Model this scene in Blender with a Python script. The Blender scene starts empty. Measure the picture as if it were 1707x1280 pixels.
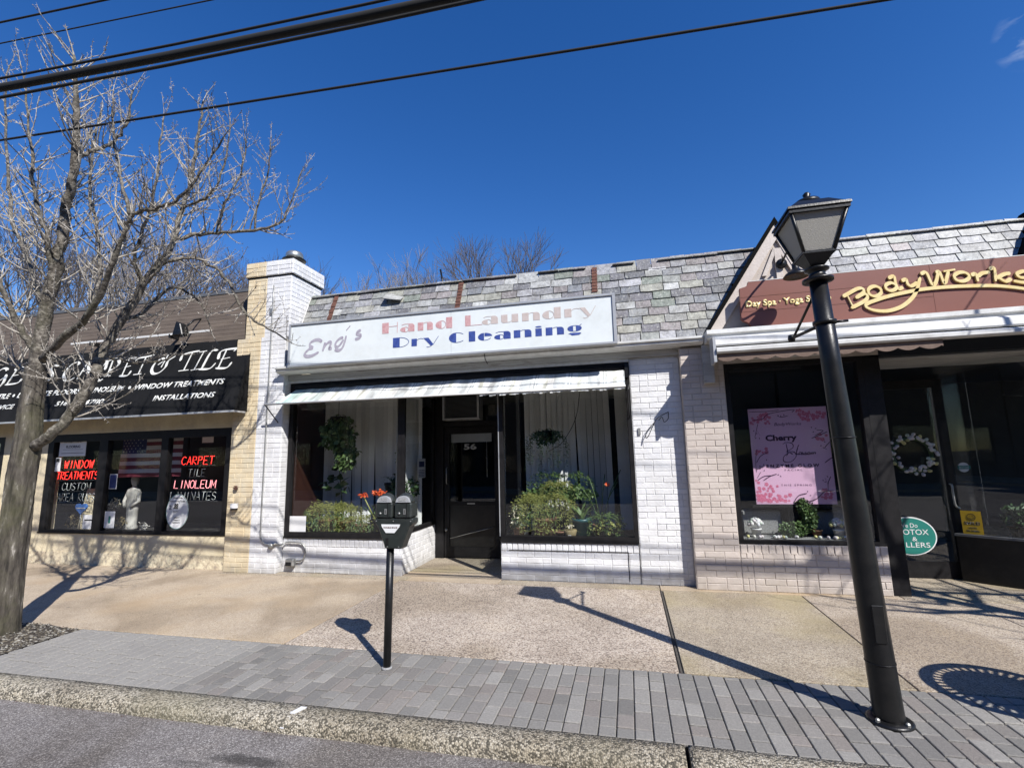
import bpy, bmesh, math, random
from mathutils import Vector, Matrix
random.seed(7)
R = math.radians
S = bpy.context.scene
C = S.collection

# ------------------------------------------------------------------ camera, sky, sun, exposure
F_PX, DIST = 805.99, 6.046
cam_d = bpy.data.cameras.new('camera')
cam_d.sensor_fit = 'HORIZONTAL'; cam_d.sensor_width = 36.0
cam_d.lens = F_PX / 1707.0 * 36.0
cam_d.clip_start = 0.05; cam_d.clip_end = 2000
cam = bpy.data.objects.new('camera', cam_d); C.objects.link(cam)
cr, cu, cf = (0.972781, 0.230648, -0.022347), (0.056522, -0.142646, 0.988159), (-0.224729, 0.962525, 0.1518)
cam.matrix_world = Matrix(((cr[0], cu[0], -cf[0], 0.0), (cr[1], cu[1], -cf[1], -DIST), (cr[2], cu[2], -cf[2], 1.475), (0, 0, 0, 1)))
S.camera = cam
SUN = Vector((0.78, -0.78, 1.0)).normalized()          # towards the sun
world = bpy.data.worlds.new('World'); S.world = world; world.use_nodes = True
wn = world.node_tree.nodes; wl = world.node_tree.links
sky = wn.new('ShaderNodeTexSky'); sky.sky_type = 'NISHITA'; sky.sun_disc = False
sky.sun_elevation = math.asin(SUN.z); sky.sun_rotation = R(135)
sky.altitude = 50; sky.air_density = 1.0; sky.dust_density = 0.05; sky.ozone_density = 3.0
wn['Background'].inputs['Strength'].default_value = 0.070
hs = wn.new('ShaderNodeHueSaturation'); hs.inputs['Saturation'].default_value = 1.33; hs.inputs['Value'].default_value = 1.42; hs.inputs['Hue'].default_value = 0.513; wl.new(sky.outputs[0], hs.inputs['Color'])
tcw = wn.new('ShaderNodeTexCoord'); cdir = Vector((0.534, 0.670, 0.515)).normalized()                 # one wisp of cloud, high on the right
dp = wn.new('ShaderNodeVectorMath'); dp.operation = 'DISTANCE'; dp.inputs[1].default_value = cdir; wl.new(tcw.outputs['Generated'], dp.inputs[0])
cm = wn.new('ShaderNodeMapRange'); cm.inputs[1].default_value = 0.048; cm.inputs[2].default_value = 0.0; cm.inputs[3].default_value = 0; cm.inputs[4].default_value = 1; wl.new(dp.outputs['Value'], cm.inputs[0])
cn = wn.new('ShaderNodeTexNoise'); cn.inputs['Scale'].default_value = 30; cn.inputs['Detail'].default_value = 9; cn.inputs['Distortion'].default_value = 0.15
cmp_ = wn.new('ShaderNodeMapping'); cmp_.inputs['Rotation'].default_value = (0.3, 0.4, 0.5); cmp_.inputs['Scale'].default_value = (0.6, 1.2, 2.2); wl.new(tcw.outputs['Generated'], cmp_.inputs[0]); wl.new(cmp_.outputs[0], cn.inputs[0])
crp = wn.new('ShaderNodeMapRange'); crp.inputs[1].default_value = 0.44; crp.inputs[2].default_value = 0.80; wl.new(cn.outputs[0], crp.inputs[0])
cml = wn.new('ShaderNodeMath'); cml.operation = 'MULTIPLY'; wl.new(cm.outputs[0], cml.inputs[0]); wl.new(crp.outputs[0], cml.inputs[1])
cmx = wn.new('ShaderNodeMix'); cmx.data_type = 'RGBA'; wl.new(cml.outputs[0], cmx.inputs[0]); wl.new(hs.outputs[0], cmx.inputs[6]); cmx.inputs[7].default_value = (7.5, 8.5, 10.0, 1)
wl.new(cmx.outputs[2], wn['Background'].inputs['Color'])
sd = bpy.data.lights.new('sun', 'SUN'); sd.energy = 4.8; sd.angle = R(0.5); sd.color = (1.0, 0.965, 0.92)
sun = bpy.data.objects.new('sun', sd); C.objects.link(sun)
sun.rotation_euler = SUN.to_track_quat('Z', 'Y').to_euler(); sun.location = (8, -12, 14)
S.view_settings.view_transform = 'Standard'; S.view_settings.look = 'None'
S.view_settings.exposure = 0.64; S.view_settings.gamma = 1.0; S.view_settings.use_curve_mapping = False
S.cycles.max_bounces = 8; S.cycles.transparent_max_bounces = 16; S.cycles.caustics_reflective = False; S.cycles.caustics_refractive = False

# ------------------------------------------------------------------ materials
def _nt(name):
    m = bpy.data.materials.new(name); m.use_nodes = True
    n = m.node_tree.nodes; l = m.node_tree.links
    return m, n, l, n['Principled BSDF']
def ramp(n, stops, mode='LINEAR'):
    r = n.new('ShaderNodeValToRGB'); cr_ = r.color_ramp; cr_.interpolation = mode
    while len(cr_.elements) < len(stops): cr_.elements.new(0.5)
    for e, (p, c) in zip(cr_.elements, stops): e.position = p; e.color = (c[0], c[1], c[2], 1)
    return r
def mix(n, l, a, b, fac, mode='MIX'):
    m = n.new('ShaderNodeMix'); m.data_type = 'RGBA'; m.blend_type = mode
    for sock, v in ((m.inputs[0], fac), (m.inputs[6], a), (m.inputs[7], b)):
        if hasattr(v, 'links') or isinstance(v, bpy.types.NodeSocket): l.new(v, sock)
        elif isinstance(v, (int, float)): sock.default_value = v
        else: sock.default_value = (v[0], v[1], v[2], 1)
    return m.outputs[2]
def g(v): return (v, v, v)
AG = 0.86                                       # scales every surface colour down, with exposure raised, so shadows come out deeper
def pm(name, cols, scale=8, rough=0.8, bump=0.15, bscale=60, rand=0.0, metal=0.0, detail=6, stretch=(1, 1, 1), dirt=None, dscale=1.2, spec=0.5, randcols=None, blotch=None, splash=0):
    """noise-mottled surface: cols = ramp stops; dirt = (colour, amount); rand = value spread per object; blotch = speckle (colour, scale, amount)"""
    m, n, l, b = _nt(name)
    geo = n.new('ShaderNodeNewGeometry'); oi = n.new('ShaderNodeObjectInfo')
    mp = n.new('ShaderNodeMapping'); mp.inputs['Scale'].default_value = stretch
    l.new(geo.outputs['Position'], mp.inputs['Vector'])
    nz = n.new('ShaderNodeTexNoise'); nz.inputs['Scale'].default_value = scale; nz.inputs['Detail'].default_value = detail; nz.inputs['Roughness'].default_value = 0.65
    l.new(mp.outputs[0], nz.inputs['Vector'])
    rp = ramp(n, cols); l.new(nz.outputs[0], rp.inputs[0]); col = rp.outputs[0]
    if randcols:
        rc = ramp(n, [(i / len(randcols), c) for i, c in enumerate(randcols)], 'CONSTANT'); l.new(oi.outputs['Random'], rc.inputs[0])
        col = mix(n, l, col, rc.outputs[0], 1.0, 'MULTIPLY')
    if rand:
        mr = n.new('ShaderNodeMapRange'); mr.inputs[3].default_value = 1 - rand; mr.inputs[4].default_value = 1 + rand
        ml = n.new('ShaderNodeMath'); ml.operation = 'MULTIPLY'; ml.inputs[1].default_value = 7.31
        fr = n.new('ShaderNodeMath'); fr.operation = 'FRACT'
        l.new(oi.outputs['Random'], ml.inputs[0]); l.new(ml.outputs[0], fr.inputs[0]); l.new(fr.outputs[0], mr.inputs[0])
        vm = n.new('ShaderNodeVectorMath'); vm.operation = 'SCALE'; l.new(col, vm.inputs[0]); l.new(mr.outputs[0], vm.inputs['Scale']); col = vm.outputs[0]
    if blotch:
        v = n.new('ShaderNodeTexNoise'); v.inputs['Scale'].default_value = blotch[1]; v.inputs['Detail'].default_value = 2
        l.new(geo.outputs['Position'], v.inputs['Vector'])
        r3 = ramp(n, [(0.5 + 0.12 - blotch[2] * 0.2, g(0)), (0.5 + 0.2 - blotch[2] * 0.2, g(1))]); l.new(v.outputs[0], r3.inputs[0])
        col = mix(n, l, col, blotch[0], r3.outputs[0])
    if dirt:
        d = n.new('ShaderNodeTexNoise'); d.inputs['Scale'].default_value = dscale; d.inputs['Detail'].default_value = 8; d.inputs['Roughness'].default_value = 0.7
        l.new(geo.outputs['Position'], d.inputs['Vector'])
        r2 = ramp(n, [(0.46, g(0)), (0.72, g(dirt[1]))]); l.new(d.outputs[0], r2.inputs[0])
        col = mix(n, l, col, dirt[0], r2.outputs[0])
    if splash:                                   # mud splashed up from the pavement on the lowest courses
        sx3 = n.new('ShaderNodeSeparateXYZ'); l.new(geo.outputs['Position'], sx3.inputs[0])
        sn3 = n.new('ShaderNodeTexNoise'); sn3.inputs['Scale'].default_value = 9; sn3.inputs['Detail'].default_value = 7; l.new(geo.outputs['Position'], sn3.inputs[0])
        a3 = n.new('ShaderNodeMath'); a3.operation = 'MULTIPLY_ADD'; a3.inputs[1].default_value = -0.32; l.new(sn3.outputs[0], a3.inputs[0]); l.new(sx3.outputs[2], a3.inputs[2])
        m3 = n.new('ShaderNodeMapRange'); m3.inputs[1].default_value = 0.02; m3.inputs[2].default_value = -0.16; m3.inputs[4].default_value = splash; l.new(a3.outputs[0], m3.inputs[0])
        col = mix(n, l, col, (0.26, 0.235, 0.19), m3.outputs[0])
    ag = n.new('ShaderNodeVectorMath'); ag.operation = 'SCALE'; ag.inputs['Scale'].default_value = AG; l.new(col, ag.inputs[0]); l.new(ag.outputs[0], b.inputs['Base Color'])
    b.inputs['Roughness'].default_value = rough; b.inputs['Metallic'].default_value = metal; b.inputs['Specular IOR Level'].default_value = spec
    if bump:
        bn = n.new('ShaderNodeTexNoise'); bn.inputs['Scale'].default_value = bscale; bn.inputs['Detail'].default_value = 5
        l.new(mp.outputs[0], bn.inputs['Vector'])
        bp = n.new('ShaderNodeBump'); bp.inputs['Strength'].default_value = bump; bp.inputs['Distance'].default_value = 0.01
        l.new(bn.outputs[0], bp.inputs['Height']); l.new(bp.outputs[0], b.inputs['Normal'])
    return m
def aggregate(name, base, dark, light, scale, amount, bump=0.5, tint=None, rough=0.9, stain=None, dscale=1.0, spots=()):
    """exposed pebbles set in cement"""
    m, n, l, b = _nt(name)
    geo = n.new('ShaderNodeNewGeometry')
    v = n.new('ShaderNodeTexVoronoi'); v.inputs['Scale'].default_value = scale; l.new(geo.outputs['Position'], v.inputs['Vector'])
    sp = n.new('ShaderNodeSeparateColor'); l.new(v.outputs['Color'], sp.inputs[0])
    rp = ramp(n, [(0.0, dark), (amount, dark), (amount + 0.12, base), (0.72, base), (0.86, light), (1.0, light)]); l.new(sp.outputs[0], rp.inputs[0])
    gap = ramp(n, [(0.35, g(1)), (0.75, (dark[0] * 1.5, dark[1] * 1.4, dark[2] * 1.4))]); l.new(v.outputs['Distance'], gap.inputs[0])
    col = mix(n, l, rp.outputs[0], gap.outputs[0], 0.55, 'MULTIPLY')
    big = n.new('ShaderNodeTexNoise'); big.inputs['Scale'].default_value = dscale; big.inputs['Detail'].default_value = 9; big.inputs['Roughness'].default_value = 0.7
    l.new(geo.outputs['Position'], big.inputs['Vector'])
    br = ramp(n, [(0.3, (0.72, 0.70, 0.68)), (0.5, (1, 1, 1)), (0.72, (1.12, 1.1, 1.04))]); l.new(big.outputs[0], br.inputs[0])
    col = mix(n, l, col, br.outputs[0], 1.0, 'MULTIPLY')
    gm = n.new('ShaderNodeTexVoronoi'); gm.inputs['Scale'].default_value = 2.1; l.new(geo.outputs['Position'], gm.inputs['Vector'])   # trodden gum and drips
    gr_ = n.new('ShaderNodeMapRange'); gr_.inputs[1].default_value = 0.055; gr_.inputs[2].default_value = 0.035; gr_.inputs[4].default_value = 0.55; l.new(gm.outputs['Distance'], gr_.inputs[0]); col = mix(n, l, col, (0.09, 0.08, 0.07), gr_.outputs[0])
    st2 = n.new('ShaderNodeTexNoise'); st2.inputs['Scale'].default_value = 0.55; st2.inputs['Detail'].default_value = 10; st2.inputs['Distortion'].default_value = 1.2; l.new(geo.outputs['Position'], st2.inputs['Vector'])
    s2r = ramp(n, [(0.40, (0.70, 0.67, 0.62)), (0.52, (1, 1, 1))]); l.new(st2.outputs[0], s2r.inputs[0]); col = mix(n, l, col, s2r.outputs[0], 0.8, 'MULTIPLY')
    if stain:
        sn = n.new('ShaderNodeTexNoise'); sn.inputs['Scale'].default_value = 0.9; sn.inputs['Detail'].default_value = 5; l.new(geo.outputs['Position'], sn.inputs['Vector'])
        sr = ramp(n, [(0.5, g(0)), (0.68, g(0.55))]); l.new(sn.outputs[0], sr.inputs[0]); col = mix(n, l, col, stain, sr.outputs[0])
    for sx_, sy_, rx, ry, c in spots:            # oil spots and a paint splash at fixed places
        mp = n.new('ShaderNodeMapping'); mp.vector_type = 'POINT'; mp.inputs['Location'].default_value = (-sx_ / rx, -sy_ / ry, 0); mp.inputs['Scale'].default_value = (1 / rx, 1 / ry, 0)
        wn_ = n.new('ShaderNodeTexNoise'); wn_.inputs['Scale'].default_value = 11; wn_.inputs['Detail'].default_value = 6; l.new(geo.outputs['Position'], wn_.inputs['Vector'])
        l.new(geo.outputs['Position'], mp.inputs[0]); ln_ = n.new('ShaderNodeVectorMath'); ln_.operation = 'LENGTH'; l.new(mp.outputs[0], ln_.inputs[0])
        ad = n.new('ShaderNodeMath'); ad.operation = 'MULTIPLY_ADD'; ad.inputs[1].default_value = 1.6; l.new(wn_.outputs[0], ad.inputs[0]); l.new(ln_.outputs['Value'], ad.inputs[2])
        sm2_ = n.new('ShaderNodeMapRange'); sm2_.inputs[1].default_value = 2.0; sm2_.inputs[2].default_value = 1.35; l.new(ad.outputs[0], sm2_.inputs[0])
        col = mix(n, l, col, mix(n, l, col, c, 1.0, 'MULTIPLY'), sm2_.outputs[0])
    ag = n.new('ShaderNodeVectorMath'); ag.operation = 'SCALE'; ag.inputs['Scale'].default_value = AG; l.new(col, ag.inputs[0]); l.new(ag.outputs[0], b.inputs['Base Color']); b.inputs['Roughness'].default_value = rough
    bp = n.new('ShaderNodeBump'); bp.inputs['Strength'].default_value = bump; bp.inputs['Distance'].default_value = 0.006; bp.invert = True
    l.new(v.outputs['Distance'], bp.inputs['Height']); l.new(bp.outputs[0], b.inputs['Normal'])
    return m
def emit(name, col, strength):
    m, n, l, b = _nt(name)
    b.inputs['Base Color'].default_value = (*col, 1); b.inputs['Emission Color'].default_value = (*col, 1); b.inputs['Emission Strength'].default_value = strength
    return m
def glass(name, tint=(0.97, 0.98, 0.975), ior=1.5):
    m, n, l, b = _nt(name); n.remove(b); out = n['Material Output']
    fr = n.new('ShaderNodeFresnel'); gg = n.new('ShaderNodeNewGeometry')
    io = n.new('ShaderNodeMapRange'); io.inputs[3].default_value = ior; io.inputs[4].default_value = 1 / ior; l.new(gg.outputs['Backfacing'], io.inputs[0]); l.new(io.outputs[0], fr.inputs[0])
    tr = n.new('ShaderNodeBsdfTransparent'); tr.inputs[0].default_value = (*tint, 1)
    gl = n.new('ShaderNodeBsdfGlossy'); gl.inputs['Roughness'].default_value = 0.01; gl.inputs[0].default_value = (1, 1, 1, 1)
    mx = n.new('ShaderNodeMixShader'); l.new(fr.outputs[0], mx.inputs[0]); l.new(tr.outputs[0], mx.inputs[1]); l.new(gl.outputs[0], mx.inputs[2]); l.new(mx.outputs[0], out.inputs[0])
    return m
M = {}
M['tar'] = pm('matt black roof edge', [(0.3, g(0.006)), (0.7, g(0.012))], 9, 1.0, 0.2, 40, spec=0.05)
M['white_brick'] = pm('white painted brick', [(0.3, (0.70, 0.70, 0.71)), (0.6, (0.82, 0.82, 0.82))], 5, 0.62, 0.35, 45, rand=0.05, dirt=((0.50, 0.48, 0.45), 0.5), dscale=2.2, splash=0.5)
M['white_mortar'] = pm('painted mortar', [(0.3, (0.70, 0.70, 0.70)), (0.7, (0.80, 0.80, 0.79))], 9, 0.8, 0.5, 70, dirt=((0.25, 0.23, 0.2), 0.5), dscale=4)
M['yellow_brick'] = pm('yellow painted brick', [(0.3, (0.66, 0.52, 0.32)), (0.7, (0.76, 0.66, 0.46))], 6, 0.65, 0.35, 45, rand=0.06, dirt=((0.60, 0.55, 0.44), 0.7), dscale=2.4, splash=0.5)
M['yellow_mortar'] = pm('yellow painted mortar', [(0.3, (0.58, 0.46, 0.28)), (0.7, (0.70, 0.58, 0.38))], 8, 0.8, 0.5, 60)
M['beige_brick'] = pm('beige painted brick', [(0.3, (0.53, 0.46, 0.41)), (0.7, (0.64, 0.57, 0.51))], 5, 0.6, 0.3, 45, rand=0.06, dirt=((0.45, 0.39, 0.33), 0.45), dscale=2.2, splash=0.35)
M['beige_mortar'] = pm('beige painted mortar', [(0.3, (0.46, 0.40, 0.35)), (0.7, (0.58, 0.51, 0.45))], 9, 0.8, 0.4, 60)
M['stucco'] = pm('cream stucco', [(0.3, (0.66, 0.56, 0.36)), (0.7, (0.78, 0.69, 0.49))], 3, 0.9, 0.6, 40, dirt=((0.40, 0.33, 0.26), 0.75), dscale=2.6)
M['stucco_base'] = pm('flaking stucco', [(0.35, (0.34, 0.29, 0.24)), (0.46, (0.62, 0.54, 0.38)), (0.6, (0.76, 0.68, 0.49))], 14, 0.95, 1.0, 35, dirt=((0.50, 0.38, 0.26), 0.5), dscale=3)
M['white_paint'] = pm('weathered white paint', [(0.3, (0.62, 0.62, 0.60)), (0.7, (0.78, 0.78, 0.76))], 4, 0.5, 0.15, 30, dirt=((0.30, 0.27, 0.23), 0.45), dscale=5, stretch=(0.3, 1, 1))
M['old_trim'] = pm('peeling grey trim', [(0.3, (0.34, 0.34, 0.33)), (0.55, (0.50, 0.50, 0.49)), (0.72, (0.2, 0.17, 0.14))], 7, 0.8, 0.4, 40, stretch=(0.25, 1, 1.5))
M['alu'] = pm('grey aluminium', [(0.3, (0.42, 0.43, 0.44)), (0.7, (0.55, 0.56, 0.57))], 3, 0.4, 0.05, 20, metal=0.35)
M['alu_dark'] = pm('dark aluminium', [(0.3, (0.12, 0.125, 0.13)), (0.7, (0.18, 0.185, 0.19))], 3, 0.5, 0.05, 20, metal=0.3)
M['black_frame'] = pm('black frame paint', [(0.3, (0.008, 0.0075, 0.008)), (0.7, (0.018, 0.017, 0.018))], 12, 0.55, 0.08, 50, spec=0.2)
M['black_metal'] = pm('black gloss metal', [(0.3, (0.005, 0.0055, 0.006)), (0.7, (0.011, 0.011, 0.012))], 10, 0.36, 0.10, 90, spec=0.35, dirt=((0.028, 0.026, 0.023), 0.4), dscale=9)
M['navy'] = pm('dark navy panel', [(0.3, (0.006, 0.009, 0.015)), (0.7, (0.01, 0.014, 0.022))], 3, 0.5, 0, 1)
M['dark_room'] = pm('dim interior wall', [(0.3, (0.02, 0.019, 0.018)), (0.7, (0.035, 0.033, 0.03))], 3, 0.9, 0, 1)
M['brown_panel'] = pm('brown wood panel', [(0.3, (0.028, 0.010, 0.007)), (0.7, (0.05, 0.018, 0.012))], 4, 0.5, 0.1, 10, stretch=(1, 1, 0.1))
M['sign_white'] = pm('milky sign face', [(0.3, (0.72, 0.77, 0.77)), (0.7, (0.79, 0.83, 0.83))], 1.2, 0.28, 0, 1, dirt=((0.60, 0.62, 0.58), 0.5), dscale=3)
def letter(name, c1, c2): return pm(name, [(0.35, c1), (0.62, c2)], 30, 0.5, 0, 1, detail=3)
M['red_faded'] = letter('faded red print', (0.54, 0.27, 0.28), (0.62, 0.40, 0.40))
M['tan_faded'] = letter('faded tan print', (0.52, 0.44, 0.40), (0.58, 0.50, 0.47))
M['blue_print'] = letter('blue print', (0.03, 0.055, 0.24), (0.05, 0.09, 0.33))
M['mauve_print'] = letter('faded mauve print', (0.34, 0.31, 0.38), (0.44, 0.41, 0.47))
M['awn_black'] = pm('black awning canvas', [(0.3, (0.005, 0.0055, 0.006)), (0.7, (0.012, 0.012, 0.013))], 5, 0.9, 0.5, 7, stretch=(1, 1, 0.4), spec=0.2)
M['print_white'] = pm('white print', [(0.3, (0.66, 0.66, 0.60)), (0.6, (0.78, 0.78, 0.73))], 20, 0.6, 0, 1)
M['brown_sign'] = pm('brown sign board', [(0.3, (0.19, 0.065, 0.045)), (0.7, (0.23, 0.085, 0.060))], 1.0, 0.42, 0.03, 20)
M['gold'] = pm('gold leaf letters', [(0.3, (0.80, 0.60, 0.24)), (0.7, (0.90, 0.76, 0.40))], 12, 0.35, 0.03, 30, metal=0.2)
M['rust'] = pm('rusty metal strip', [(0.3, (0.07, 0.025, 0.018)), (0.7, (0.16, 0.07, 0.045))], 14, 0.9, 0.5, 50)
M['lap'] = pm('brown shingle boards', [(0.3, (0.085, 0.064, 0.05)), (0.7, (0.14, 0.11, 0.085))], 6, 0.85, 0.4, 30, rand=0.1, stretch=(0.4, 1, 2))
M['slate'] = pm('slates', [(0.3, g(0.6)), (0.5, g(1.0)), (0.72, g(1.35))], 16, 0.6, 1.0, 30, rand=0.14, spec=0.5, detail=9, dirt=((0.10, 0.09, 0.075), 0.65), dscale=5, blotch=((0.36, 0.365, 0.33), 38, 0.12),
    randcols=[(0.14, 0.145, 0.155), (0.25, 0.255, 0.25), (0.36, 0.36, 0.305), (0.17, 0.165, 0.18), (0.42, 0.425, 0.41), (0.20, 0.225, 0.19), (0.30, 0.30, 0.31), (0.19, 0.20, 0.215), (0.34, 0.335, 0.29), (0.23, 0.235, 0.24), (0.32, 0.32, 0.30), (0.15, 0.15, 0.16), (0.27, 0.245, 0.24), (0.27, 0.28, 0.26), (0.36, 0.36, 0.37)])
M['slate_pale'] = pm('pale slates', [(0.3, g(0.68)), (0.5, g(1.0)), (0.72, g(1.25))], 16, 0.6, 1.0, 30, rand=0.1, detail=9, dirt=((0.16, 0.15, 0.13), 0.6), dscale=5, blotch=((0.50, 0.50, 0.47), 38, 0.12),
    randcols=[(0.30, 0.31, 0.32), (0.44, 0.45, 0.41), (0.26, 0.265, 0.28), (0.43, 0.43, 0.43), (0.38, 0.39, 0.38), (0.40, 0.40, 0.39), (0.36, 0.36, 0.375), (0.46, 0.46, 0.44), (0.30, 0.305, 0.31), (0.40, 0.36, 0.345)])
M['asphalt'] = aggregate('asphalt', (0.235, 0.215, 0.205), (0.15, 0.138, 0.13), (0.40, 0.38, 0.36), 150, 0.22, 0.5, dscale=1.4, spots=[(-2.05, -3.62, 0.24, 0.045, g(0.35)), (-1.78, -3.72, 0.09, 0.02, g(0.45)), (-2.35, -3.70, 0.16, 0.03, g(0.7)), (-0.89, -3.66, 0.05, 0.025, (3.2, 3.2, 3.2))])
M['slab_warm'] = aggregate('warm fine concrete', (0.50, 0.42, 0.315), (0.38, 0.32, 0.24), (0.58, 0.50, 0.395), 150, 0.14, 0.3, stain=(0.48, 0.35, 0.21))
M['slab_pebble'] = aggregate('pebble concrete', (0.56, 0.485, 0.40), (0.27, 0.225, 0.185), (0.64, 0.57, 0.48), 95, 0.22, 0.35)
M['slab_grey'] = aggregate('grey tan concrete', (0.44, 0.38, 0.29), (0.26, 0.22, 0.175), (0.55, 0.49, 0.39), 120, 0.16, 0.35, stain=(0.36, 0.30, 0.15))
M['slab_speck'] = aggregate('speckled concrete', (0.50, 0.43, 0.335), (0.27, 0.225, 0.19), (0.58, 0.51, 0.42), 120, 0.15, 0.35)
M['kerb'] = aggregate('coarse kerb concrete', (0.44, 0.395, 0.31), (0.12, 0.11, 0.085), (0.60, 0.555, 0.46), 105, 0.30, 0.9, stain=(0.22, 0.20, 0.13), dscale=3)
M['joint'] = pm('joint sand', [(0.3, (0.05, 0.044, 0.037)), (0.7, (0.10, 0.09, 0.075))], 30, 0.95, 0.4, 80)
M['paver'] = pm('concrete pavers', [(0.3, (0.84, 0.82, 0.78)), (0.55, (1.05, 1.02, 0.97)), (0.75, (1.32, 1.29, 1.23))], 70, 0.9, 0.6, 160, rand=0.15, spec=0.25, dirt=((0.20, 0.19, 0.18), 0.4), dscale=2.2,
    randcols=[(0.235, 0.232, 0.225), (0.25, 0.246, 0.238), (0.205, 0.202, 0.197), (0.265, 0.26, 0.25), (0.24, 0.232, 0.224), (0.25, 0.232, 0.22), (0.225, 0.223, 0.216), (0.275, 0.27, 0.26), (0.238, 0.228, 0.218)])
M['soil'] = aggregate('mulch and gravel', (0.17, 0.145, 0.10), (0.05, 0.04, 0.03), (0.40, 0.38, 0.33), 55, 0.45, 1.0, dscale=3)
M['steel'] = pm('galvanised steel', [(0.3, (0.30, 0.30, 0.29)), (0.7, (0.42, 0.42, 0.40))], 20, 0.45, 0.1, 60, metal=0.6)
M['zinc'] = pm('dull sheet metal', [(0.3, (0.40, 0.40, 0.37)), (0.7, (0.55, 0.55, 0.51))], 8, 0.35, 0.05, 30, metal=0.8)
M['meter'] = pm('green grey meter paint', [(0.3, (0.012, 0.016, 0.015)), (0.7, (0.024, 0.030, 0.027))], 18, 0.45, 0.2, 70, dirt=((0.05, 0.048, 0.045), 0.4), dscale=14)
M['frost'] = None
M['paper'] = pm('white paper', [(0.3, g(0.70)), (0.7, g(0.80))], 3, 0.6, 0, 1)
M['ink'] = pm('black ink', [(0.3, g(0.02)), (0.7, g(0.035))], 3, 0.6, 0, 1)
M['blind'] = pm('blind vane', [(0.3, (0.74, 0.76, 0.76)), (0.7, (0.90, 0.91, 0.91))], 2, 0.7, 0, 1, rand=0.14)
M['leaf_dark'] = pm('dark leaves', [(0.3, (0.02, 0.05, 0.015)), (0.7, (0.05, 0.11, 0.03))], 20, 0.5, 0, 1)
M['leaf_light'] = pm('yellow green leaves', [(0.3, (0.16, 0.19, 0.04)), (0.7, (0.38, 0.39, 0.13))], 25, 0.5, 0, 1)
M['leaf_mid'] = pm('green leaves', [(0.3, (0.05, 0.11, 0.03)), (0.7, (0.14, 0.21, 0.07))], 22, 0.5, 0, 1)
M['orange_petal'] = pm('orange petals', [(0.3, (0.75, 0.06, 0.02)), (0.7, (0.85, 0.20, 0.05))], 30, 0.5, 0, 1)
M['cream_petal'] = pm('cream petals', [(0.3, (0.72, 0.66, 0.45)), (0.7, (0.80, 0.76, 0.62))], 30, 0.5, 0, 1)
M['terracotta'] = pm('terracotta', [(0.3, (0.18, 0.09, 0.05)), (0.7, (0.26, 0.14, 0.09))], 14, 0.8, 0.2, 50)
M['teal_pot'] = pm('teal plastic', [(0.3, (0.01, 0.07, 0.08)), (0.7, (0.02, 0.10, 0.11))], 5, 0.4, 0, 1)
M['wicker'] = pm('wicker', [(0.3, (0.20, 0.15, 0.07)), (0.7, (0.36, 0.30, 0.16))], 60, 0.8, 0.4, 90)
M['stone_grey'] = pm('grey textured block', [(0.35, g(0.20)), (0.5, g(0.32)), (0.7, g(0.40))], 90, 0.9, 0.8, 120)
M['egg'] = pm('painted eggs', [(0.3, g(0.85)), (0.7, g(1.0))], 10, 0.5, 0, 1, randcols=[(0.80, 0.79, 0.74), (0.74, 0.72, 0.70), (0.72, 0.68, 0.30), (0.78, 0.78, 0.80), (0.62, 0.70, 0.62), (0.76, 0.70, 0.72)])
M['pink_paper'] = pm('pink poster', [(0.3, (0.76, 0.46, 0.66)), (0.7, (0.82, 0.52, 0.72))], 1.0, 0.55, 0, 1)
M['plum_ink'] = pm('plum ink', [(0.3, (0.06, 0.02, 0.06)), (0.7, (0.09, 0.03, 0.08))], 4, 0.6, 0, 1)
M['blossom_ink'] = pm('blossom print', [(0.35, (0.55, 0.08, 0.20)), (0.6, (0.75, 0.25, 0.38))], 60, 0.6, 0, 1)
M['teal_sign'] = pm('teal oval', [(0.3, (0.01, 0.17, 0.14)), (0.7, (0.015, 0.21, 0.17))], 3, 0.5, 0, 1)
M['yellow_sign'] = pm('yellow sticker', [(0.3, (0.60, 0.38, 0.02)), (0.7, (0.70, 0.46, 0.03))], 3, 0.5, 0, 1)
M['flag_red'] = pm('flag red', [(0.3, (0.13, 0.015, 0.03)), (0.7, (0.17, 0.025, 0.045))], 4, 0.8, 0, 1)
M['flag_blue'] = pm('flag blue', [(0.3, (0.015, 0.025, 0.10)), (0.7, (0.02, 0.035, 0.14))], 4, 0.8, 0, 1)
M['flag_white'] = pm('flag white', [(0.3, (0.50, 0.50, 0.52)), (0.7, (0.60, 0.60, 0.61))], 4, 0.8, 0, 1)
M['plaster'] = pm('plaster figure', [(0.3, (0.50, 0.48, 0.44)), (0.7, (0.66, 0.64, 0.60))], 12, 0.7, 0.2, 40)
M['blue_heart'] = pm('blue foil', [(0.3, (0.03, 0.14, 0.50)), (0.7, (0.08, 0.26, 0.70))], 12, 0.25, 0, 1)
M['neon_red'] = emit('lit red neon', (1.0, 0.04, 0.03), 1.3)
M['neon_pink'] = emit('lit pink neon', (1.0, 0.35, 0.38), 1.1)
M['neon_off'] = pm('unlit neon tube', [(0.3, (0.45, 0.47, 0.46)), (0.7, (0.55, 0.57, 0.56))], 5, 0.2, 0, 1)
M['glass'] = glass('window glass')
M['bark'] = pm('ginkgo bark', [(0.36, (0.022, 0.018, 0.014)), (0.48, (0.062, 0.052, 0.041)), (0.60, (0.105, 0.092, 0.074)), (0.69, (0.36, 0.33, 0.29))], 20, 0.9, 1.0, 45, stretch=(1, 1, 0.22), detail=10, dirt=((0.11, 0.112, 0.04), 0.4), dscale=2.5)
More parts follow.
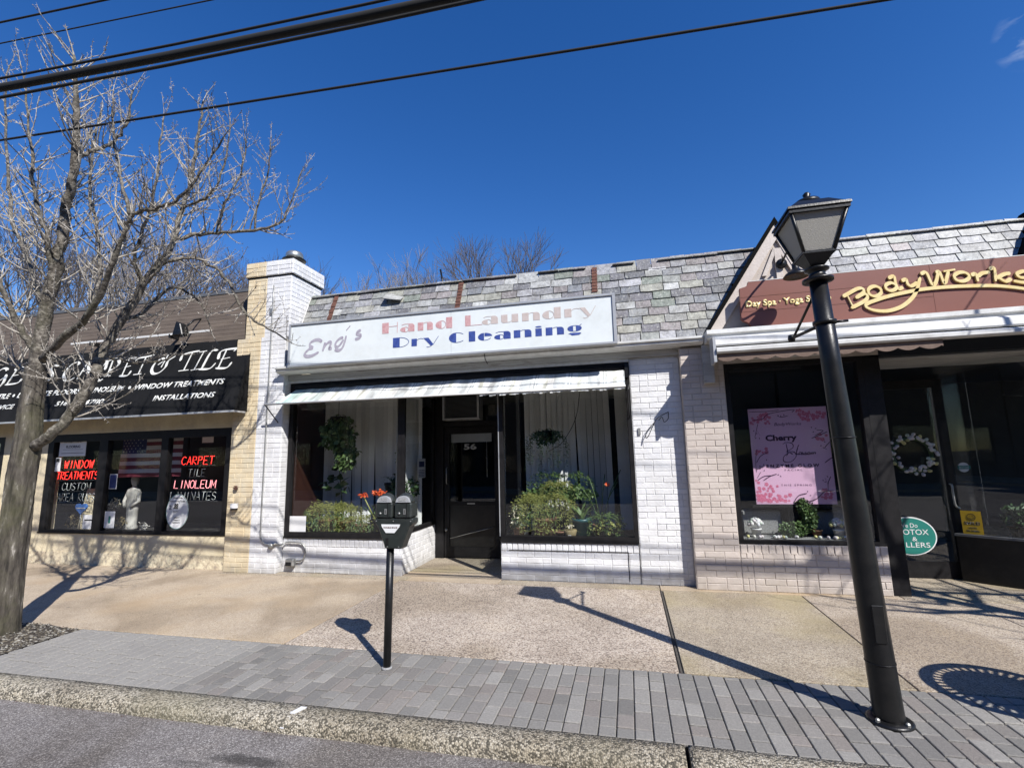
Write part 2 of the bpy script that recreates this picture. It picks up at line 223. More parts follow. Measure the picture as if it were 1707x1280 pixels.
M['limb'] = pm('smoother limb bark', [(0.36, (0.035, 0.029, 0.022)), (0.50, (0.11, 0.095, 0.077)), (0.64, (0.27, 0.245, 0.205))], 26, 0.85, 1.0, 55, detail=9, dirt=((0.14, 0.14, 0.07), 0.35), dscale=3)
M['twig'] = pm('pale twigs', [(0.35, (0.16, 0.14, 0.11)), (0.6, (0.52, 0.48, 0.42))], 9, 0.8, 0, 1)
M['far_bark'] = pm('far tree bark', [(0.3, (0.16, 0.135, 0.115)), (0.7, (0.33, 0.295, 0.26))], 2, 0.9, 0, 1)
M['far_dark'] = pm('far dark bark', [(0.3, (0.08, 0.066, 0.058)), (0.7, (0.14, 0.12, 0.105))], 2, 0.9, 0, 1)
M['cable'] = pm('black cable', [(0.3, g(0.006)), (0.7, g(0.01))], 3, 0.9, 0, 1)
M['opp'] = pm('opposite facade', [(0.3, (0.045, 0.038, 0.033)), (0.7, (0.075, 0.06, 0.052))], 1, 0.9, 0, 1)
def frosted():
    m, n, l, b = _nt('frosted lamp pane'); out = n['Material Output']
    b.inputs['Base Color'].default_value = (0.46, 0.44, 0.39, 1); b.inputs['Roughness'].default_value = 0.45
    nz = n.new('ShaderNodeTexNoise'); nz.inputs['Scale'].default_value = 60; nz.inputs['Detail'].default_value = 4
    bp = n.new('ShaderNodeBump'); bp.inputs['Strength'].default_value = 0.4; bp.inputs['Distance'].default_value = 0.01; l.new(nz.outputs[0], bp.inputs['Height']); l.new(bp.outputs[0], b.inputs['Normal'])
    t = n.new('ShaderNodeBsdfTranslucent'); t.inputs[0].default_value = (0.5, 0.48, 0.42, 1)
    mx = n.new('ShaderNodeMixShader'); mx.inputs[0].default_value = 0.35; l.new(b.outputs[0], mx.inputs[1]); l.new(t.outputs[0], mx.inputs[2]); l.new(mx.outputs[0], out.inputs[0])
    return m
M['frost'] = frosted()
def awning_cloth():
    m, n, l, b = _nt('faded striped awning cloth'); out = n['Material Output']
    geo = n.new('ShaderNodeNewGeometry'); sx = n.new('ShaderNodeSeparateXYZ'); l.new(geo.outputs['Position'], sx.inputs[0])
    def stripe(per, width, off=0.0):
        a = n.new('ShaderNodeMath'); a.operation = 'MULTIPLY_ADD'; a.inputs[1].default_value = 1 / per; a.inputs[2].default_value = off + 50; l.new(sx.outputs[0], a.inputs[0])
        f = n.new('ShaderNodeMath'); f.operation = 'FRACT'; l.new(a.outputs[0], f.inputs[0])
        c = n.new('ShaderNodeMath'); c.operation = 'LESS_THAN'; c.inputs[1].default_value = width; l.new(f.outputs[0], c.inputs[0]); return c.outputs[0]
    col = mix(n, l, (0.66, 0.67, 0.66), (0.44, 0.46, 0.46), stripe(0.42, 0.34))
    col = mix(n, l, col, (0.55, 0.56, 0.50), stripe(0.42, 0.12, 0.3))
    col = mix(n, l, col, (0.36, 0.39, 0.39), stripe(0.42, 0.03, 0.5))
    col = mix(n, l, col, (0.36, 0.39, 0.39), stripe(0.42, 0.03, 0.58))
    mr = n.new('ShaderNodeMapRange'); mr.inputs[1].default_value = -3.9; mr.inputs[2].default_value = -5.4; l.new(sx.outputs[0], mr.inputs[0])
    nz = n.new('ShaderNodeTexNoise'); nz.inputs['Scale'].default_value = 6; nz.inputs['Detail'].default_value = 8
    mp = n.new('ShaderNodeMapping'); mp.inputs['Scale'].default_value = (1.5, 0.5, 0.5); l.new(geo.outputs['Position'], mp.inputs[0]); l.new(mp.outputs[0], nz.inputs[0])
    col = mix(n, l, col, (0.33, 0.56, 0.50), mr.outputs[0])
    rr = ramp(n, [(0.35, (0.62, 0.60, 0.58)), (0.55, (1.05, 1.05, 1.03))]); l.new(nz.outputs[0], rr.inputs[0])
    col = mix(n, l, col, rr.outputs[0], 1.0, 'MULTIPLY')
    l.new(col, b.inputs['Base Color']); b.inputs['Roughness'].default_value = 0.8
    bp = n.new('ShaderNodeBump'); bp.inputs['Strength'].default_value = 0.6; bp.inputs['Distance'].default_value = 0.02; l.new(nz.outputs[0], bp.inputs['Height']); l.new(bp.outputs[0], b.inputs['Normal'])
    return m
M['awning'] = awning_cloth()

# ------------------------------------------------------------------ building helpers
WO = {}
def tag(o, label=None, cat=None, group=None, kind=None):
    if label: o['label'] = label
    if cat: o['category'] = cat
    if group: o['group'] = group
    if kind: o['kind'] = kind
    return o
def thing(name, label, cat, loc=(0, 0, 0), group=None, kind=None):
    o = bpy.data.objects.new(name, None); o.empty_display_size = 0.1; C.objects.link(o); o.location = loc
    WO[o] = Vector(loc); return tag(o, label, cat, group, kind)
def place(name, mesh, parent=None, loc=(0, 0, 0), rot=(0, 0, 0), scale=(1, 1, 1), mat=None):
    o = bpy.data.objects.new(name, mesh); C.objects.link(o)
    p = WO.get(parent, Vector((0, 0, 0))); o.parent = parent
    o.location = Vector(loc) - p; o.rotation_euler = rot; o.scale = scale; WO[o] = Vector(loc)
    if mat and not mesh.materials: mesh.materials.append(mat)
    return o
class MB:
    def __init__(s): s.v = []; s.f = []; s.sm = []
    def quadbox(s, p):
        b = len(s.v); s.v += p
        for q in ((0, 3, 2, 1), (4, 5, 6, 7), (0, 1, 5, 4), (1, 2, 6, 5), (2, 3, 7, 6), (3, 0, 4, 7)): s.f.append(tuple(b + i for i in q)); s.sm.append(False)
        return s
    def box(s, x0, x1, y0, y1, z0, z1):
        return s.quadbox([(x0, y0, z0), (x1, y0, z0), (x1, y1, z0), (x0, y1, z0), (x0, y0, z1), (x1, y0, z1), (x1, y1, z1), (x0, y1, z1)])
    def prism(s, poly, y0, y1, ax='y'):
        """polygon in xz (ax='y'), in yz (ax='x': y0,y1 are x) or in xy (ax='z': y0,y1 are z)"""
        b = len(s.v); k = len(poly)
        for t in (y0, y1):
            for a, c in poly: s.v.append({'y': (a, t, c), 'x': (t, a, c), 'z': (a, c, t)}[ax])
        s.f.append(tuple(b + i for i in range(k))); s.f.append(tuple(b + k + i for i in reversed(range(k)))); s.sm += [False, False]
        for i in range(k):
            j = (i + 1) % k; s.f.append((b + i, b + k + i, b + k + j, b + j)); s.sm.append(False)
        return s
    def tube(s, pts, rad, n=6, cap=True, smooth=True):
        pts = [Vector(p) for p in pts]; b = len(s.v); m = len(pts)
        if not hasattr(rad, '__len__'): rad = [rad] * m
        d0 = (pts[1] - pts[0]).normalized(); u = d0.orthogonal().normalized()
        for i, p in enumerate(pts):
            d = (pts[min(i + 1, m - 1)] - pts[max(i - 1, 0)])
            d = d.normalized() if d.length > 1e-9 else d0
            u = (u - d * u.dot(d)); u = u.normalized() if u.length > 1e-6 else d.orthogonal().normalized()
            w = d.cross(u)
            for k in range(n):
                a = 2 * math.pi * k / n; q = p + (u * math.cos(a) + w * math.sin(a)) * rad[i]; s.v.append((q.x, q.y, q.z))
        for i in range(m - 1):
            for k in range(n):
                k2 = (k + 1) % n; s.f.append((b + i * n + k, b + i * n + k2, b + (i + 1) * n + k2, b + (i + 1) * n + k)); s.sm.append(smooth)
        if cap:
            s.f.append(tuple(b + k for k in reversed(range(n)))); s.f.append(tuple(b + (m - 1) * n + k for k in range(n))); s.sm += [False, False]
        return s
    def lathe(s, prof, c=(0, 0, 0), n=20, smooth=True, sx=1.0, sy=1.0, ring=False):
        b = len(s.v); m = len(prof)
        for r, z in prof:
            for k in range(n):
                a = 2 * math.pi * k / n; s.v.append((c[0] + r * math.cos(a) * sx, c[1] + r * math.sin(a) * sy, c[2] + z))
        for i in range(m - 1):
            for k in range(n):
                k2 = (k + 1) % n; s.f.append((b + i * n + k, b + i * n + k2, b + (i + 1) * n + k2, b + (i + 1) * n + k)); s.sm.append(smooth)
        if ring:
            for k in range(n): k2 = (k + 1) % n; s.f.append((b + (m - 1) * n + k, b + (m - 1) * n + k2, b + k2, b + k)); s.sm.append(smooth)
            return s
        s.f.append(tuple(b + k for k in reversed(range(n)))); s.f.append(tuple(b + (m - 1) * n + k for k in range(n))); s.sm += [False, False]
        return s
    def tri(s, a, b_, c):
        b = len(s.v); s.v += [tuple(a), tuple(b_), tuple(c)]; s.f.append((b, b + 1, b + 2)); s.sm.append(False)
    def quad(s, a, b_, c, d):
        b = len(s.v); s.v += [tuple(a), tuple(b_), tuple(c), tuple(d)]; s.f.append((b, b + 1, b + 2, b + 3)); s.sm.append(False); return s
    def mesh(s, name, mat, org=(0, 0, 0), bevel=0):
        me = bpy.data.meshes.new(name); o = Vector(org)
        me.from_pydata([(v[0] - o.x, v[1] - o.y, v[2] - o.z) for v in s.v], [], s.f)
        me.polygons.foreach_set('use_smooth', s.sm); me.materials.append(mat)
        bm = bmesh.new(); bm.from_mesh(me); bmesh.ops.recalc_face_normals(bm, faces=bm.faces)
        if bevel: bmesh.ops.bevel(bm, geom=[e for e in bm.edges if e.calc_face_angle(0) > 0.5], offset=bevel, segments=1, affect='EDGES')
        bm.to_mesh(me); bm.free()
        return me
    def build(s, name, mat, parent=None, org=None, bevel=0):
        if org is None: org = tuple(WO[parent]) if parent else (0, 0, 0)
        return place(name, s.mesh(name, mat, org, bevel), parent, org)
def box(name, mat, parent, x0, x1, y0, y1, z0, z1, bevel=0): return MB().box(x0, x1, y0, y1, z0, z1).build(name, mat, parent, bevel=bevel)

def catmull(p, k=6):
    if len(p) < 3: return [Vector(q) for q in p]
    p = [Vector(q) for q in p]; closed = (p[0] - p[-1]).length < 1e-5
    ext = ([p[-2]] if closed else [p[0] * 2 - p[1]]) + p + ([p[1]] if closed else [p[-1] * 2 - p[-2]]); out = []
    for i in range(1, len(ext) - 2):
        a, b, c, d = ext[i - 1:i + 3]
        for j in range(k):
            t = j / k; out.append(0.5 * ((2 * b) + (c - a) * t + (2 * a - 5 * b + 4 * c - d) * t * t + (3 * b - a - 3 * c + d) * t ** 3))
    out.append(p[-1]); return out
def ribbons(strokes, W, wmin, nib, thick, emb, k=6, smooth=True):
    """calligraphic strokes in a plane: emb(a, b, h) gives the 3d point h in front of the plane"""
    mb = MB(); h0 = 0.0
    for st in strokes:
        pts = catmull(st, k) if smooth else [Vector(q) for q in st]
        h0 += 0.00025; b = len(mb.v); m = len(pts)
        for i, p in enumerate(pts):
            d = pts[min(i + 1, m - 1)] - pts[max(i - 1, 0)]
            if d.length < 1e-9: d = Vector((1, 0))
            d.normalize(); nrm = Vector((-d.y, d.x))
            w = W if nib is None else max(wmin, W * abs(math.sin(math.atan2(d.y, d.x) - nib)))
            if nib is not None and (i == 0 or i == m - 1): w *= 0.5
            for q, h in ((p + nrm * w / 2, thick + h0), (p - nrm * w / 2, thick + h0), (p - nrm * w / 2, 0), (p + nrm * w / 2, 0)): mb.v.append(tuple(emb(q.x, q.y, h)))
        for i in range(m - 1):
            a = b + i * 4; c = a + 4
            for j in range(4): mb.f.append((a + j, a + (j + 1) % 4, c + (j + 1) % 4, c + j)); mb.sm.append(False)
        mb.f.append((b, b + 1, b + 2, b + 3)); e = b + (m - 1) * 4; mb.f.append((e + 3, e + 2, e + 1, e)); mb.sm += [False, False]
    return mb
def text(name, body, x0, z0, w, h, y, mat, parent, shear=0.0, bold=0.0, thick=0.003, emb=None, align=False):
    """lettering fitted into a w x h field whose lower left corner is (x0, z0)"""
    cu_ = bpy.data.curves.new('t', 'FONT'); cu_.body = body; cu_.size = 1; cu_.shear = shear; cu_.offset = bold; cu_.resolution_u = 3
    ob = bpy.data.objects.new('t', cu_); C.objects.link(ob)
    bpy.context.view_layer.update()
    me = bpy.data.meshes.new_from_object(ob.evaluated_get(bpy.context.evaluated_depsgraph_get()))
    bpy.data.objects.remove(ob); bpy.data.curves.remove(cu_)
    xs = [v.co.x for v in me.vertices]; ys = [v.co.y for v in me.vertices]
    ax, ay = min(xs), min(ys); sx = w / (max(xs) - ax); sy = h / (max(ys) - ay) if h else sx
    bm = bmesh.new(); bm.from_mesh(me); bpy.data.meshes.remove(me)
    bmesh.ops.remove_doubles(bm, verts=bm.verts, dist=1e-5)
    r = bmesh.ops.extrude_face_region(bm, geom=bm.faces[:]); top = {e for e in r['geom'] if isinstance(e, bmesh.types.BMVert)}
    emb = emb or (lambda a, b, hh: (a, y - hh, b)); org = WO.get(parent, Vector((0, 0, 0)))
    for v in bm.verts:
        a, b = x0 + (v.co.x - ax) * sx, z0 + (v.co.y - ay) * sy
        v.co = Vector(emb(a, b, thick if v in top else 0.0)) - org
    me = bpy.data.meshes.new(name); bmesh.ops.recalc_face_normals(bm, faces=bm.faces); bm.to_mesh(me); bm.free(); me.materials.append(mat)
    return place(name, me, parent, tuple(org))
# single-line letters for neon tubes (0..1 wide, 0..1 high)
NEON = {'A': [[(0, 0), (.5, 1), (1, 0)], [(.2, .35), (.8, .35)]], 'B': [[(0, 0), (0, 1), (.7, .95), (.7, .55), (0, .5), (.8, .45), (.8, .05), (0, 0)]],
 'C': [[(.95, .85), (.6, 1), (.2, .9), (0, .5), (.2, .1), (.6, 0), (.95, .15)]], 'D': [[(0, 0), (0, 1), (.6, .95), (1, .5), (.6, .05), (0, 0)]],
 'E': [[(.9, 1), (0, 1), (0, 0), (.9, 0)], [(0, .5), (.7, .5)]], 'F': [[(.9, 1), (0, 1), (0, 0)], [(0, .5), (.7, .5)]],
 'G': [[(.95, .85), (.6, 1), (.2, .9), (0, .5), (.2, .1), (.6, 0), (.95, .15), (.95, .45), (.6, .45)]], 'I': [[(.5, 0), (.5, 1)]],
 'L': [[(0, 1), (0, 0), (.85, 0)]], 'M': [[(0, 0), (0, 1), (.5, .3), (1, 1), (1, 0)]], 'N': [[(0, 0), (0, 1), (1, 0), (1, 1)]],
 'O': [[(.5, 1), (.1, .85), (0, .5), (.1, .15), (.5, 0), (.9, .15), (1, .5), (.9, .85), (.5, 1)]], 'P': [[(0, 0), (0, 1), (.75, .95), (.8, .6), (0, .5)]],
 'R': [[(0, 0), (0, 1), (.75, .95), (.8, .6), (0, .5), (.9, 0)]], 'S': [[(.9, .85), (.5, 1), (.1, .85), (.15, .6), (.85, .4), (.9, .15), (.5, 0), (.05, .15)]],
 'T': [[(0, 1), (1, 1)], [(.5, 1), (.5, 0)]], 'U': [[(0, 1), (0, .2), (.3, 0), (.7, 0), (1, .2), (1, 1)]], 'W': [[(0, 1), (.25, 0), (.5, .8), (.75, 0), (1, 1)]]}
def neon(word, x0, x1, z0, z1, y, mat, parent, r=0.0055):
    n = len(word); cw = (x1 - x0) / n; mb = MB()
    for i, ch in enumerate(word):
        for st in NEON.get(ch, []):
            mb.tube([(x0 + i * cw + a * cw * 0.78 + 0.12 * (b - 0.5) * (z1 - z0), y, z0 + b * (z1 - z0)) for a, b in st], r, 5)
    return mb.build('neon_tube', mat, parent)

# bricks --------------------------------------------------------------
BR = {}
def brick_mesh(mat, L, H=0.0628, D=0.0050):
    key = (mat.name, round(L, 3), H)
    if key not in BR:
        c = 0.0035; h = H / 2; l_ = L / 2
        v = [(-l_, 0, -h), (l_, 0, -h), (l_, 0, h), (-l_, 0, h), (-l_, -D + c, -h), (l_, -D + c, -h), (l_, -D + c, h), (-l_, -D + c, h),
             (-l_ + c, -D, -h + c), (l_ - c, -D, -h + c), (l_ - c, -D, h - c), (-l_ + c, -D, h - c)]
        f = [(0, 1, 5, 4), (1, 2, 6, 5), (2, 3, 7, 6), (3, 0, 4, 7), (4, 5, 9, 8), (5, 6, 10, 9), (6, 7, 11, 10), (7, 4, 8, 11), (8, 9, 10, 11)]
        me = bpy.data.meshes.new('brick'); me.from_pydata(v, [], f); me.materials.append(mat); BR[key] = me
    return BR[key]
def brickwork(parent, p0, p1, z0, z1, mat, maxn=300, skip=None, course=0.0677, unit=0.2065, rnd=None, header=False):
    """bricks proud of the wall plane from p0 to p1 (seen from the side the wall faces: left to right)"""
    rnd = rnd or random.Random(int(p0[0] * 100) + int(z0 * 10)); a = Vector(p0); b = Vector(p1); ln = (b - a).length; d = (b - a) / ln; ang = math.atan2(d.y, d.x)
    n = int((z1 - z0) / course + 0.3); out = []
    for i in range(n):
        zc = z0 + (i + 0.5) * course; x = 0.0; first = True
        while x < ln - 0.02:
            L = unit
            if first and i % 2: L = unit / 2
            if rnd.random() < 0.12: L = unit / 2
            first = False
            L = min(L, ln - x)
            if ln - x - L < 0.03: L = ln - x
            if L > 0.025 and not (skip and skip(a.x + d.x * (x + L / 2), a.y + d.y * (x + L / 2), zc)): out.append((x + L / 2, zc, L - 0.0062))
            x += L
    def put(q):
        xx, zc, L = q; pos = (a.x + d.x * xx, a.y + d.y * xx, zc)
        nx, ny = d.y, -d.x; e = rnd.uniform(-0.0018, 0.0012)
        return (pos[0] - nx * e, pos[1] - ny * e, pos[2] + rnd.uniform(-0.001, 0.001)), (rnd.uniform(-0.012, 0.012), rnd.uniform(-0.004, 0.004), ang + rnd.uniform(-0.006, 0.006)), L
    near = out[:maxn]
    for q in near:
        pos, rot, L = put(q); place('brick', brick_mesh(mat, round(L / 0.004) * 0.004), parent, pos, rot)
    rest = out[maxn:]
    if rest:
        bm = bmesh.new()
        for q in rest:
            pos, rot, L = put(q); me = brick_mesh(mat, round(L / 0.004) * 0.004)
            k = len(bm.verts); bm.from_mesh(me); bm.verts.ensure_lookup_table()
            mt = Matrix.Translation(Vector(pos) - WO[parent]) @ Matrix.Rotation(rot[2], 4, 'Z')
            for v in bm.verts[k:]: v.co = mt @ v.co
        me = bpy.data.meshes.new('bricks'); bm.to_mesh(me); bm.free(); me.materials.append(mat)
        tag(place('bricks', me, parent, tuple(WO[parent])), kind='stuff')

# lettering strokes and tree limbs as measured, metres
ENG=[[(-3.991,3.11),(-4.038,3.141),(-4.107,3.14),(-4.167,3.11),(-4.177,3.069),(-4.125,3.034)],[(-4.125,3.034),(-4.186,3.021),(-4.241,2.977),(-4.255,2.943),(-4.204,2.921),(-4.12,2.931),(-4.035,2.971)],[(-3.94,3.099),(-3.956,3.045),(-3.974,2.978)],[(-3.971,2.998),(-3.928,3.064),(-3.876,3.097),(-3.85,3.078),(-3.876,3.012),(-3.834,3.008)],[(-3.665,3.149),(-3.734,3.124),(-3.782,3.066),(-3.765,3.017),(-3.709,3.047),(-3.659,3.118)],[(-3.621,3.167),(-3.643,3.076),(-3.68,2.994),(-3.736,2.971),(-3.789,2.989)],[(-3.565,3.3),(-3.623,3.239)],[(-3.401,3.227),(-3.45,3.208),(-3.461,3.177),(-3.405,3.155),(-3.418,3.12),(-3.488,3.102)]]
BODY=[[(2.362,3.125),(2.413,3.15),(2.503,3.195),(2.556,3.193),(2.56,3.151),(2.481,3.096)],[(2.481,3.096),(2.562,3.135),(2.593,3.104),(2.559,3.055),(2.426,2.989)],[(2.403,3.142),(2.444,3.004)],[(2.727,3.146),(2.725,3.167),(2.714,3.186),(2.696,3.2),(2.673,3.207),(2.65,3.205),(2.629,3.195),(2.614,3.179),(2.607,3.159),(2.609,3.137),(2.62,3.119),(2.638,3.105),(2.661,3.098),(2.684,3.1),(2.705,3.11),(2.72,3.126),(2.727,3.146)],[(2.871,3.181),(2.869,3.197),(2.86,3.212),(2.845,3.222),(2.827,3.228),(2.808,3.226),(2.791,3.219),(2.779,3.207),(2.773,3.191),(2.775,3.175),(2.784,3.16),(2.799,3.149),(2.817,3.144),(2.836,3.146),(2.853,3.153),(2.865,3.165),(2.871,3.181)],[(2.808,3.281),(2.862,3.297),(2.87,3.212),(2.89,3.154),(2.93,3.171)],[(2.927,3.24),(2.969,3.251),(2.978,3.2),(3.01,3.175),(3.071,3.209)],[(3.098,3.261),(3.053,3.131),(2.993,3.039),(2.892,2.961),(2.764,2.927),(2.642,2.944),(2.569,2.988),(2.58,3.021),(2.644,3.047),(2.805,3.089),(3.014,3.12),(3.166,3.131),(3.413,3.127),(3.7,3.104),(3.884,3.068),(4.026,3.027)],[(3.107,3.295),(3.159,3.304),(3.194,3.175),(3.228,3.186),(3.265,3.292)],[(3.243,3.294),(3.278,3.295),(3.306,3.171),(3.358,3.303)],[(3.313,3.301),(3.417,3.309)],[(3.528,3.22),(3.525,3.238),(3.514,3.255),(3.495,3.268),(3.471,3.274),(3.446,3.273),(3.424,3.265),(3.408,3.251),(3.4,3.234),(3.403,3.215),(3.414,3.198),(3.434,3.185),(3.458,3.179),(3.482,3.18),(3.504,3.188),(3.52,3.202),(3.528,3.22)],[(3.547,3.233),(3.587,3.241),(3.598,3.16)],[(3.598,3.208),(3.643,3.243),(3.711,3.246)],[(3.708,3.28),(3.753,3.282),(3.746,3.144)],[(3.88,3.216),(3.822,3.211),(3.758,3.176)],[(3.774,3.184),(3.828,3.137),(3.879,3.16)],[(4.028,3.217),(3.982,3.225),(3.934,3.202),(3.955,3.166),(4.017,3.147),(4.016,3.112),(3.965,3.112),(3.894,3.135)]]
TILE=[[(-7.496,3.128),(-7.437,3.172),(-7.299,3.185),(-7.15,3.206)],[(-7.305,3.18),(-7.331,2.893)],[(-7.425,2.892),(-7.271,2.898)],[(-7.732,3.131),(-7.647,3.174),(-7.475,3.185)],[(-7.637,3.169),(-7.649,2.893)],[(-7.66,3.032),(-7.547,3.049)],[(-7.702,2.887),(-7.542,2.886),(-7.496,2.964)],[(-7.008,3.025),(-6.927,3.087),(-6.969,3.131),(-7.072,3.063),(-7.095,2.957),(-7.037,2.887),(-6.927,2.893),(-6.847,2.974),(-6.831,3.08),(-6.723,3.153)],[(-6.876,3.185),(-6.926,2.979)],[(-6.603,3.063),(-6.587,3.156),(-6.479,3.189),(-6.291,3.208)],[(-6.419,3.191),(-6.469,2.902)],[(-6.564,2.895),(-6.38,2.902)],[(-6.208,3.188),(-6.276,2.902)],[(-6.289,3.185),(-6.155,3.196)],[(-6.334,2.891),(-6.191,2.903)],[(-5.952,3.195),(-6.069,3.17),(-6.143,2.906)],[(-6.194,2.898),(-5.996,2.896),(-5.915,2.981)],[(-5.896,3.038),(-5.898,3.144),(-5.825,3.185),(-5.625,3.191),(-5.653,3.149)],[(-5.793,3.178),(-5.841,2.898)],[(-5.84,3.032),(-5.689,3.052)],[(-5.887,2.892),(-5.692,2.888),(-5.625,2.973)],[(-8.048,3.014),(-8.053,3.147),(-7.949,3.193),(-7.843,3.169),(-7.807,3.09),(-7.876,3.015),(-7.955,3.001)],[(-7.959,3.181),(-7.947,2.902)],[(-8.005,2.898),(-7.881,2.906)],[(-8.231,3.153),(-8.227,2.887)],[(-8.296,3.124),(-8.197,3.211),(-8.086,3.176),(-8.116,3.085),(-8.216,3.038),(-8.157,2.89),(-8.064,2.832),(-8.005,2.854)],[(-8.473,3.184),(-8.556,2.888)],[(-8.473,3.184),(-8.312,2.912),(-8.246,2.908)],[(-8.531,3.019),(-8.371,3.022)],[(-8.649,3.146),(-8.704,3.187),(-8.805,3.16),(-8.879,3.056),(-8.866,2.948),(-8.776,2.875),(-8.682,2.883),(-8.618,2.919)],[(-9.094,3.156),(-9.191,3.162),(-9.235,3.094),(-9.146,3.006),(-9.135,2.924),(-9.19,2.898)],[(-9.389,3.18),(-9.359,3.102)],[(-9.645,3.149),(-9.593,2.898)],[(-9.636,2.885),(-9.425,2.902),(-9.397,2.968)],[(-10.057,3.135),(-10.038,3.187),(-9.89,3.183)],[(-10.016,3.182),(-10.086,2.887)],[(-10.047,3.036),(-9.932,3.05)],[(-10.117,2.881),(-9.852,2.898),(-9.792,2.972)],[(-10.244,3.148),(-10.287,3.186),(-10.376,3.185),(-10.468,3.106),(-10.436,3.005),(-10.304,2.969),(-10.231,3.02)],[(-10.214,3.075),(-10.192,2.935),(-10.232,2.848)],[(-10.512,3.01),(-10.553,3.056),(-10.608,3.096),(-10.669,3.124),(-10.727,3.137),(-10.772,3.131),(-10.798,3.108),(-10.8,3.071),(-10.779,3.027),(-10.737,2.981),(-10.681,2.941),(-10.621,2.913),(-10.564,2.901),(-10.519,2.907),(-10.494,2.93),(-10.491,2.966),(-10.512,3.01)],[(-11.038,3.157),(-10.868,2.919),(-10.862,3.146)]]
BLOSSOM=[[(1.722,1.565),(1.758,1.583),(1.818,1.571),(1.822,1.524),(1.748,1.478)],[(1.748,1.478),(1.826,1.476),(1.847,1.429),(1.798,1.373),(1.737,1.363),(1.711,1.385),(1.726,1.432),(1.782,1.468),(1.815,1.448)],[(1.757,1.573),(1.765,1.469),(1.748,1.431)],[(1.849,1.448),(1.875,1.532),(1.885,1.551),(1.863,1.504),(1.854,1.457),(1.875,1.445)],[(1.905,1.458),(1.905,1.463),(1.902,1.467),(1.898,1.47),(1.893,1.471),(1.887,1.47),(1.883,1.467),(1.879,1.463),(1.878,1.458),(1.878,1.453),(1.881,1.449),(1.885,1.446),(1.89,1.445),(1.895,1.446),(1.9,1.448),(1.903,1.453),(1.905,1.458)],[(1.92,1.474),(1.91,1.46),(1.927,1.453),(1.917,1.444),(1.9,1.446)],[(1.95,1.473),(1.94,1.46),(1.957,1.453),(1.947,1.443),(1.93,1.446)],[(1.99,1.455),(1.99,1.461),(1.987,1.465),(1.983,1.468),(1.978,1.469),(1.973,1.468),(1.968,1.465),(1.965,1.461),(1.963,1.456),(1.964,1.451),(1.966,1.447),(1.97,1.444),(1.975,1.443),(1.981,1.444),(1.985,1.446),(1.989,1.451),(1.99,1.455)],[(2.005,1.467),(1.999,1.444),(2.009,1.463),(2.022,1.462),(2.018,1.445),(2.029,1.464),(2.043,1.465),(2.046,1.448)]]
BRANCH=[[(1.429,1.85),(1.537,1.861),(1.614,1.916),(1.865,1.954),(1.854,1.925)],[(1.401,1.947),(1.599,1.944),(1.724,1.955)],[(1.438,1.65),(1.463,1.737),(1.483,1.804)],[(1.471,1.727),(1.493,1.668)],[(1.696,1.888),(1.734,1.872),(1.806,1.884)],[(2.021,1.622),(2.11,1.657),(2.19,1.692)],[(2.058,1.649),(2.149,1.703),(2.082,1.715)],[(2.165,1.496),(2.146,1.515),(2.203,1.579)],[(1.429,1.362),(1.48,1.437),(1.564,1.483)],[(1.443,1.515),(1.422,1.381),(1.42,1.257)],[(1.42,1.163),(1.495,1.209),(1.575,1.217)],[(1.482,1.162),(1.556,1.208),(1.629,1.235)],[(1.77,0.918),(1.828,0.992),(1.916,1.019)],[(1.77,0.918),(1.915,0.927),(2.011,0.963),(2.094,1.036),(2.186,1.044)],[(2.128,1.045),(2.137,1.127),(2.17,1.2)],[(2.135,1.109),(2.11,1.182)],[(2.128,1.348),(2.174,1.384),(2.21,1.407)],[(1.422,1.286),(1.505,1.322)],[(1.464,1.257),(1.422,1.191)]]
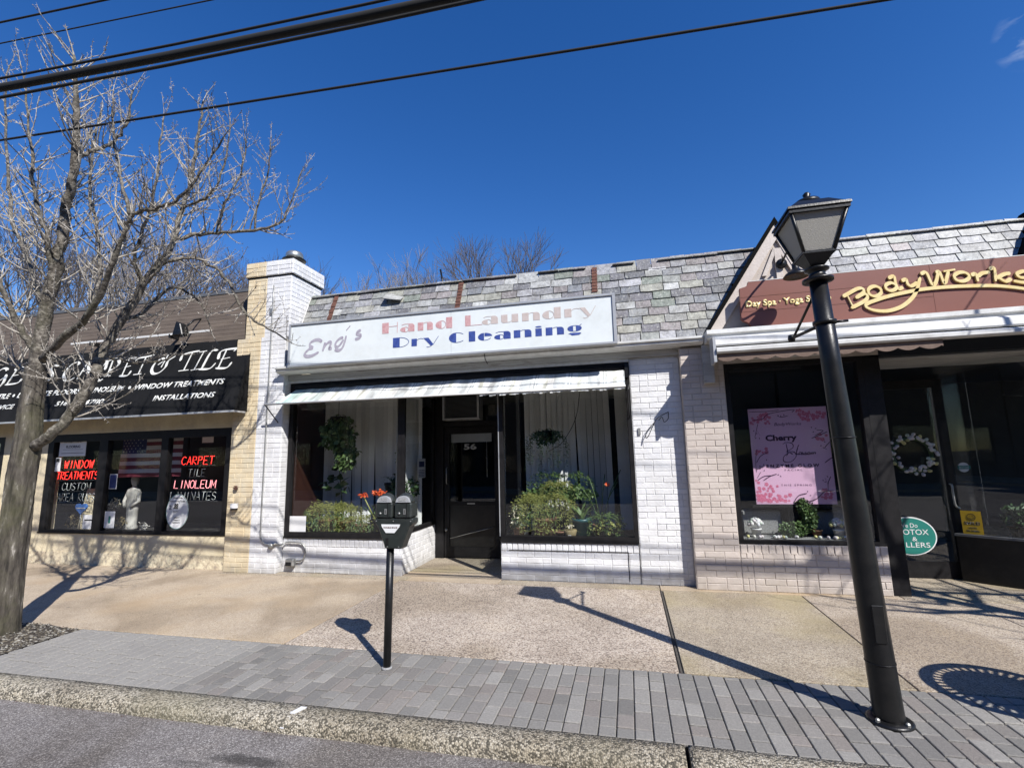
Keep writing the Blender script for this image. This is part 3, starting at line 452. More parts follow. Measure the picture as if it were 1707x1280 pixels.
LIMBS=[('trunk',[(-5.539,-2.6,-0.124,0.1068),(-5.545,-2.6,0.103,0.1023),(-5.572,-2.6,0.939,0.1064),(-5.567,-2.6,1.376,0.1061),(-5.545,-2.6,1.684,0.1023),(-5.569,-2.6,2.005,0.0898),(-5.56,-2.6,2.267,0.0827),(-5.569,-2.6,2.457,0.0751)]),('leader',[(-5.556,-2.6,2.379,0.0711),(-5.515,-2.62,2.882,0.0607),(-5.396,-2.66,3.286,0.0532),(-5.298,-2.7,3.629,0.0492),(-5.247,-2.72,3.989,0.0416),(-5.161,-2.75,4.213,0.0375),(-5.078,-2.8,4.552,0.0333),(-5.065,-2.85,4.836,0.029),(-5.045,-2.9,5.184,0.0178),(-5.047,-2.95,5.471,0.0105)]),('right',[(-5.453,-2.6,1.681,0.0489),(-5.235,-2.6,1.815,0.0466),(-5.084,-2.55,2.04,0.0482),(-4.973,-2.5,2.33,0.0465),(-4.952,-2.45,2.605,0.041),(-4.823,-2.4,2.905,0.0386),(-4.652,-2.35,3.292,0.0361),(-4.52,-2.3,3.538,0.0332),(-4.444,-2.25,3.798,0.0263),(-4.442,-2.2,4.143,0.0229),(-4.35,-2.2,4.471,0.019),(-4.302,-2.2,4.951,0.0151),(-4.262,-2.2,5.373,0.0075)]),('mid',[(-5.503,-2.6,2.524,0.039),(-5.079,-2.7,2.705,0.0333),(-4.674,-2.8,2.872,0.0278),(-4.343,-2.9,3.195,0.0224),(-4.18,-2.95,3.459,0.0197),(-4.061,-3.0,3.596,0.017),(-3.937,-3.0,3.639,0.0146),(-3.748,-3.0,3.649,0.0147),(-3.541,-3.0,3.7,0.0123),(-3.345,-3.0,3.886,0.0098),(-3.147,-3.0,4.18,0.0061)]),('mid2',[(-4.061,-3.0,3.596,0.0146),(-4.104,-3.05,3.87,0.0119),(-4.173,-3.05,4.05,0.0119),(-4.266,-3.05,4.355,0.0095),(-4.263,-3.1,4.728,0.0058)]),('low',[(-4.57,-2.3,3.519,0.021),(-4.402,-2.2,3.591,0.0187),(-4.274,-2.1,3.61,0.016),(-4.025,-2.0,3.435,0.0149),(-3.882,-1.9,3.104,0.0136),(-3.706,-1.85,2.939,0.011),(-3.371,-1.8,2.742,0.007)]),('far',[(-4.458,-2.25,3.787,0.0214),(-4.346,-2.1,3.895,0.0192),(-4.182,-2.0,3.947,0.0165),(-3.785,-1.9,3.968,0.0154),(-3.564,-1.8,4.069,0.0123),(-3.425,-1.8,4.273,0.0087),(-3.309,-1.8,4.645,0.0069)]),('cross',[(-5.067,-2.8,4.473,0.0204),(-5.017,-2.7,4.594,0.0184),(-4.901,-2.6,4.746,0.0136),(-4.759,-2.6,4.96,0.0109),(-4.723,-2.6,5.293,0.0068)]),('left1',[(-5.544,-2.6,2.587,0.0364),(-5.616,-2.7,2.749,0.0278),(-5.646,-2.8,2.963,0.0221),(-5.682,-2.9,3.23,0.0191),(-5.778,-3,3.618,0.0139),(-6.026,-3,4.27,0.0093)]),('left2',[(-5.512,-2.62,3.003,0.0289),(-5.885,-2.5,3.397,0.0245),(-6.287,-2.4,3.819,0.0225),(-6.727,-2.3,4.353,0.0202),(-6.898,-2.3,4.982,0.0145),(-7.089,-2.3,5.803,0.0116),(-7.158,-2.3,6.392,0.0058)]),('left3',[(-5.635,-2.6,2.295,0.0282),(-6.148,-2.4,2.543,0.0217),(-6.784,-2.2,2.759,0.0172),(-7.392,-2.1,3.04,0.0146)]),('up2',[(-5.38,-2.66,3.284,0.0262),(-5.303,-2.8,3.647,0.0202),(-5.366,-2.9,4.035,0.0171),(-5.369,-3,4.534,0.0118),(-5.59,-3,5.353,0.0059)]),('up3',[(-4.674,-2.8,2.872,0.0227),(-4.908,-2.6,3.377,0.019),(-5.154,-2.5,3.894,0.0168),(-5.461,-2.4,4.534,0.0144),(-5.434,-2.4,5.242,0.0086)]),('rt4',[(-4.652,-2.35,3.292,0.0206),(-4.607,-2.5,3.505,0.017),(-4.404,-2.6,3.743,0.0138),(-4.176,-2.7,4.145,0.0107),(-4.188,-2.7,4.773,0.0066)]),('rt5',[(-4.182,-2.0,3.947,0.0132),(-4.092,-2.0,4.266,0.0115),(-3.924,-2.0,4.59,0.0099),(-3.878,-2.0,5.011,0.0065)]),('rt6',[(-3.784,-1.9,3.954,0.0119),(-3.76,-1.9,4.27,0.0102),(-3.644,-1.9,4.604,0.0085),(-3.636,-1.9,4.962,0.0054)]),('rt7',[(-4.442,-2.2,4.143,0.0155),(-4.052,-2.3,4.164,0.0122),(-3.852,-2.3,4.396,0.0091),(-3.79,-2.3,4.99,0.006)]),('rt8',[(-4.823,-2.4,2.905,0.0229),(-4.806,-2.2,3.062,0.0183),(-4.718,-2.0,3.383,0.0146),(-4.456,-1.9,3.253,0.0101),(-4.256,-1.9,2.933,0.0067)]),('sm',[(-4.948,-2.45,2.575,0.0167),(-4.927,-2.3,2.542,0.0116),(-4.787,-2.1,2.54,0.0093),(-4.524,-2.0,2.637,0.0064)])]

# ------------------------------------------------------------------ ground, road, pavement
gr = MB(); gr.quad((-400, -400, -0.32), (400, -400, -0.32), (400, 400, -0.32), (-400, 400, -0.32))
tag(gr.build('ground', M['soil']), kind='structure')
tag(box('road', M['asphalt'], None, -70, 70, -13.5, -3.34, -0.3, -0.075), kind='structure')
pv = thing('pavement', None, None, (0, -1.2, 0), kind='structure'); del_keys = None
box('bedding', M['joint'], pv, -30, 30, -2.312, 0.02, -0.2, -0.012)
xs = [-13, -9.6, -6.25, -2.872, 0.262]; xs2 = [0.286, 1.672, 3.12, 4.7, 9]
sm_ = ['slab_warm', 'slab_warm', 'slab_warm', 'slab_pebble']; sm2 = ['slab_grey', 'slab_speck', 'slab_speck', 'slab_warm']
for xx, mm in ((xs, sm_), (xs2, sm2)):
    for i in range(len(xx) - 1):
        box('slab', M[mm[i]], pv, xx[i] + 0.005, xx[i + 1] - 0.005, -2.305, -0.20, -0.1, random.uniform(-0.002, 0.002), bevel=0.004)
for i, (a, b) in enumerate(((-13, -5.6), (-5.59, -2.8), (-2.79, -1.6), (-1.59, 0.262), (0.27, 2.6), (2.61, 4.6), (4.61, 9))):
    box('edge_slab', M['slab_grey' if i % 2 else 'slab_warm'], pv, a, b, -0.19, 0.0, -0.1, 0.003, bevel=0.003)
box('joint_filler', M['joint'], pv, 0.268, 0.281, -2.30, -0.2, -0.1, -0.004)
# small square pavers between pavement and kerb
pb = thing('paver_strip', None, None, (0, -2.74, 0), kind='structure')
box('bedding', M['joint'], pb, -5.04, 9, -3.18, -2.315, -0.2, -0.012)
PV = {}
def paver_mesh(L, W=0.0915):
    if L not in PV:
        m = MB(); m.box(-W / 2, W / 2, -L / 2 + 0.0055, L / 2 - 0.0055, -0.05, 0); PV[L] = m.mesh('paver', M['paver'], bevel=0.004)
    return PV[L]
rp_ = random.Random(3); pav = []
x = -5.02; k = 0
while x < 4.2:
    y = -3.178; run = [0.10] if k % 2 else []
    while y < -2.315:
        L = run.pop() if run else rp_.choice([0.19, 0.19, 0.19, 0.14, 0.10])
        L = min(L, -2.315 - y)
        if -2.315 - y - L < 0.04: L = -2.315 - y
        pav.append((x + 0.0487, y + L / 2, round(L, 3))); y += L
    x += 0.0975; k += 1
pav.sort(key=lambda q: abs(q[0] + 0.6))
def paver_at(q): return (q[0], q[1], rp_.uniform(-0.0025, 0.002)), (rp_.uniform(-0.008, 0.008), rp_.uniform(-0.008, 0.008), rp_.uniform(-0.006, 0.006))
for q in pav[:300]:
    pos, rot = paver_at(q); place('paver', paver_mesh(q[2]), pb, pos, rot)
bm = bmesh.new()
for q in pav[300:]:
    pos, rot = paver_at(q); kk = len(bm.verts); bm.from_mesh(paver_mesh(q[2])); bm.verts.ensure_lookup_table()
    mt = Matrix.Translation(Vector(pos) - WO[pb]) @ Matrix.Rotation(rot[2], 4, 'Z')
    for v in bm.verts[kk:]: v.co = mt @ v.co
me = bpy.data.meshes.new('pavers'); bm.to_mesh(me); bm.free(); me.materials.append(M['paver'])
tag(place('pavers', me, pb, tuple(WO[pb])), kind='stuff')
# kerb: long cast stones with a worn round nose
kb = thing('kerb', None, None, (0, -3.27, 0), kind='structure')
def kerb_stone(x0, x1, seed):
    rr = random.Random(seed); prof = [(-3.182, -0.12), (-3.182, 0.002), (-3.24, 0.004), (-3.295, 0.002), (-3.325, -0.006), (-3.347, -0.022), (-3.358, -0.045), (-3.362, -0.12)]
    n = int((x1 - x0) / 0.03); m = MB()
    for i in range(n + 1):
        xx = x0 + (x1 - x0) * i / n; w = 0.003 * math.sin(xx * 7) + 0.002 * math.sin(xx * 23 + 1); e = 0.004 if i in (0, n) else 0
        for j, (yy, zz) in enumerate(prof): m.v.append((xx, yy + (w + rr.uniform(-0.002, 0.002) if 2 < j < 7 else 0) + (e if j > 2 else 0), zz + (rr.uniform(-0.0015, 0.0015) if j > 1 else 0) - (e if j > 2 else 0)))
    p = len(prof)
    for i in range(n):
        for j in range(p - 1): m.f.append((i * p + j, i * p + j + 1, (i + 1) * p + j + 1, (i + 1) * p + j)); m.sm.append(True)
    m.f.append(tuple(range(p))); m.f.append(tuple(n * p + j for j in reversed(range(p)))); m.sm += [False, False]
    m.build('kerb_stone', M['kerb'], kb)
kerb_stone(-12, -5.9, 1); kerb_stone(-5.885, 0.196, 2); kerb_stone(0.216, 3.3, 3); kerb_stone(3.312, 9, 4)
ck = MB()
for i in range(9): ck.box(-2.06 + i * 0.004, -2.035 + i * 0.006, -3.365 + i * 0.016, -3.349 + i * 0.016, -0.045 + min(i, 4) * 0.0125, -0.04 + min(i, 4) * 0.0125)
tag(ck.build('chalk_mark', M['paper'], kb), label='white chalk tick across the kerb edge')
# tree pit
tp = MB(); rr = random.Random(5); nx, ny = 40, 22
for i in range(nx + 1):
    for j in range(ny + 1):
        xx = -7.2 + 2.14 * i / nx; yy = -3.18 + 0.87 * j / ny; d = math.hypot(xx + 5.55, yy + 2.62)
        tp.v.append((xx, yy, -0.02 + 0.06 * math.exp(-d * d * 6) + rr.uniform(-0.008, 0.008)))
for i in range(nx):
    for j in range(ny): a = i * (ny + 1) + j; tp.f.append((a, a + ny + 1, a + ny + 2, a + 1)); tp.sm.append(False)
for _ in range(900):
    xx = rr.uniform(-6.6, -5.07); yy = rr.uniform(-3.15, -2.32); d = math.hypot(xx + 5.55, yy + 2.62); z = -0.015 + 0.06 * math.exp(-d * d * 6); s = rr.uniform(0.005, 0.014)
    a = Vector((xx, yy, z)); tp.tri(a + Vector((s, 0, 0)), a + Vector((0, s, rr.uniform(0, s))), a + Vector((-s, -s * .5, s)))
tag(tp.build('tree_pit_soil', M['soil']), kind='stuff')

# ------------------------------------------------------------------ the far side of the street (mirrored in the shop glass)
tag(box('far_pavement', M['slab_warm'], None, -70, 70, -17.2, -13.5, -0.3, 0.02), kind='structure')
rr = random.Random(12); x = -36
for i, (w, h, lab) in enumerate(((11, 6.5, 'low brick shop across the road, leftmost of the far row'), (9, 7.5, 'taller brown shop across the road behind the viewer, left of the middle'), (12, 6.0, 'long low shop across the road facing the laundry'), (10, 8.0, 'tallest dark shop across the road, right of the middle'), (13, 6.5, 'wide low shop across the road, rightmost of the far row'), (10, 7, 'end shop across the road beyond the wide one'))):
    b = thing('far_shop', lab, 'building', (x + w / 2, -19, 0), group='shops across the road')
    box('wall', M['opp'], b, x, x + w, -26, -17.2, 0, h)
    box('roof', M['lap'], b, x - 0.1, x + w + 0.1, -26.2, -17.0, h, h + 0.3)
    for k in range(3):
        wx = x + 0.7 + k * (w - 1) / 3
        f = box('window', M['black_frame'], b, wx, wx + w / 3 - 0.9, -17.2, -17.14, 0.7, 2.6); box('pane', M['glass'], f, wx + 0.1, wx + w / 3 - 1.0, -17.13, -17.12, 0.8, 2.5)
    x += w + 0.15

# ------------------------------------------------------------------ laundry shop
LX = (-2.3, 0.0, 0.0)
lau = thing('laundry_shop', 'white painted brick laundry shop with recessed black door and slate mansard roof', 'building', LX)
def wallpart(parent, name, mat, x0, x1, y0, y1, z0, z1): return box(name, mat, parent, x0, x1, y0, y1, z0, z1)
w = wallpart(lau, 'pier', M['white_mortar'], 0.075, 0.66, 0.010, 0.25, 0, 2.66); brickwork(w, (0.078, 0.010), (0.656, 0.010), 0.002, 2.64, M['white_brick'])
w = wallpart(lau, 'wall', M['white_mortar'], -1.60, 0.072, 0.012, 0.22, 0, 0.448); brickwork(w, (-1.597, 0.012), (0.069, 0.012), 0.002, 0.345, M['white_brick'])
def rowlock(parent, x0, x1, y, z0, z1, mat):
    n = int((x1 - x0) / 0.068); st = (x1 - x0) / n
    for i in range(n): place('brick', brick_mesh(mat, 0.06, z1 - z0 - 0.006), parent, (x0 + (i + .5) * st, y + random.uniform(-.002, .002), (z0 + z1) / 2), (0, 0, random.uniform(-.01, .01)))
rowlock(w, -1.595, 0.067, 0.009, 0.345, 0.445, M['white_brick'])
w = wallpart(lau, 'wall', M['white_mortar'], -4.735, -2.945, 0.012, 0.22, 0, 0.455); brickwork(w, (-4.735, 0.012), (-2.945, 0.012), 0.002, 0.345, M['white_brick']); rowlock(w, -4.73, -2.95, 0.009, 0.345, 0.445, M['white_brick'])
w = wallpart(lau, 'wall', M['white_mortar'], -3.12, -2.942, 0.222, 1.16, 0, 0.50)
box('wall', M['white_mortar'], w, -3.12, -2.9421, 0.0125, 0.2215, 0.4555, 0.50)
brickwork(w, (-2.942, 0.014), (-2.942, 1.16), 0.002, 0.49, M['white_brick'])
w = wallpart(lau, 'wall', M['white_mortar'], -1.598, -1.42, 0.222, 1.16, 0, 0.448)
box('side_wall', M['white_mortar'], lau, 0.40, 0.62, 0.26, 9.0, 0, 3.9)
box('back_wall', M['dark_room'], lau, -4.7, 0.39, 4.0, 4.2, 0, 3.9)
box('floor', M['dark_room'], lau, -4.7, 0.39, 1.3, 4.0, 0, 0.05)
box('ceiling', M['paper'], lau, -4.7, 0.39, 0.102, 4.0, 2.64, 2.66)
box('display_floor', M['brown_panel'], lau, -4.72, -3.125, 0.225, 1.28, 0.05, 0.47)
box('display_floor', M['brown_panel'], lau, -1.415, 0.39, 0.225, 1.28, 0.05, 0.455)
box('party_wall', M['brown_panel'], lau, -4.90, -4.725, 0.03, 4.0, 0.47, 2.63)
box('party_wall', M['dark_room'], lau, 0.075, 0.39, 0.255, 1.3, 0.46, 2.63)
sm3 = MB(); sm3.box(-1.50, -0.055, 0.0005, 0.004, 0.352, 0.360); sm3.box(-0.062, -0.054, 0.0005, 0.004, 0.03, 0.352); sm3.build('panel_groove', M['black_frame'], lau)
MB().box(0.0725, 0.0748, -0.002, 0.02, 0.0, 0.445).build('pier_seam', M['tar'], lau)
lw = thing('loose_cable', 'thin curled loose cable sticking out of the white brick pier', 'cable', (0.3, -0.05, 1.85))
MB().tube(catmull([(0.50, -0.005, 1.98), (0.44, -0.05, 1.95), (0.36, -0.09, 1.90), (0.30, -0.10, 1.80), (0.25, -0.08, 1.70), (0.22, -0.05, 1.68), (0.24, -0.04, 1.76), (0.33, -0.05, 1.86)], 6), 0.0045, 5).build('strand', M['cable'], lw); MB().tube(catmull([(0.50, -0.005, 1.98), (0.49, -0.04, 1.90), (0.44, -0.06, 1.86), (0.42, -0.05, 1.92), (0.38, -0.03, 1.88)], 6), 0.004, 5).build('strand', M['cable'], lw); box('wall_plate', M['steel'], lw, 0.135, 0.165, -0.012, 0.0, 1.72, 1.80)
# front head board, fascia, gutter
box('head_board', M['black_frame'], lau, -4.72, 0.072, 0.006, 0.10, 2.44, 2.62)
box('fascia_board', M['old_trim'], lau, -4.735, 0.93, -0.045, 0.20, 2.665, 2.735)
box('lintel', M['white_paint'], lau, -4.735, 0.072, -0.008, 0.20, 2.622, 2.663)
gt = MB().prism([(-0.05, 2.738), (-0.19, 2.738), (-0.235, 2.765), (-0.235, 2.79), (-0.26, 2.80), (-0.26, 2.825), (-0.22, 2.825), (-0.215, 2.79), (-0.08, 2.775), (-0.07, 2.83), (-0.05, 2.83)], -4.80, 0.925, 'x').build('gutter', M['white_paint'], lau)
tag(gt, label='weathered white gutter, stained and peeling')
# mansard roof with slates
TH = math.atan2(0.48, 1.16)
def roof_pt(s): return (-0.14 + 0.48 * s, 2.84 + 1.16 * s)
deck = MB().prism([(-0.13, 2.832), (0.35, 3.985), (0.9, 3.985), (0.9, 2.832)], -4.70, 1.5, 'x').build('roof', M['tar'], lau)
SL = {}
def slate_mesh(wd, key):
    kk = (round(wd, 2), key)
    if kk not in SL:
        rr = random.Random(hash(kk) % 1000); h = 0.205; w2 = round(wd, 2) / 2; c = [rr.uniform(0, 0.012) for _ in range(4)]
        poly = [(-w2 + 0.004 + c[0] * .4, -h / 2 + c[1] * .5), (-w2 / 3, -h / 2 - c[2] * .4), (w2 / 2, -h / 2 + c[3] * .3), (w2 - 0.003 - c[1] * .4, -h / 2 + c[2] * .5), (w2 - 0.003, h / 2), (-w2 + 0.003, h / 2)]
        SL[kk] = MB().prism(poly, -0.006, 0.006).mesh('slate', M[key])
    return SL[kk]
def slates(parent, x0, x1, key, keep, seed, rows=10):
    rr = random.Random(seed); ex = 1.255 / rows
    for r in range(rows):
        x = x0 + (r % 2) * 0.11
        if r % 2: widths = [x - x0]; x = x0
        else: widths = []
        while x < x1 - 0.02:
            wd = widths.pop() if widths else rr.choice([0.19, 0.22, 0.24, 0.26, 0.29])
            wd = min(wd, x1 - x)
            if x1 - x - wd < 0.05: wd = x1 - x
            s = (r * ex + 0.1025 - 0.01) / 1.255; y, z = roof_pt(s); xc = x + wd / 2
            if wd > 0.03 and keep(xc, z - 0.05, wd):
                j = rr.uniform(-0.006, 0.006)
                place('slate', slate_mesh(wd, key), parent, (xc, y - 0.018 + rr.uniform(-.003, .002), z + j), (-(TH + R(5.2)) + rr.uniform(-.012, .012), rr.uniform(-.008, .008) + (0.09 if rr.random() < 0.02 else 0), rr.uniform(-.008, .008)))
            x += wd
def gz(x, c): return 4.12 - (c - x) / 0.66 if x < c else 4.12 - (x - c) / 0.44
slates(deck, -4.68, 1.82, 'slate', lambda x, z, w_: z > gz(x, 1.825) - 0.06, 21)
rr = random.Random(77); x = -4.66
while x < 1.75:
    wd = rr.uniform(0.28, 0.46)
    if rr.random() < 0.9:
        place('ridge_slate', MB().box(-wd / 2 + .004, wd / 2 - .004, -0.10, 0.10, -0.006, 0.006).mesh('ridge_slate', M['slate']), deck, (x + wd / 2, 0.385, 4.012 + rr.uniform(-.004, .006)), (rr.uniform(-.12, -.03), rr.uniform(-.02, .02), 0))
    x += wd
for xa, sa, sb in ((-2.2, 0.62, 1.01), (-0.30, 0.66, 1.01), (-4.22, 0.30, 1.01)):
    (ya, za), (yb, zb) = roof_pt(sa), roof_pt(sb); m = MB()
    for i in range(8):
        t0, t1 = i / 8, (i + 1) / 8; o = 0.045
        m.quad((xa - 0.035 - rr.uniform(0, .01), ya + (yb - ya) * t0 - o, za + (zb - za) * t0), (xa + 0.035 + rr.uniform(0, .01), ya + (yb - ya) * t0 - o, za + (zb - za) * t0), (xa + 0.035, ya + (yb - ya) * t1 - o + .008, za + (zb - za) * t1), (xa - 0.035, ya + (yb - ya) * t1 - o + .008, za + (zb - za) * t1))
    m.build('rust_strip', M['rust'], lau)
sl = place('slate', slate_mesh(0.29, 'slate'), deck, (-3.22, 0.22, 3.86), (-TH - .5, 0.16, 0.12)); tag(sl, label='mossy green slate that has slipped out of line')
box('rust_cap', M['rust'], lau, -2.02, -1.62, 0.30, 0.44, 4.0, 4.03)
MB().tube([(-2.52, 0.5, 3.9), (-2.60, 0.5, 4.32)], 0.016, 6).build('vent_stub', M['black_metal'], lau)
MB().prism([(-0.155, 2.83), (-0.115, 2.83), (0.37, 4.02), (0.33, 4.02)], -4.705, -4.685, 'x').build('flashing', M['white_paint'], lau)

def window_frame(parent, name, x0, x1, z0, z1, y=0.0, d=0.07, bars=(), t=0.055, sill=0.075, mat='black_frame', glassy=0.045):
    wnd = box(name, M[mat], parent, x0, x1, y, y + d + 0.02, z0, z0 + sill)          # bottom rail
    box('sill', M[mat], wnd, x0 - 0.004, x1 + 0.004, y - 0.012, y, z0, z0 + 0.022)
    box('frame', M[mat], wnd, x0, x0 + t, y, y + d, z0 + sill, z1); box('frame', M[mat], wnd, x1 - t, x1, y, y + d, z0 + sill, z1); box('frame', M[mat], wnd, x0 + t, x1 - t, y, y + d, z1 - t, z1)
    e = [x0 + t] + [b for bb in bars for b in bb] + [x1 - t]
    for bb in bars: box('mullion', M[mat], wnd, bb[0], bb[1], y + 0.002, y + d, z0 + sill, z1 - t)
    for i in range(0, len(e), 2): box('pane', M['glass'], wnd, e[i], e[i + 1], y + glassy, y + glassy + 0.006, z0 + sill, z1 - t)
    return wnd
window_frame(lau, 'window', -4.72, -2.96, 0.456, 2.44, t=0.06)
window_frame(lau, 'window', -1.60, 0.072, 0.449, 2.44, t=0.05)
sw = box('side_window', M['black_frame'], lau, -2.99, -2.935, 0.0215, 1.13, 0.502, 0.56)
box('mullion', M['black_frame'], sw, -2.958, -2.915, -0.002, 0.045, 0.50, 2.44); box('frame', M['black_frame'], sw, -2.985, -2.935, 1.06, 1.13, 0.56, 2.44); box('pane', M['glass'], sw, -2.955, -2.949, 0.046, 1.06, 0.56, 2.44)
sw = box('side_window', M['black_frame'], lau, -1.605, -1.55, 0.092, 1.13, 0.449, 0.52)
box('frame', M['alu_dark'], sw, -1.605, -1.555, 1.06, 1.13, 0.52, 2.44); box('pane', M['glass'], sw, -1.585, -1.579, 0.09, 1.06, 0.52, 2.44)
box('corner_post', M['alu'], lau, -1.612, -1.601, -0.004, 0.03, 0.52, 2.44)
# door recess
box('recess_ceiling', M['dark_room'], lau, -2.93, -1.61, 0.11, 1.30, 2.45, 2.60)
rf = MB().box(-2.938, -1.602, 0.002, 0.235, -0.1, 0.004).build('doorstep', M['slab_warm'], lau); tag(rf, label='warm grey front slab of the doorstep')
box('doorstep', M['slab_grey'], lau, -2.938, -1.602, 0.245, 1.25, -0.1, 0.006); box('doorstep_strip', M['rust'], lau, -2.938, -1.602, 0.236, 0.244, -0.1, 0.001)
box('jamb', M['black_frame'], lau, -2.938, -2.80, 1.13, 1.25, 0.006, 2.44); box('jamb', M['black_frame'], lau, -1.90, -1.602, 1.13, 1.25, 0.006, 2.44)
tr = box('transom', M['black_frame'], lau, -2.80, -1.90, 1.14, 1.22, 1.98, 2.06); box('pane', M['glass'], tr, -2.12, -1.905, 1.17, 1.176, 2.06, 2.44)
dr = box('door', M['black_frame'], lau, -2.79, -2.71, 1.15, 1.20, 0.02, 1.97)
for nm, a in (('stile', (-1.985, -1.91, 1.15, 1.20, 0.02, 1.97)), ('rail', (-2.709, -1.986, 1.15, 1.20, 0.02, 0.17)), ('rail', (-2.709, -1.986, 1.15, 1.20, 1.87, 1.97)), ('rail', (-2.709, -1.986, 1.15, 1.20, 0.78, 0.84))): box(nm, M['black_frame'], dr, *a)
box('pane', M['glass'], dr, -2.709, -1.986, 1.17, 1.176, 0.84, 1.87); box('kick_panel', M['black_metal'], dr, -2.705, -1.99, 1.165, 1.18, 0.172, 0.778)
text('house_number', '56', -2.477, 1.625, 0.205, 0.09, 1.168, M['alu'], dr, bold=0.03, thick=0.002)
box('window_shade', M['alu'], dr, -2.70, -2.04, 1.21, 1.22, 1.74, 1.87); MB().tube([(-2.12, 1.215, 1.76), (-2.12, 1.215, 1.20)], 0.003, 5).build('shade_cord', M['paper'], dr)
MB().tube([(-2.74, 1.14, 1.10), (-2.74, 1.10, 1.12), (-2.74, 1.10, 1.34), (-2.74, 1.14, 1.36)], 0.009, 6).build('handle', M['steel'], dr)
MB().lathe([(0, 0), (0.02, 0.002), (0.024, 0.02), (0.0, 0.03)], (0, 0, 0), 10).build('lock', M['steel'], dr, org=(0, 0, 0)).rotation_euler = (R(90), 0, 0)
bpy.data.objects['lock'].location = Vector((-2.755, 1.147, 0.42)) - WO[dr]
box('mail_slot', M['steel'], dr, -2.42, -2.30, 1.142, 1.15, 0.80, 0.82)
MB().tube([(-2.69, 1.12, 0.30), (-2.0, 1.12, 0.47)], 0.006, 5).build('push_bar', M['steel'], dr)

ac = thing('window_air_conditioner', 'white window air conditioner with dark louvres above the black door', 'air conditioner', (-2.45, 1.1, 2.1))
box('casing', M['alu'], ac, -2.735, -2.15, 0.92, 1.139, 2.075, 2.10); box('casing_side', M['alu'], ac, -2.735, -2.705, 0.92, 1.139, 2.10, 2.44); box('casing_side', M['alu'], ac, -2.18, -2.15, 0.92, 1.139, 2.10, 2.44)
box('grille_back', M['black_frame'], ac, -2.705, -2.18, 1.0, 1.139, 2.10, 2.44)
for i in range(18): box('louvre', M['alu_dark'], ac, -2.70, -2.185, 0.945, 0.985, 2.108 + i * 0.0182, 2.114 + i * 0.0182)

# vertical blinds
def blinds(x0, x1, y, z0, z1, label, n, ang, seed, gaps=()):
    rr = random.Random(seed); t = thing('vertical_blinds', label, 'blinds', ((x0 + x1) / 2, y, z0), group='vertical blinds in the laundry windows')
    box('head_rail', M['blind'], t, x0, x1, y - 0.03, y + 0.03, z1, z1 + 0.04)
    for i in range(n):
        if i in gaps: continue
        xx = x0 + (x1 - x0) * (i + 0.5) / n; a = ang + rr.uniform(-0.12, 0.12); wd = 0.089; dx, dy = math.cos(a) * wd / 2, math.sin(a) * wd / 2; sk = rr.uniform(-0.012, 0.012) + (0.07 if rr.random() < .03 else 0)
        m = MB(); m.quadbox([(xx - dx + sk, y - dy, z0), (xx + dx + sk, y + dy, z0), (xx + dx + sk, y + dy + .0015, z0), (xx - dx + sk, y - dy + .0015, z0), (xx - dx, y - dy, z1), (xx + dx, y + dy, z1), (xx + dx, y + dy + .0015, z1), (xx - dx, y - dy + .0015, z1)])
        m.build('vane', M['blind'], t)
blinds(-4.71, -3.05, 0.86, 0.50, 2.40, 'pale vertical blinds behind the plants in the left laundry window', 21, 0.45, 1)
blinds(-1.44, 0.02, 0.86, 0.49, 2.40, 'pale vertical blinds behind the plants in the right laundry window', 18, 0.48, 2, gaps=(15,))
t = thing('vertical_blinds', 'pale blind vanes along the side window beside the black door', 'blinds', (-3.12, 0.5, 0.5), group='vertical blinds in the laundry windows')
for i in range(8): m = MB(); y0 = 0.12 + i * 0.105; m.quadbox([(-3.10, y0, 0.52), (-3.09, y0 + .09, 0.52), (-3.088, y0 + .09, 0.52), (-3.098, y0, 0.52), (-3.10, y0, 2.4), (-3.09, y0 + .09, 2.4), (-3.088, y0 + .09, 2.4), (-3.098, y0, 2.4)]); m.build('vane', M['blind'], t)

# ------------------------------------------------------------------ chimney pillar between the shops
ch = thing('chimney_pillar', 'tall brick chimney pillar, yellow on the left half and white on the right', 'chimney', (-5.15, 0, 0))
core = box('core', M['white_mortar'], ch, -5.17, -4.742, -0.118, 0.25, 0, 3.30); brickwork(core, (-5.168, -0.118), (-4.744, -0.118), 0.002, 3.31, M['white_brick'])
brickwork(core, (-4.742, -0.116), (-4.742, 0.010), 0.002, 2.66, M['white_brick'], maxn=0)
cy = box('yellow_core', M['yellow_mortar'], ch, -5.585, -5.171, -0.117, 0.25, 0, 3.30); brickwork(cy, (-5.583, -0.117), (-5.173, -0.117), 0.002, 3.31, M['yellow_brick'])
st = box('stack', M['white_mortar'], ch, -5.12, -4.70, -0.118, 0.58, 3.301, 4.24); brickwork(st, (-5.118, -0.118), (-4.702, -0.118), 3.31, 4.24, M['white_brick']); brickwork(st, (-4.70, -0.116), (-4.70, 0.578), 3.31, 4.24, M['white_brick'])
sy = box('yellow_stack', M['yellow_mortar'], ch, -5.45, -5.121, -0.117, 0.58, 3.301, 4.24); brickwork(sy, (-5.448, -0.117), (-5.123, -0.117), 3.31, 4.24, M['yellow_brick'])
cp = box('cap', M['white_mortar'], ch, -5.13, -4.665, -0.145, 0.61, 4.262, 4.485); brickwork(cp, (-5.12, -0.145), (-4.667, -0.145), 4.265, 4.485, M['white_brick'], rnd=random.Random(4)); brickwork(cp, (-4.665, -0.143), (-4.665, 0.608), 4.265, 4.485, M['white_brick'], rnd=random.Random(5))
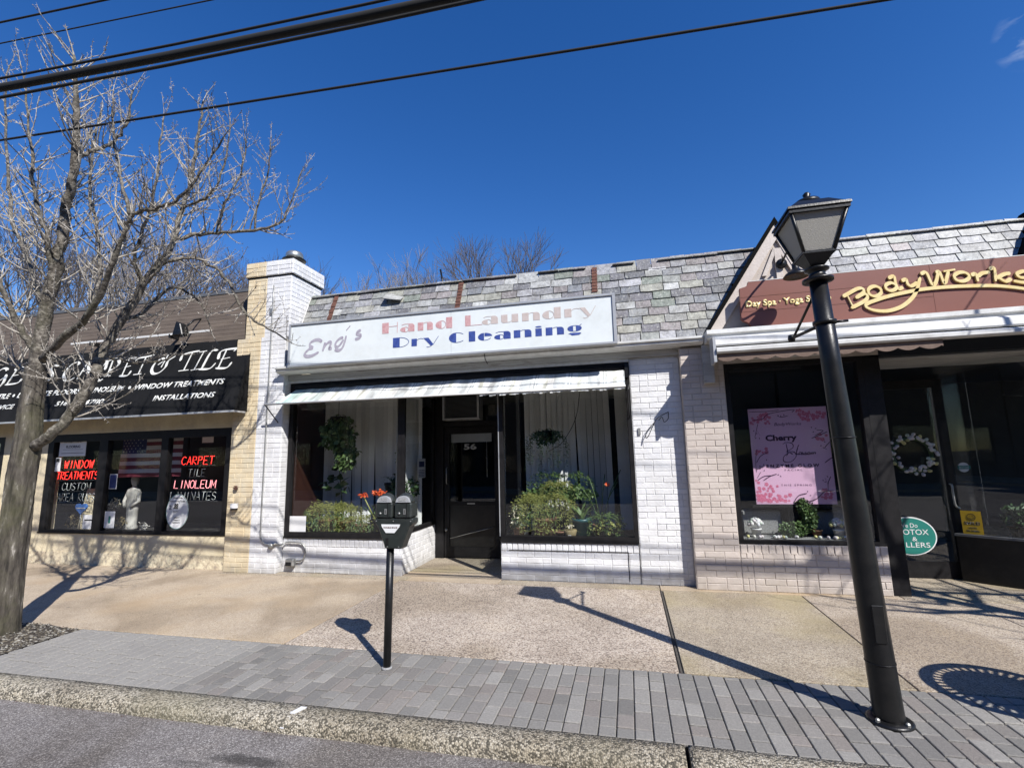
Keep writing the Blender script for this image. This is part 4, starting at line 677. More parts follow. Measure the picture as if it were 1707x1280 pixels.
cq = box('yellow_cap', M['yellow_mortar'], ch, -5.48, -5.131, -0.144, 0.61, 4.262, 4.485); brickwork(cq, (-5.478, -0.144), (-5.133, -0.144), 4.265, 4.485, M['yellow_brick'])
box('cap_shadow_line', M['black_frame'], ch, -5.462, -4.685, -0.128, 0.595, 4.241, 4.261)  # black strip painted in as the shadow line under the cap
vc = thing('chimney_cowl', 'round dull metal cowl with a flat brim on top of the chimney', 'chimney cowl', (-4.86, 0.12, 4.49))
MB().lathe([(0.11, 0.0), (0.115, 0.06), (0.155, 0.07), (0.175, 0.085), (0.17, 0.095)], (-4.86, 0.12, 4.487), 24).build('brim', M['black_metal'], vc)
MB().lathe([(0.125, 0.096), (0.13, 0.15), (0.125, 0.19), (0.105, 0.215), (0.05, 0.232), (0.0, 0.236)], (-4.86, 0.12, 4.487), 24).build('dome', M['zinc'], vc)
cd = thing('wall_conduit', 'thin grey conduit running down the white pillar to a small junction box', 'conduit', (-4.97, -0.15, 0.4))
MB().tube(catmull([(-4.985, -0.142, 4.1), (-4.985, -0.142, 3.0), (-4.985, -0.142, 1.5), (-4.985, -0.142, 0.62), (-4.97, -0.142, 0.47), (-4.92, -0.142, 0.40), (-4.84, -0.142, 0.385)], 5), 0.009, 7).build('pipe', M['steel'], cd)
MB().lathe([(0, 0), (0.034, 0), (0.038, 0.03), (0.03, 0.04), (0, 0.04)], (0, 0, 0), 12).build('round_box', M['steel'], cd, org=(0, 0, 0)).rotation_euler = (R(90), 0, 0)
bpy.data.objects['round_box'].location = Vector((-4.80, -0.135, 0.37)) - WO[cd]
MB().box(-5.03, -4.98, -0.15, -0.13, 3.66, 3.74).build('clip_plate', M['steel'], cd)
fl = thing('flexible_conduit', 'looped flexible conduit ending in an open grey box low on the white wall', 'conduit', (-4.6, -0.04, 0.2))
MB().tube(catmull([(-4.77, -0.142, 0.375), (-4.735, -0.16, 0.40), (-4.70, -0.09, 0.375), (-4.66, -0.03, 0.40), (-4.55, -0.03, 0.405), (-4.42, -0.03, 0.395), (-4.36, -0.03, 0.33), (-4.355, -0.03, 0.24), (-4.39, -0.03, 0.175), (-4.48, -0.03, 0.158)], 6), 0.012, 7).build('hose', M['steel'], fl)
MB().box(-4.63, -4.50, -0.075, -0.002, 0.09, 0.19).build('end_box', M['steel'], fl, bevel=0.012); box('box_mouth', M['black_frame'], fl, -4.62, -4.53, -0.078, -0.0751, 0.10, 0.15)
bl_ = thing('wall_bell', 'small rusty flower shaped bell on the yellow brick pillar', 'bell', (-5.43, -0.14, 1.15))
for k in range(6): a = k * math.pi / 3; MB().lathe([(0, 0), (0.016, 0.004), (0.018, 0.014), (0, 0.02)], (-5.43 + 0.02 * math.cos(a), -0.15, 1.15 + 0.024 * math.sin(a) - .01), 8).build('petal', M['rust'], bl_)
fb = thing('doorbell_box', 'small cream box with a dark open bottom on the yellow pillar', 'junction box', (-5.43, -0.14, 0.88))
box('housing', M['paper'], fb, -5.465, -5.385, -0.19, -0.131, 0.87, 0.935); box('opening', M['black_frame'], fb, -5.46, -5.39, -0.18, -0.131, 0.845, 0.869)

# ------------------------------------------------------------------ carpet shop
cs = thing('carpet_shop', 'cream stucco carpet shop with brown shingle mansard and wide three pane window', 'building', (-9, 0, 0))
box('wall', M['stucco'], cs, -16, -5.587, 0.0, 0.22, 0.19, 0.463); box('wall_base', M['stucco_base'], cs, -16, -5.587, -0.012, 0.22, 0, 0.189)
box('wall', M['stucco'], cs, -16, -5.587, 0.0, 0.22, 2.022, 3.30); box('pier', M['stucco'], cs, -10.25, -9.27, 0.001, 0.22, 0.464, 2.021); box('pier', M['stucco'], cs, -16, -12.6, 0.001, 0.22, 0.464, 2.021)
box('pier', M['stucco'], cs, -5.662, -5.587, 0.001, 0.22, 0.464, 2.021)
window_frame(cs, 'window', -9.268, -5.663, 0.465, 2.02, bars=((-8.19, -8.02), (-6.97, -6.84)), t=0.12, sill=0.05, d=0.09)
window_frame(cs, 'window', -12.6, -10.251, 0.465, 2.02, t=0.1, sill=0.05, d=0.09)
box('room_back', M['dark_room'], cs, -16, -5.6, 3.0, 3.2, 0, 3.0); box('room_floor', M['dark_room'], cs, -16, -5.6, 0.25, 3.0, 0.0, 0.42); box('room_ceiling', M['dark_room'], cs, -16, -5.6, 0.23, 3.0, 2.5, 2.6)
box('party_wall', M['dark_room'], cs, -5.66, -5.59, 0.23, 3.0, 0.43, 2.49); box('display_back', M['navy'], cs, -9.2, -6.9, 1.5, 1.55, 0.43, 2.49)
rfp = MB().prism([(0.06, 3.30), (0.29, 4.22), (1.4, 4.22), (1.4, 3.30)], -16, -5.47, 'x').build('roof', M['lap'], cs)
for i in range(14):
    z = 3.30 + i * 0.0655; y = 0.045 + 0.25 * (z - 3.30)
    x = -14.0
    place('shingle_board', MB().quadbox([(-14.5, y - 0.026, z), (-5.468, y - 0.026, z), (-5.468, y + .02, z + .002), (-14.5, y + .02, z + .002), (-14.5, y - 0.004, z + 0.075), (-5.468, y - 0.004, z + 0.075), (-5.468, y + .03, z + 0.075), (-14.5, y + .03, z + 0.075)]).mesh('shingle_board', M['lap'], WO[cs]), rfp, WO[cs])
box('roof_edge', M['alu_dark'], cs, -16, -5.46, 0.24, 0.42, 4.222, 4.27); box('end_flashing', M['rust'], cs, -5.50, -5.456, 0.0, 0.30, 3.58, 4.05)
box('side_wall', M['stucco'], cs, -16, -5.6, 3.21, 9, 0, 3.8)

# black awning
KA = 0.2834; NA = Vector((0, -1, KA)).normalized()
def emb_awn(a, b, h): return Vector((a, -0.046 + (b - 3.35) * KA, b)) + NA * h
ba = thing('black_awning', 'long black canvas awning with white carpet and tile lettering', 'awning', (-9, -0.2, 2.3))
def wavy(x0, x1, z0, z1, nx_, nz_, amp, mat, name):
    m = MB()
    for sgn in (0, 1):
        b = len(m.v)
        for i in range(nx_ + 1):
            for j in range(nz_ + 1):
                a = x0 + (x1 - x0) * i / nx_; z = z0 + (z1 - z0) * j / nz_
                m.v.append(tuple(emb_awn(a, z, -0.006 * sgn - amp * (0.5 + 0.5 * math.sin(a * 2.1 + j * .6) * math.sin(math.pi * j / nz_)))))
        for i in range(nx_):
            for j in range(nz_): a = b + i * (nz_ + 1) + j; m.f.append((a, a + nz_ + 1, a + nz_ + 2, a + 1)); m.sm.append(True)
    return m.build(name, mat, ba)
wavy(-15, -5.355, 2.235, 3.35, 120, 6, 0.006, M['awn_black'], 'canvas')
MB().prism([(-0.05, 3.352), (-0.368, 2.232), (-0.02, 2.232)], -5.354, -5.342, 'x').build('end_panel', M['awn_black'], ba)
box('bottom_bar', M['alu'], ba, -15, -5.34, -0.378, -0.355, 2.205, 2.231); box('end_bar', M['alu'], ba, -5.365, -5.34, -0.354, -0.15, 2.207, 2.23)
box('top_rail', M['white_paint'], ba, -8.9, -6.15, -0.10, -0.075, 3.50, 3.53); box('rail_bracket', M['black_metal'], ba, -6.9, -6.87, -0.10, 0.06, 3.46, 3.52); box('rail_bracket', M['black_metal'], ba, -8.5, -8.47, -0.10, 0.06, 3.46, 3.52)
lt = ribbons(TILE, 0.052, 0.017, R(35), 0.002, emb_awn).build('script_lettering', M['print_white'], ba)
def atext(body, x0, x1, z0, z1, **k): return text('lettering', body, x0, z0, x1 - x0, z1 - z0, 0, M['print_white'], ba, shear=0.25, bold=0.03, thick=0.002, emb=emb_awn, **k)
atext('WINDOW TREATMENTS', -7.30, -5.655, 2.632, 2.722); atext('LINOLEUM', -8.18, -7.50, 2.632, 2.722); atext('LAMINATE FLOORS', -9.72, -8.37, 2.632, 2.722); atext('TILE', -10.15, -9.88, 2.632, 2.722)
for xd in (-7.395, -8.27, -9.80): text('dot', '.', xd - 0.025, 2.655, 0.05, 0.05, 0, M['print_white'], ba, thick=0.002, emb=emb_awn)
atext('INSTALLATIONS', -6.865, -5.75, 2.437, 2.522); atext('516', -8.79, -8.53, 2.447, 2.527); atext('4780', -8.20, -7.80, 2.44, 2.522); atext('SERVICE', -10.25, -9.67, 2.447, 2.527)
flt = thing('flood_light', 'black flood light on a bracket above the black awning', 'flood light', (-6.55, -0.2, 3.5))
MB().prism([(-6.66, 3.44), (-6.46, 3.44), (-6.52, 3.62), (-6.60, 3.66)], -0.26, -0.12).build('head', M['black_metal'], flt, bevel=0.01); MB().tube([(-6.56, -0.12, 3.6), (-6.56, 0.02, 3.75), (-6.56, 0.14, 3.8)], 0.014, 6).build('arm', M['black_metal'], flt)

# ------------------------------------------------------------------ spa shop
sp = thing('spa_shop', 'beige brick spa shop with pale slate roof, tudor gables and black framed window', 'building', (3, 0, 0))
w = box('pier', M['beige_mortar'], sp, 0.662, 1.133, -0.118, 0.22, 0, 2.72); brickwork(w, (0.664, -0.118), (1.131, -0.118), 0.002, 2.72, M['beige_brick'])
w = box('wall', M['beige_mortar'], sp, 1.134, 2.55, -0.117, 0.12, 0, 0.49); brickwork(w, (1.136, -0.117), (1.25, -0.117), 0.002, 0.39, M['beige_brick'], unit=0.12); brickwork(w, (1.255, -0.117), (2.41, -0.117), 0.002, 0.39, M['beige_brick']); brickwork(w, (2.425, -0.117), (2.548, -0.117), 0.002, 0.39, M['beige_brick'], unit=0.12)
box('seam', M['black_frame'], w, 2.411, 2.423, -0.1185, -0.1172, 0, 0.39)
rowlock(w, 1.138, 2.548, -0.120, 0.39, 0.488, M['beige_brick'])
window_frame(sp, 'window', 1.134, 2.55, 0.491, 2.50, y=-0.10, d=0.07, t=0.055, sill=0.04)
box('post', M['black_frame'], sp, 2.552, 2.715, -0.10, 0.12, 0, 2.50)
box('header', M['beige_mortar'], sp, 1.134, 2.715, -0.10, 0.2, 2.501, 2.72); box('header', M['navy'], sp, 2.716, 8, -0.10, 0.2, 2.501, 2.72)
box('display_sill', M['stone_grey'], sp, 1.153, 2.55, 0.122, 0.75, 0.44, 0.51); box('display_back', M['navy'], sp, 1.153, 2.555, 0.76, 0.80, 0.2, 2.7)
box('side_panel', M['navy'], sp, 1.134, 1.152, 0.0, 0.75, 0.52, 2.6)
for xx in (1.29, 2.04): MB().box(xx, xx + (0.44 if xx < 1.5 else 0.42), 0.42, 0.70, 0.512, 0.80).build('display_block', M['stone_grey'], sp, bevel=0.02)
# entry
for i in range(9): box('soffit_board', M['old_trim'], sp, 2.718, 4.6, 0.0 + i * 0.085, 0.08 + i * 0.085, 2.46, 2.475)
box('soffit_panel', M['navy'], sp, 2.60, 8, -0.10, 0.0, 2.478, 2.50)
for i in range(4): box('floor_tile', M['slab_grey'], sp, 2.717 + i * 0.45, 3.162 + i * 0.45, 0.002, 0.70, -0.1, 0.012)
box('inner_wall', M['navy'], sp, 2.56, 2.714, 0.121, 0.78, 0, 2.6); box('room_back', M['dark_room'], sp, 2.6, 8, 3.2, 3.3, 0, 2.6); box('room_ceiling', M['navy'], sp, 2.6, 8, 0.80, 3.3, 2.52, 2.6); box('room_floor', M['dark_room'], sp, 2.6, 8, 0.8, 3.3, -0.1, 0.03)
sd_ = box('side_light', M['black_frame'], sp, 3.69, 3.95, 0.70, 0.76, 0.013, 0.20); box('pane', M['glass'], sd_, 3.69, 3.95, 0.725, 0.731, 0.20, 2.44)
door = box('door', M['black_frame'], sp, 2.717, 2.79, 0.69, 0.75, 0.013, 2.3); box('rail', M['black_frame'], door, 2.791, 3.58, 0.69, 0.75, 0.013, 0.20); box('stile', M['black_frame'], door, 3.581, 3.685, 0.69, 0.75, 0.013, 2.3); box('rail', M['black_frame'], door, 2.791, 3.58, 0.69, 0.75, 2.2, 2.3); box('pane', M['glass'], door, 2.791, 3.58, 0.715, 0.721, 0.20, 2.2)
MB().tube(catmull([(3.61, 0.69, 1.07), (3.60, 0.63, 1.06), (3.595, 0.62, 0.98), (3.60, 0.62, 0.84), (3.64, 0.63, 0.80), (3.66, 0.69, 0.80)], 5), 0.011, 8).build('handle', M['steel'], door)
bk = MB(); bk.prism([(3.56, 0.62), (3.62, 0.66), (4.30, 0.05), (9, 0.05), (9, 0.0), (4.28, 0.0)], 0.013, 0.50, 'z').build('bulkhead', M['black_metal'], sp)
MB().prism([(3.54, 0.61), (3.62, 0.68), (4.31, 0.07), (9, 0.07), (9, -0.02), (4.27, -0.02)], 0.501, 0.525, 'z').build('bulkhead_sill', M['alu_dark'], sp)
MB().prism([(3.585, 0.63), (3.589, 0.636), (4.292, 0.036), (4.288, 0.03)], 0.526, 2.44, 'z').build('angled_pane', M['glass'], sp); box('front_pane', M['glass'], sp, 4.33, 8, 0.02, 0.026, 0.526, 2.44); box('corner_post', M['black_frame'], sp, 4.27, 4.325, 0.0, 0.05, 0.526, 2.45)
# cornice, retracted awning cassette
MB().prism([(-0.12, 2.725), (-0.36, 2.725), (-0.40, 2.76), (-0.40, 2.785), (-0.43, 2.795), (-0.43, 2.84), (-0.12, 2.85)], 0.935, 8, 'x').build('gutter', M['white_paint'], sp)
box('corbel', M['old_trim'], sp, 0.905, 1.02, -0.20, -0.131, 2.28, 2.722)
M['valance'] = pm('brown valance cloth', [(0.3, (0.13, 0.085, 0.065)), (0.7, (0.20, 0.14, 0.11))], 6, 0.85, 0.3, 20)
ca = thing('awning_cassette', 'white retracted awning roll with brown scalloped edge above the spa window', 'awning', (3, -0.5, 2.5))
MB().prism([(-0.30, 2.616), (-0.59, 2.616), (-0.60, 2.63), (-0.59, 2.70), (-0.56, 2.723), (-0.30, 2.723)], 0.985, 7, 'x').build('roll_housing', M['white_paint'], ca); box('shadow_gap', M['tar'], ca, 0.99, 7, -0.57, -0.30, 2.594, 2.615); MB().prism([(-0.56, 2.53), (-0.625, 2.528), (-0.645, 2.545), (-0.645, 2.58), (-0.625, 2.593), (-0.56, 2.593)], 0.985, 7, 'x').build('front_rail', M['white_paint'], ca)
box('end_cap', M['alu'], ca, 0.955, 0.983, -0.62, -0.40, 2.44, 2.715)
m = MB(); n = 300; x0, x1 = 1.0, 3.05
for sgn in (0, 1):
    b = len(m.v)
    for i in range(n + 1):
        a = x0 + (x1 - x0) * i / n; m.v.append((a, -0.60 + 0.004 * sgn, 2.535)); m.v.append((a, -0.60 + 0.004 * sgn, 2.452 - 0.03 * abs(math.sin(math.pi * (a - x0) / 0.185)) ** 0.8 + 0.02))
    for i in range(n): m.f.append((b + 2 * i, b + 2 * i + 1, b + 2 * i + 3, b + 2 * i + 2)); m.sm.append(False)
m.build('scalloped_edge', M['valance'], ca)
box('arm_bar', M['white_paint'], ca, 1.25, 2.10, -0.50, -0.47, 2.47, 2.50)
# slate roof
dk = MB().prism([(-0.13, 2.852), (0.35, 3.985), (0.9, 3.985), (0.9, 2.852)], 1.505, 8, 'x').build('roof', M['tar'], sp)
slates(dk, 1.825, 6.2, 'slate_pale', lambda x, z, w_: z > gz(x, 1.825) - 0.06 and z > gz(x, 4.70) - 0.06 and z > 3.2, 31)
rr = random.Random(78); x = 2.1
while x < 6:
    wd = rr.uniform(0.3, 0.46); place('ridge_slate', MB().box(-wd / 2 + .004, wd / 2 - .004, -0.10, 0.10, -0.006, 0.006).mesh('ridge_slate', M['slate_pale']), dk, (x + wd / 2, 0.385, 4.012 + rr.uniform(-.004, .006)), (rr.uniform(-.12, -.03), 0, 0)); x += wd
def gable(cx):
    apx = 4.12; z0 = 2.855; HW = {-1: (apx - z0) * 0.66, 1: (apx - z0) * 0.44}
    gp = MB().prism([(cx - HW[-1], z0), (cx + HW[1], z0), (cx, apx)], -0.12, 0.02).build('gable', M['beige_mortar'], sp)
    for s in (-1, 1):
        t = 0.105; hw = HW[s]
        MB().prism([(cx + s * hw, z0), (cx + s * (hw - t * 1.2), z0), (cx, apx - t * 1.82), (cx, apx)] if s < 0 else [(cx + s * hw, z0), (cx, apx), (cx, apx - t * 1.82), (cx + s * (hw - t * 1.2), z0)], -0.155, -0.121).build('rake_board', M['beige_brick'], gp)
        q = 0.05
        MB().prism([(cx + s * (hw + .002), z0), (cx + s * (hw + q * 1.1), z0), (cx, apx + q * 1.6), (cx, apx + .003)], -0.17, 0.62).build('rake_trim', M['tar'], gp)
    box('king_post', M['beige_brick'], gp, cx - 0.035, cx + 0.035, -0.150, -0.121, 3.4, apx - 0.30)
    for s in (-1, 1): MB().prism([(cx + s * 0.036, 3.74), (cx + s * 0.14, 3.50), (cx + s * 0.19, 3.50), (cx + s * 0.036, 3.84)], -0.148, -0.121).build('brace', M['beige_brick'], gp)
    for i in range(6):
        zc = 3.43 + i * 0.0677; lim = (apx - 0.2 - zc) * 0.66 - 0.04; x = cx - lim + (i % 2) * 0.1
        while x < cx + lim * .6 - 0.1:
            if abs(x + 0.1 - cx) > 0.14: place('brick', brick_mesh(M['beige_brick'], 0.196), gp, (x + 0.1, -0.12, zc))
            x += 0.2065
gable(1.825); gable(4.70)

# ------------------------------------------------------------------ laundry sign
ls = thing('laundry_sign', 'long white light box sign reading hand laundry dry cleaning above the awning', 'sign', (-2.3, -0.2, 2.8))
box('cabinet', M['alu_dark'], ls, -4.495, -0.055, -0.33, -0.055, 2.802, 3.388)
for a in ((-4.51, -0.045, -0.365, -0.30, 3.375, 3.40), (-4.51, -0.045, -0.365, -0.30, 2.785, 2.808), (-4.512, -0.0451 - 4.44, -0.364, -0.301, 2.809, 3.374), (-0.078, -0.043, -0.364, -0.301, 2.809, 3.374)): box('trim', M['alu'], ls, *a)
fc = box('face', M['sign_white'], ls, -4.484, -2.12, -0.348, -0.331, 2.81, 3.373); box('face', M['sign_white'], ls, -2.117, -0.08, -0.348, -0.331, 2.81, 3.373)
box('drip_board', M['old_trim'], ls, -4.3, -0.2, -0.22, -0.06, 2.755, 2.80)
MB().tube([(-1.70, -0.27, 2.80), (-1.69, -0.275, 2.72), (-1.66, -0.27, 2.66)], 0.006, 5).build('loose_wire', M['cable'], ls)
def emb_s(a, b, h): return (a, -0.3485 - h, b)
for grp in ((0, 2), (2, 4), (4, 6), (6, 7), (7, 8)): ribbons(ENG[grp[0]:grp[1]], 0.048, 0.028, R(70), 0.002, emb_s).build('letter', M['mauve_print'], ls)
def arc(cx, cz, rx, rz, a0, a1, n=14): return [(cx + rx * math.cos(R(a0 + (a1 - a0) * i / n)), cz + rz * math.sin(R(a0 + (a1 - a0) * i / n))) for i in range(n + 1)]
def deco(word, places, z0, cap, mat):
    """fat-and-thin poster letters; places = (char, x0, x1)"""
    for ch, xa, xb in places:
        w = xb - xa; m = MB(); xh = 0.74; th = 0.045
        def P(poly): m.prism([(xa + u * w, z0 + v * cap) for u, v in poly], -0.3505, -0.3486)
        def H(pts, wd=None):
            r = ribbons([[(xa + u * w, z0 + v * cap) for u, v in pts]], (wd or th) * cap, 0, None, 0.0022, emb_s, smooth=False); b = len(m.v); m.v += r.v; m.f += [tuple(b + i for i in f) for f in r.f]; m.sm += r.sm
        if ch == 'H': P([(0, 0), (.42, 0), (.42, 1), (0, 1)]); H([(.42, .62), (.97, .62)]); H([(.97, 0), (.97, 1)])
        elif ch in 'Ll':
            if ch == 'L': P([(0, 0), (.32, 0), (.32, 1), (0, 1)]); H([(.32, .03), (1, .03)])
            else: P([(0, 0), (1, 0), (1, 1), (0, 1)])
        elif ch == 'D': P([(0, 0), (.42, 0), (.42, 1), (0, 1)]); H(arc(.42, .5, .56, .48, 90, -90))
        elif ch == 'C': P(arc(.42, .5, .42, .5, 90, 270)); H(arc(.42, .5, .55, .48, 90, 42)); H(arc(.42, .5, .55, .48, -90, -42))
        elif ch == 'a': P([(.58, 0), (1, 0), (1, xh * .62)] + arc(.78, xh * .62, .22, xh * .38, 0, 90, 5) + [(.58, xh)]); P(arc(.36, .22, .36, .24, 90, 270)); H(arc(.36, .22, .22, .23, 90, -90)); H([(.1, xh - .1), (.3, xh - .02), (.6, xh - .03)])
        elif ch == 'n': P([(0, 0), (.37, 0), (.37, xh), (0, xh)]); P([(.62, 0), (1, 0), (1, xh * .62)] + arc(.81, xh * .62, .19, xh * .36, 0, 90, 5) + [(.62, xh * .98)]); H([(.37, xh * .84), (.5, xh * .95), (.64, xh * .97)])
        elif ch == 'u': P([(0, .12), (.1, 0), (.37, 0), (.37, xh), (0, xh)]); P([(.62, 0), (1, 0), (1, xh), (.62, xh)]); H([(.37, .03), (.5, .04), (.62, .15)])
        elif ch == 'd': P(arc(.36, xh / 2, .36, xh / 2, 90, 270)); H(arc(.36, xh / 2, .26, xh / 2 - .02, 90, -90)); P([(.64, 0), (1, 0), (1, 1), (.64, 1)])
        elif ch == 'r': P([(0, 0), (.46, 0), (.46, xh), (0, xh)]); H([(.46, xh * .75), (.6, xh * .92), (.8, xh * .98), (1, xh * .9)])
        elif ch == 'y': P([(0, xh), (.34, xh), (.68, .02), (.5, -.08)]); H([(1, xh + .08), (.68, .1), (.5, -.12), (.32, -.2), (.22, -.16)])
        elif ch == 'e': P(arc(.42, xh / 2, .42, xh / 2, 90, 270)); P([(.46, xh / 2 + .03)] + arc(.46, xh / 2 + .03, .52, xh / 2 - .03, 0, 90, 8)); H(arc(.44, xh / 2, .5, xh / 2 - .02, -90, -25))
        elif ch == 'i': P([(0, 0), (1, 0), (1, xh), (0, xh)]); P(arc(.5, 1.02 * xh + .14, .5, .075, 0, 350))
        elif ch == 'g': P(arc(.40, xh * .62, .40, xh * .38, 90, 270)); P(arc(.60, xh * .62, .40, xh * .38, -90, 90)); H([(.4, xh * .98), (.6, xh * .98)]); H([(.4, xh * .25), (.6, xh * .25)]); H([(.85, xh * .95), (1.0, xh * 1.1)]); P([(.05, -.02), (.2, .06), (.9, .04), (.95, -.04), (.8, -.17), (.3, -.19), (.2, -.08)])
        tag(m.build('letter', mat, ls), label=None)
deco('Hand', [('H', -3.088, -2.862), ('a', -2.827, -2.624), ('n', -2.578, -2.367), ('d', -2.329, -2.102)], 3.147, 0.146, M['red_faded'])
deco('L', [('L', -1.926, -1.70)], 3.152, 0.138, M['red_faded'])
deco('aundry', [('a', -1.703, -1.493), ('u', -1.45, -1.231), ('n', -1.181, -0.958), ('d', -0.927, -0.699), ('r', -0.654, -0.47), ('y', -0.47, -0.276)], 3.151, 0.142, M['tan_faded'])
deco('Dry', [('D', -2.929, -2.699), ('r', -2.664, -2.50), ('y', -2.50, -2.288)], 2.945, 0.133, M['blue_print'])
deco('Cleaning', [('C', -2.146, -1.914), ('l', -1.879, -1.794), ('e', -1.757, -1.568), ('a', -1.545, -1.333), ('n', -1.292, -1.069), ('i', -1.019, -0.94), ('n', -0.891, -0.668), ('g', -0.625, -0.453)], 2.946, 0.132, M['blue_print'])

# ------------------------------------------------------------------ striped awning over the laundry windows
aw = thing('striped_awning', 'faded green and white striped awning over the laundry windows', 'awning', (-2.3, -0.2, 2.4))
m = MB(); nx_, nz_ = 120, 6; rr = random.Random(9)
for sgn in (0, 1):
    b = len(m.v)
    for i in range(nx_ + 1):
        for j in range(nz_ + 1):
            u, v = i / nx_, j / nz_; xx = (-4.60 - 0.14 * v) + (0.015 + 4.60 + 0.14 * v) * u
            wv = 0.006 * math.sin(xx * 5) * math.sin(math.pi * v) + 0.004 * math.sin(xx * 17 + v * 3)
            m.v.append((xx, -0.015 - 0.32 * v - sgn * 0.002 - wv * .5, 2.535 - 0.25 * v - 0.012 * math.sin(math.pi * v) - sgn * 0.003 + wv))
    for i in range(nx_):
        for j in range(nz_): a = b + i * (nz_ + 1) + j; m.f.append((a, a + nz_ + 1, a + nz_ + 2, a + 1)); m.sm.append(True)
m.build('cloth', M['awning'], aw)
m = MB(); x = -1.75
while x < 0.0:
    h = rr.uniform(0.005, 0.028); m.quadbox([(x, -0.338, 2.262 - h), (x + .04, -0.338, 2.262 - h * rr.uniform(.5, 1.3)), (x + .04, -0.335, 2.262 - h), (x, -0.335, 2.262 - h), (x, -0.338, 2.275), (x + .04, -0.338, 2.275), (x + .04, -0.335, 2.275), (x, -0.335, 2.275)]); x += 0.042
m.build('torn_edge', M['awning'], aw)
MB().tube([(-4.86, -0.343, 2.288), (0.02, -0.343, 2.276)], 0.012, 8).build('front_bar', M['white_paint'], aw)
MB().tube([(-4.62, -0.02, 2.545), (0.03, -0.02, 2.54)], 0.03, 10).build('roller', M['black_frame'], aw)
MB().tube([(-4.86, -0.343, 2.288), (-4.78, 0.0, 1.92)], 0.008, 6).build('arm', M['black_metal'], aw); MB().tube([(0.035, -0.34, 2.28), (0.045, -0.01, 1.93)], 0.008, 6).build('arm', M['black_metal'], aw)
box('bracket', M['black_metal'], aw, 0.02, 0.06, -0.06, -0.001, 2.42, 2.60)
MB().tube([(0.03, -0.35, 2.276), (0.045, -0.20, 2.26), (0.06, -0.03, 2.33)], 0.012, 6).build('joint_arm', M['black_metal'], aw)

# ------------------------------------------------------------------ spa sign
bs = thing('spa_sign', 'brown board sign with gold raised spa lettering and cut corners', 'sign', (3.5, -0.25, 2.86))
L_, T_, B_ = 1.365, 3.395, 2.845
def notch(cx, cz, r, a0, a1): return arc(cx, cz, r, r, a0, a1, 6)
MB().prism([(1.43, B_)] + [] + [(3.2, B_), (3.2, T_), (1.44, T_)] + notch(1.34 + 0.04, T_ + 0.0, 0.06, 0, -90)[1:] + [(1.345, T_ - 0.07)] + [(1.335, 2.97)] + notch(1.335, B_, 0.10, 90, 0)[1:], -0.30, -0.25).build('board', M['brown_sign'], bs)
box('board', M['brown_sign'], bs, 3.203, 6.4, -0.30, -0.25, B_, T_)
box('top_edge', M['white_paint'], bs, 1.45, 6.4, -0.302, -0.25, T_ + .001, T_ + 0.008)
box('rear_batten', M['black_frame'], bs, 1.5, 6.3, -0.249, -0.14, 2.86, 2.9)
m = MB()
for zz in (3.045, 3.215): m.box(1.34, 3.2, -0.3015, -0.3002, zz, zz + 0.0035)
m.build('groove', M['rust'], bs)
text('lettering', 'Day Spa · Yoga Studio', 1.392, 3.075, 0.86, 0.098, -0.3003, M['gold'], bs, bold=0.035, thick=0.008)
for grp in ((0, 3), (3, 4), (4, 6), (6, 8), (8, 11), (11, 12), (12, 14), (14, 17), (17, 18)): ribbons(BODY[grp[0]:grp[1]], 0.041, 0.022, R(120), 0.02, lambda a, b, h: (a, -0.3003 - h, b)).build('raised_letter', M['gold'], bs)

# goose-neck lamp over the sign
gn = thing('gooseneck_lamp', 'black gooseneck lamp with bell shade reaching out from the gable', 'sign lamp', (1.847, -0.13, 3.62))
MB().lathe([(0, 0), (0.06, 0), (0.055, 0.03), (0, 0.04)], (0, 0, 0), 14).build('rosette', M['black_metal'], gn, org=(0, 0, 0)).rotation_euler = (R(90), 0, 0)
bpy.data.objects['rosette'].location = (0, -0.024, 0)
MB().tube(catmull([(1.847, -0.15, 3.62), (1.85, -0.45, 3.69), (1.85, -0.72, 3.74), (1.85, -0.83, 3.70), (1.845, -0.80, 3.60), (1.84, -0.68, 3.50), (1.835, -0.61, 3.43)], 5), 0.012, 8).build('arm', M['black_metal'], gn)
MB().lathe([(0.022, 0.15), (0.032, 0.14), (0.034, 0.09), (0.05, 0.07), (0.10, 0.035), (0.128, 0.0), (0.12, -0.004), (0.09, 0.02), (0.0, 0.03)], (1.835, -0.61, 3.30), 24).build('shade', M['black_metal'], gn)

# ------------------------------------------------------------------ parking meter
pmt = thing('parking_meter', 'twin headed grey green parking meter on a thin black pole', 'parking meter', (-1.777, -2.606, 0))
MB().tube([(-1.777, -2.606, -0.01), (-1.763, -2.606, 0.86)], [0.028, 0.028], 14).build('pole', M['black_metal'], pmt)
MB().lathe([(0.040, 0), (0.038, 0.010), (0.03, 0.014)], (-1.777, -2.606, 0), 14).build('collar', M['stone_grey'], pmt)
YF, YB = -2.672, -2.545; cx = -1.716
yk = MB().prism([(-1.868, 1.055), (-1.868, 1.018), (-1.845, 0.995), (-1.792, 0.868), (-1.783, 0.838), (-1.650, 0.838), (-1.641, 0.868), (-1.588, 0.995), (-1.562, 1.018), (-1.562, 1.055)], YF + 0.012, YB - 0.010).build('yoke', M['meter'], pmt, bevel=0.008)
lb = MB().prism([(-1.81, 1.013), (-1.66, 1.013), (-1.665, 0.995), (-1.703, 0.952), (-1.772, 0.952), (-1.805, 0.995)], YF + 0.0055, YF + 0.0115).build('label_plate', M['paper'], pmt)
text('print', 'DOUBLE SPACE', -1.79, 0.985, 0.11, 0.011, YF + 0.0052, M['rust'], lb, bold=0.02, thick=0.001); 
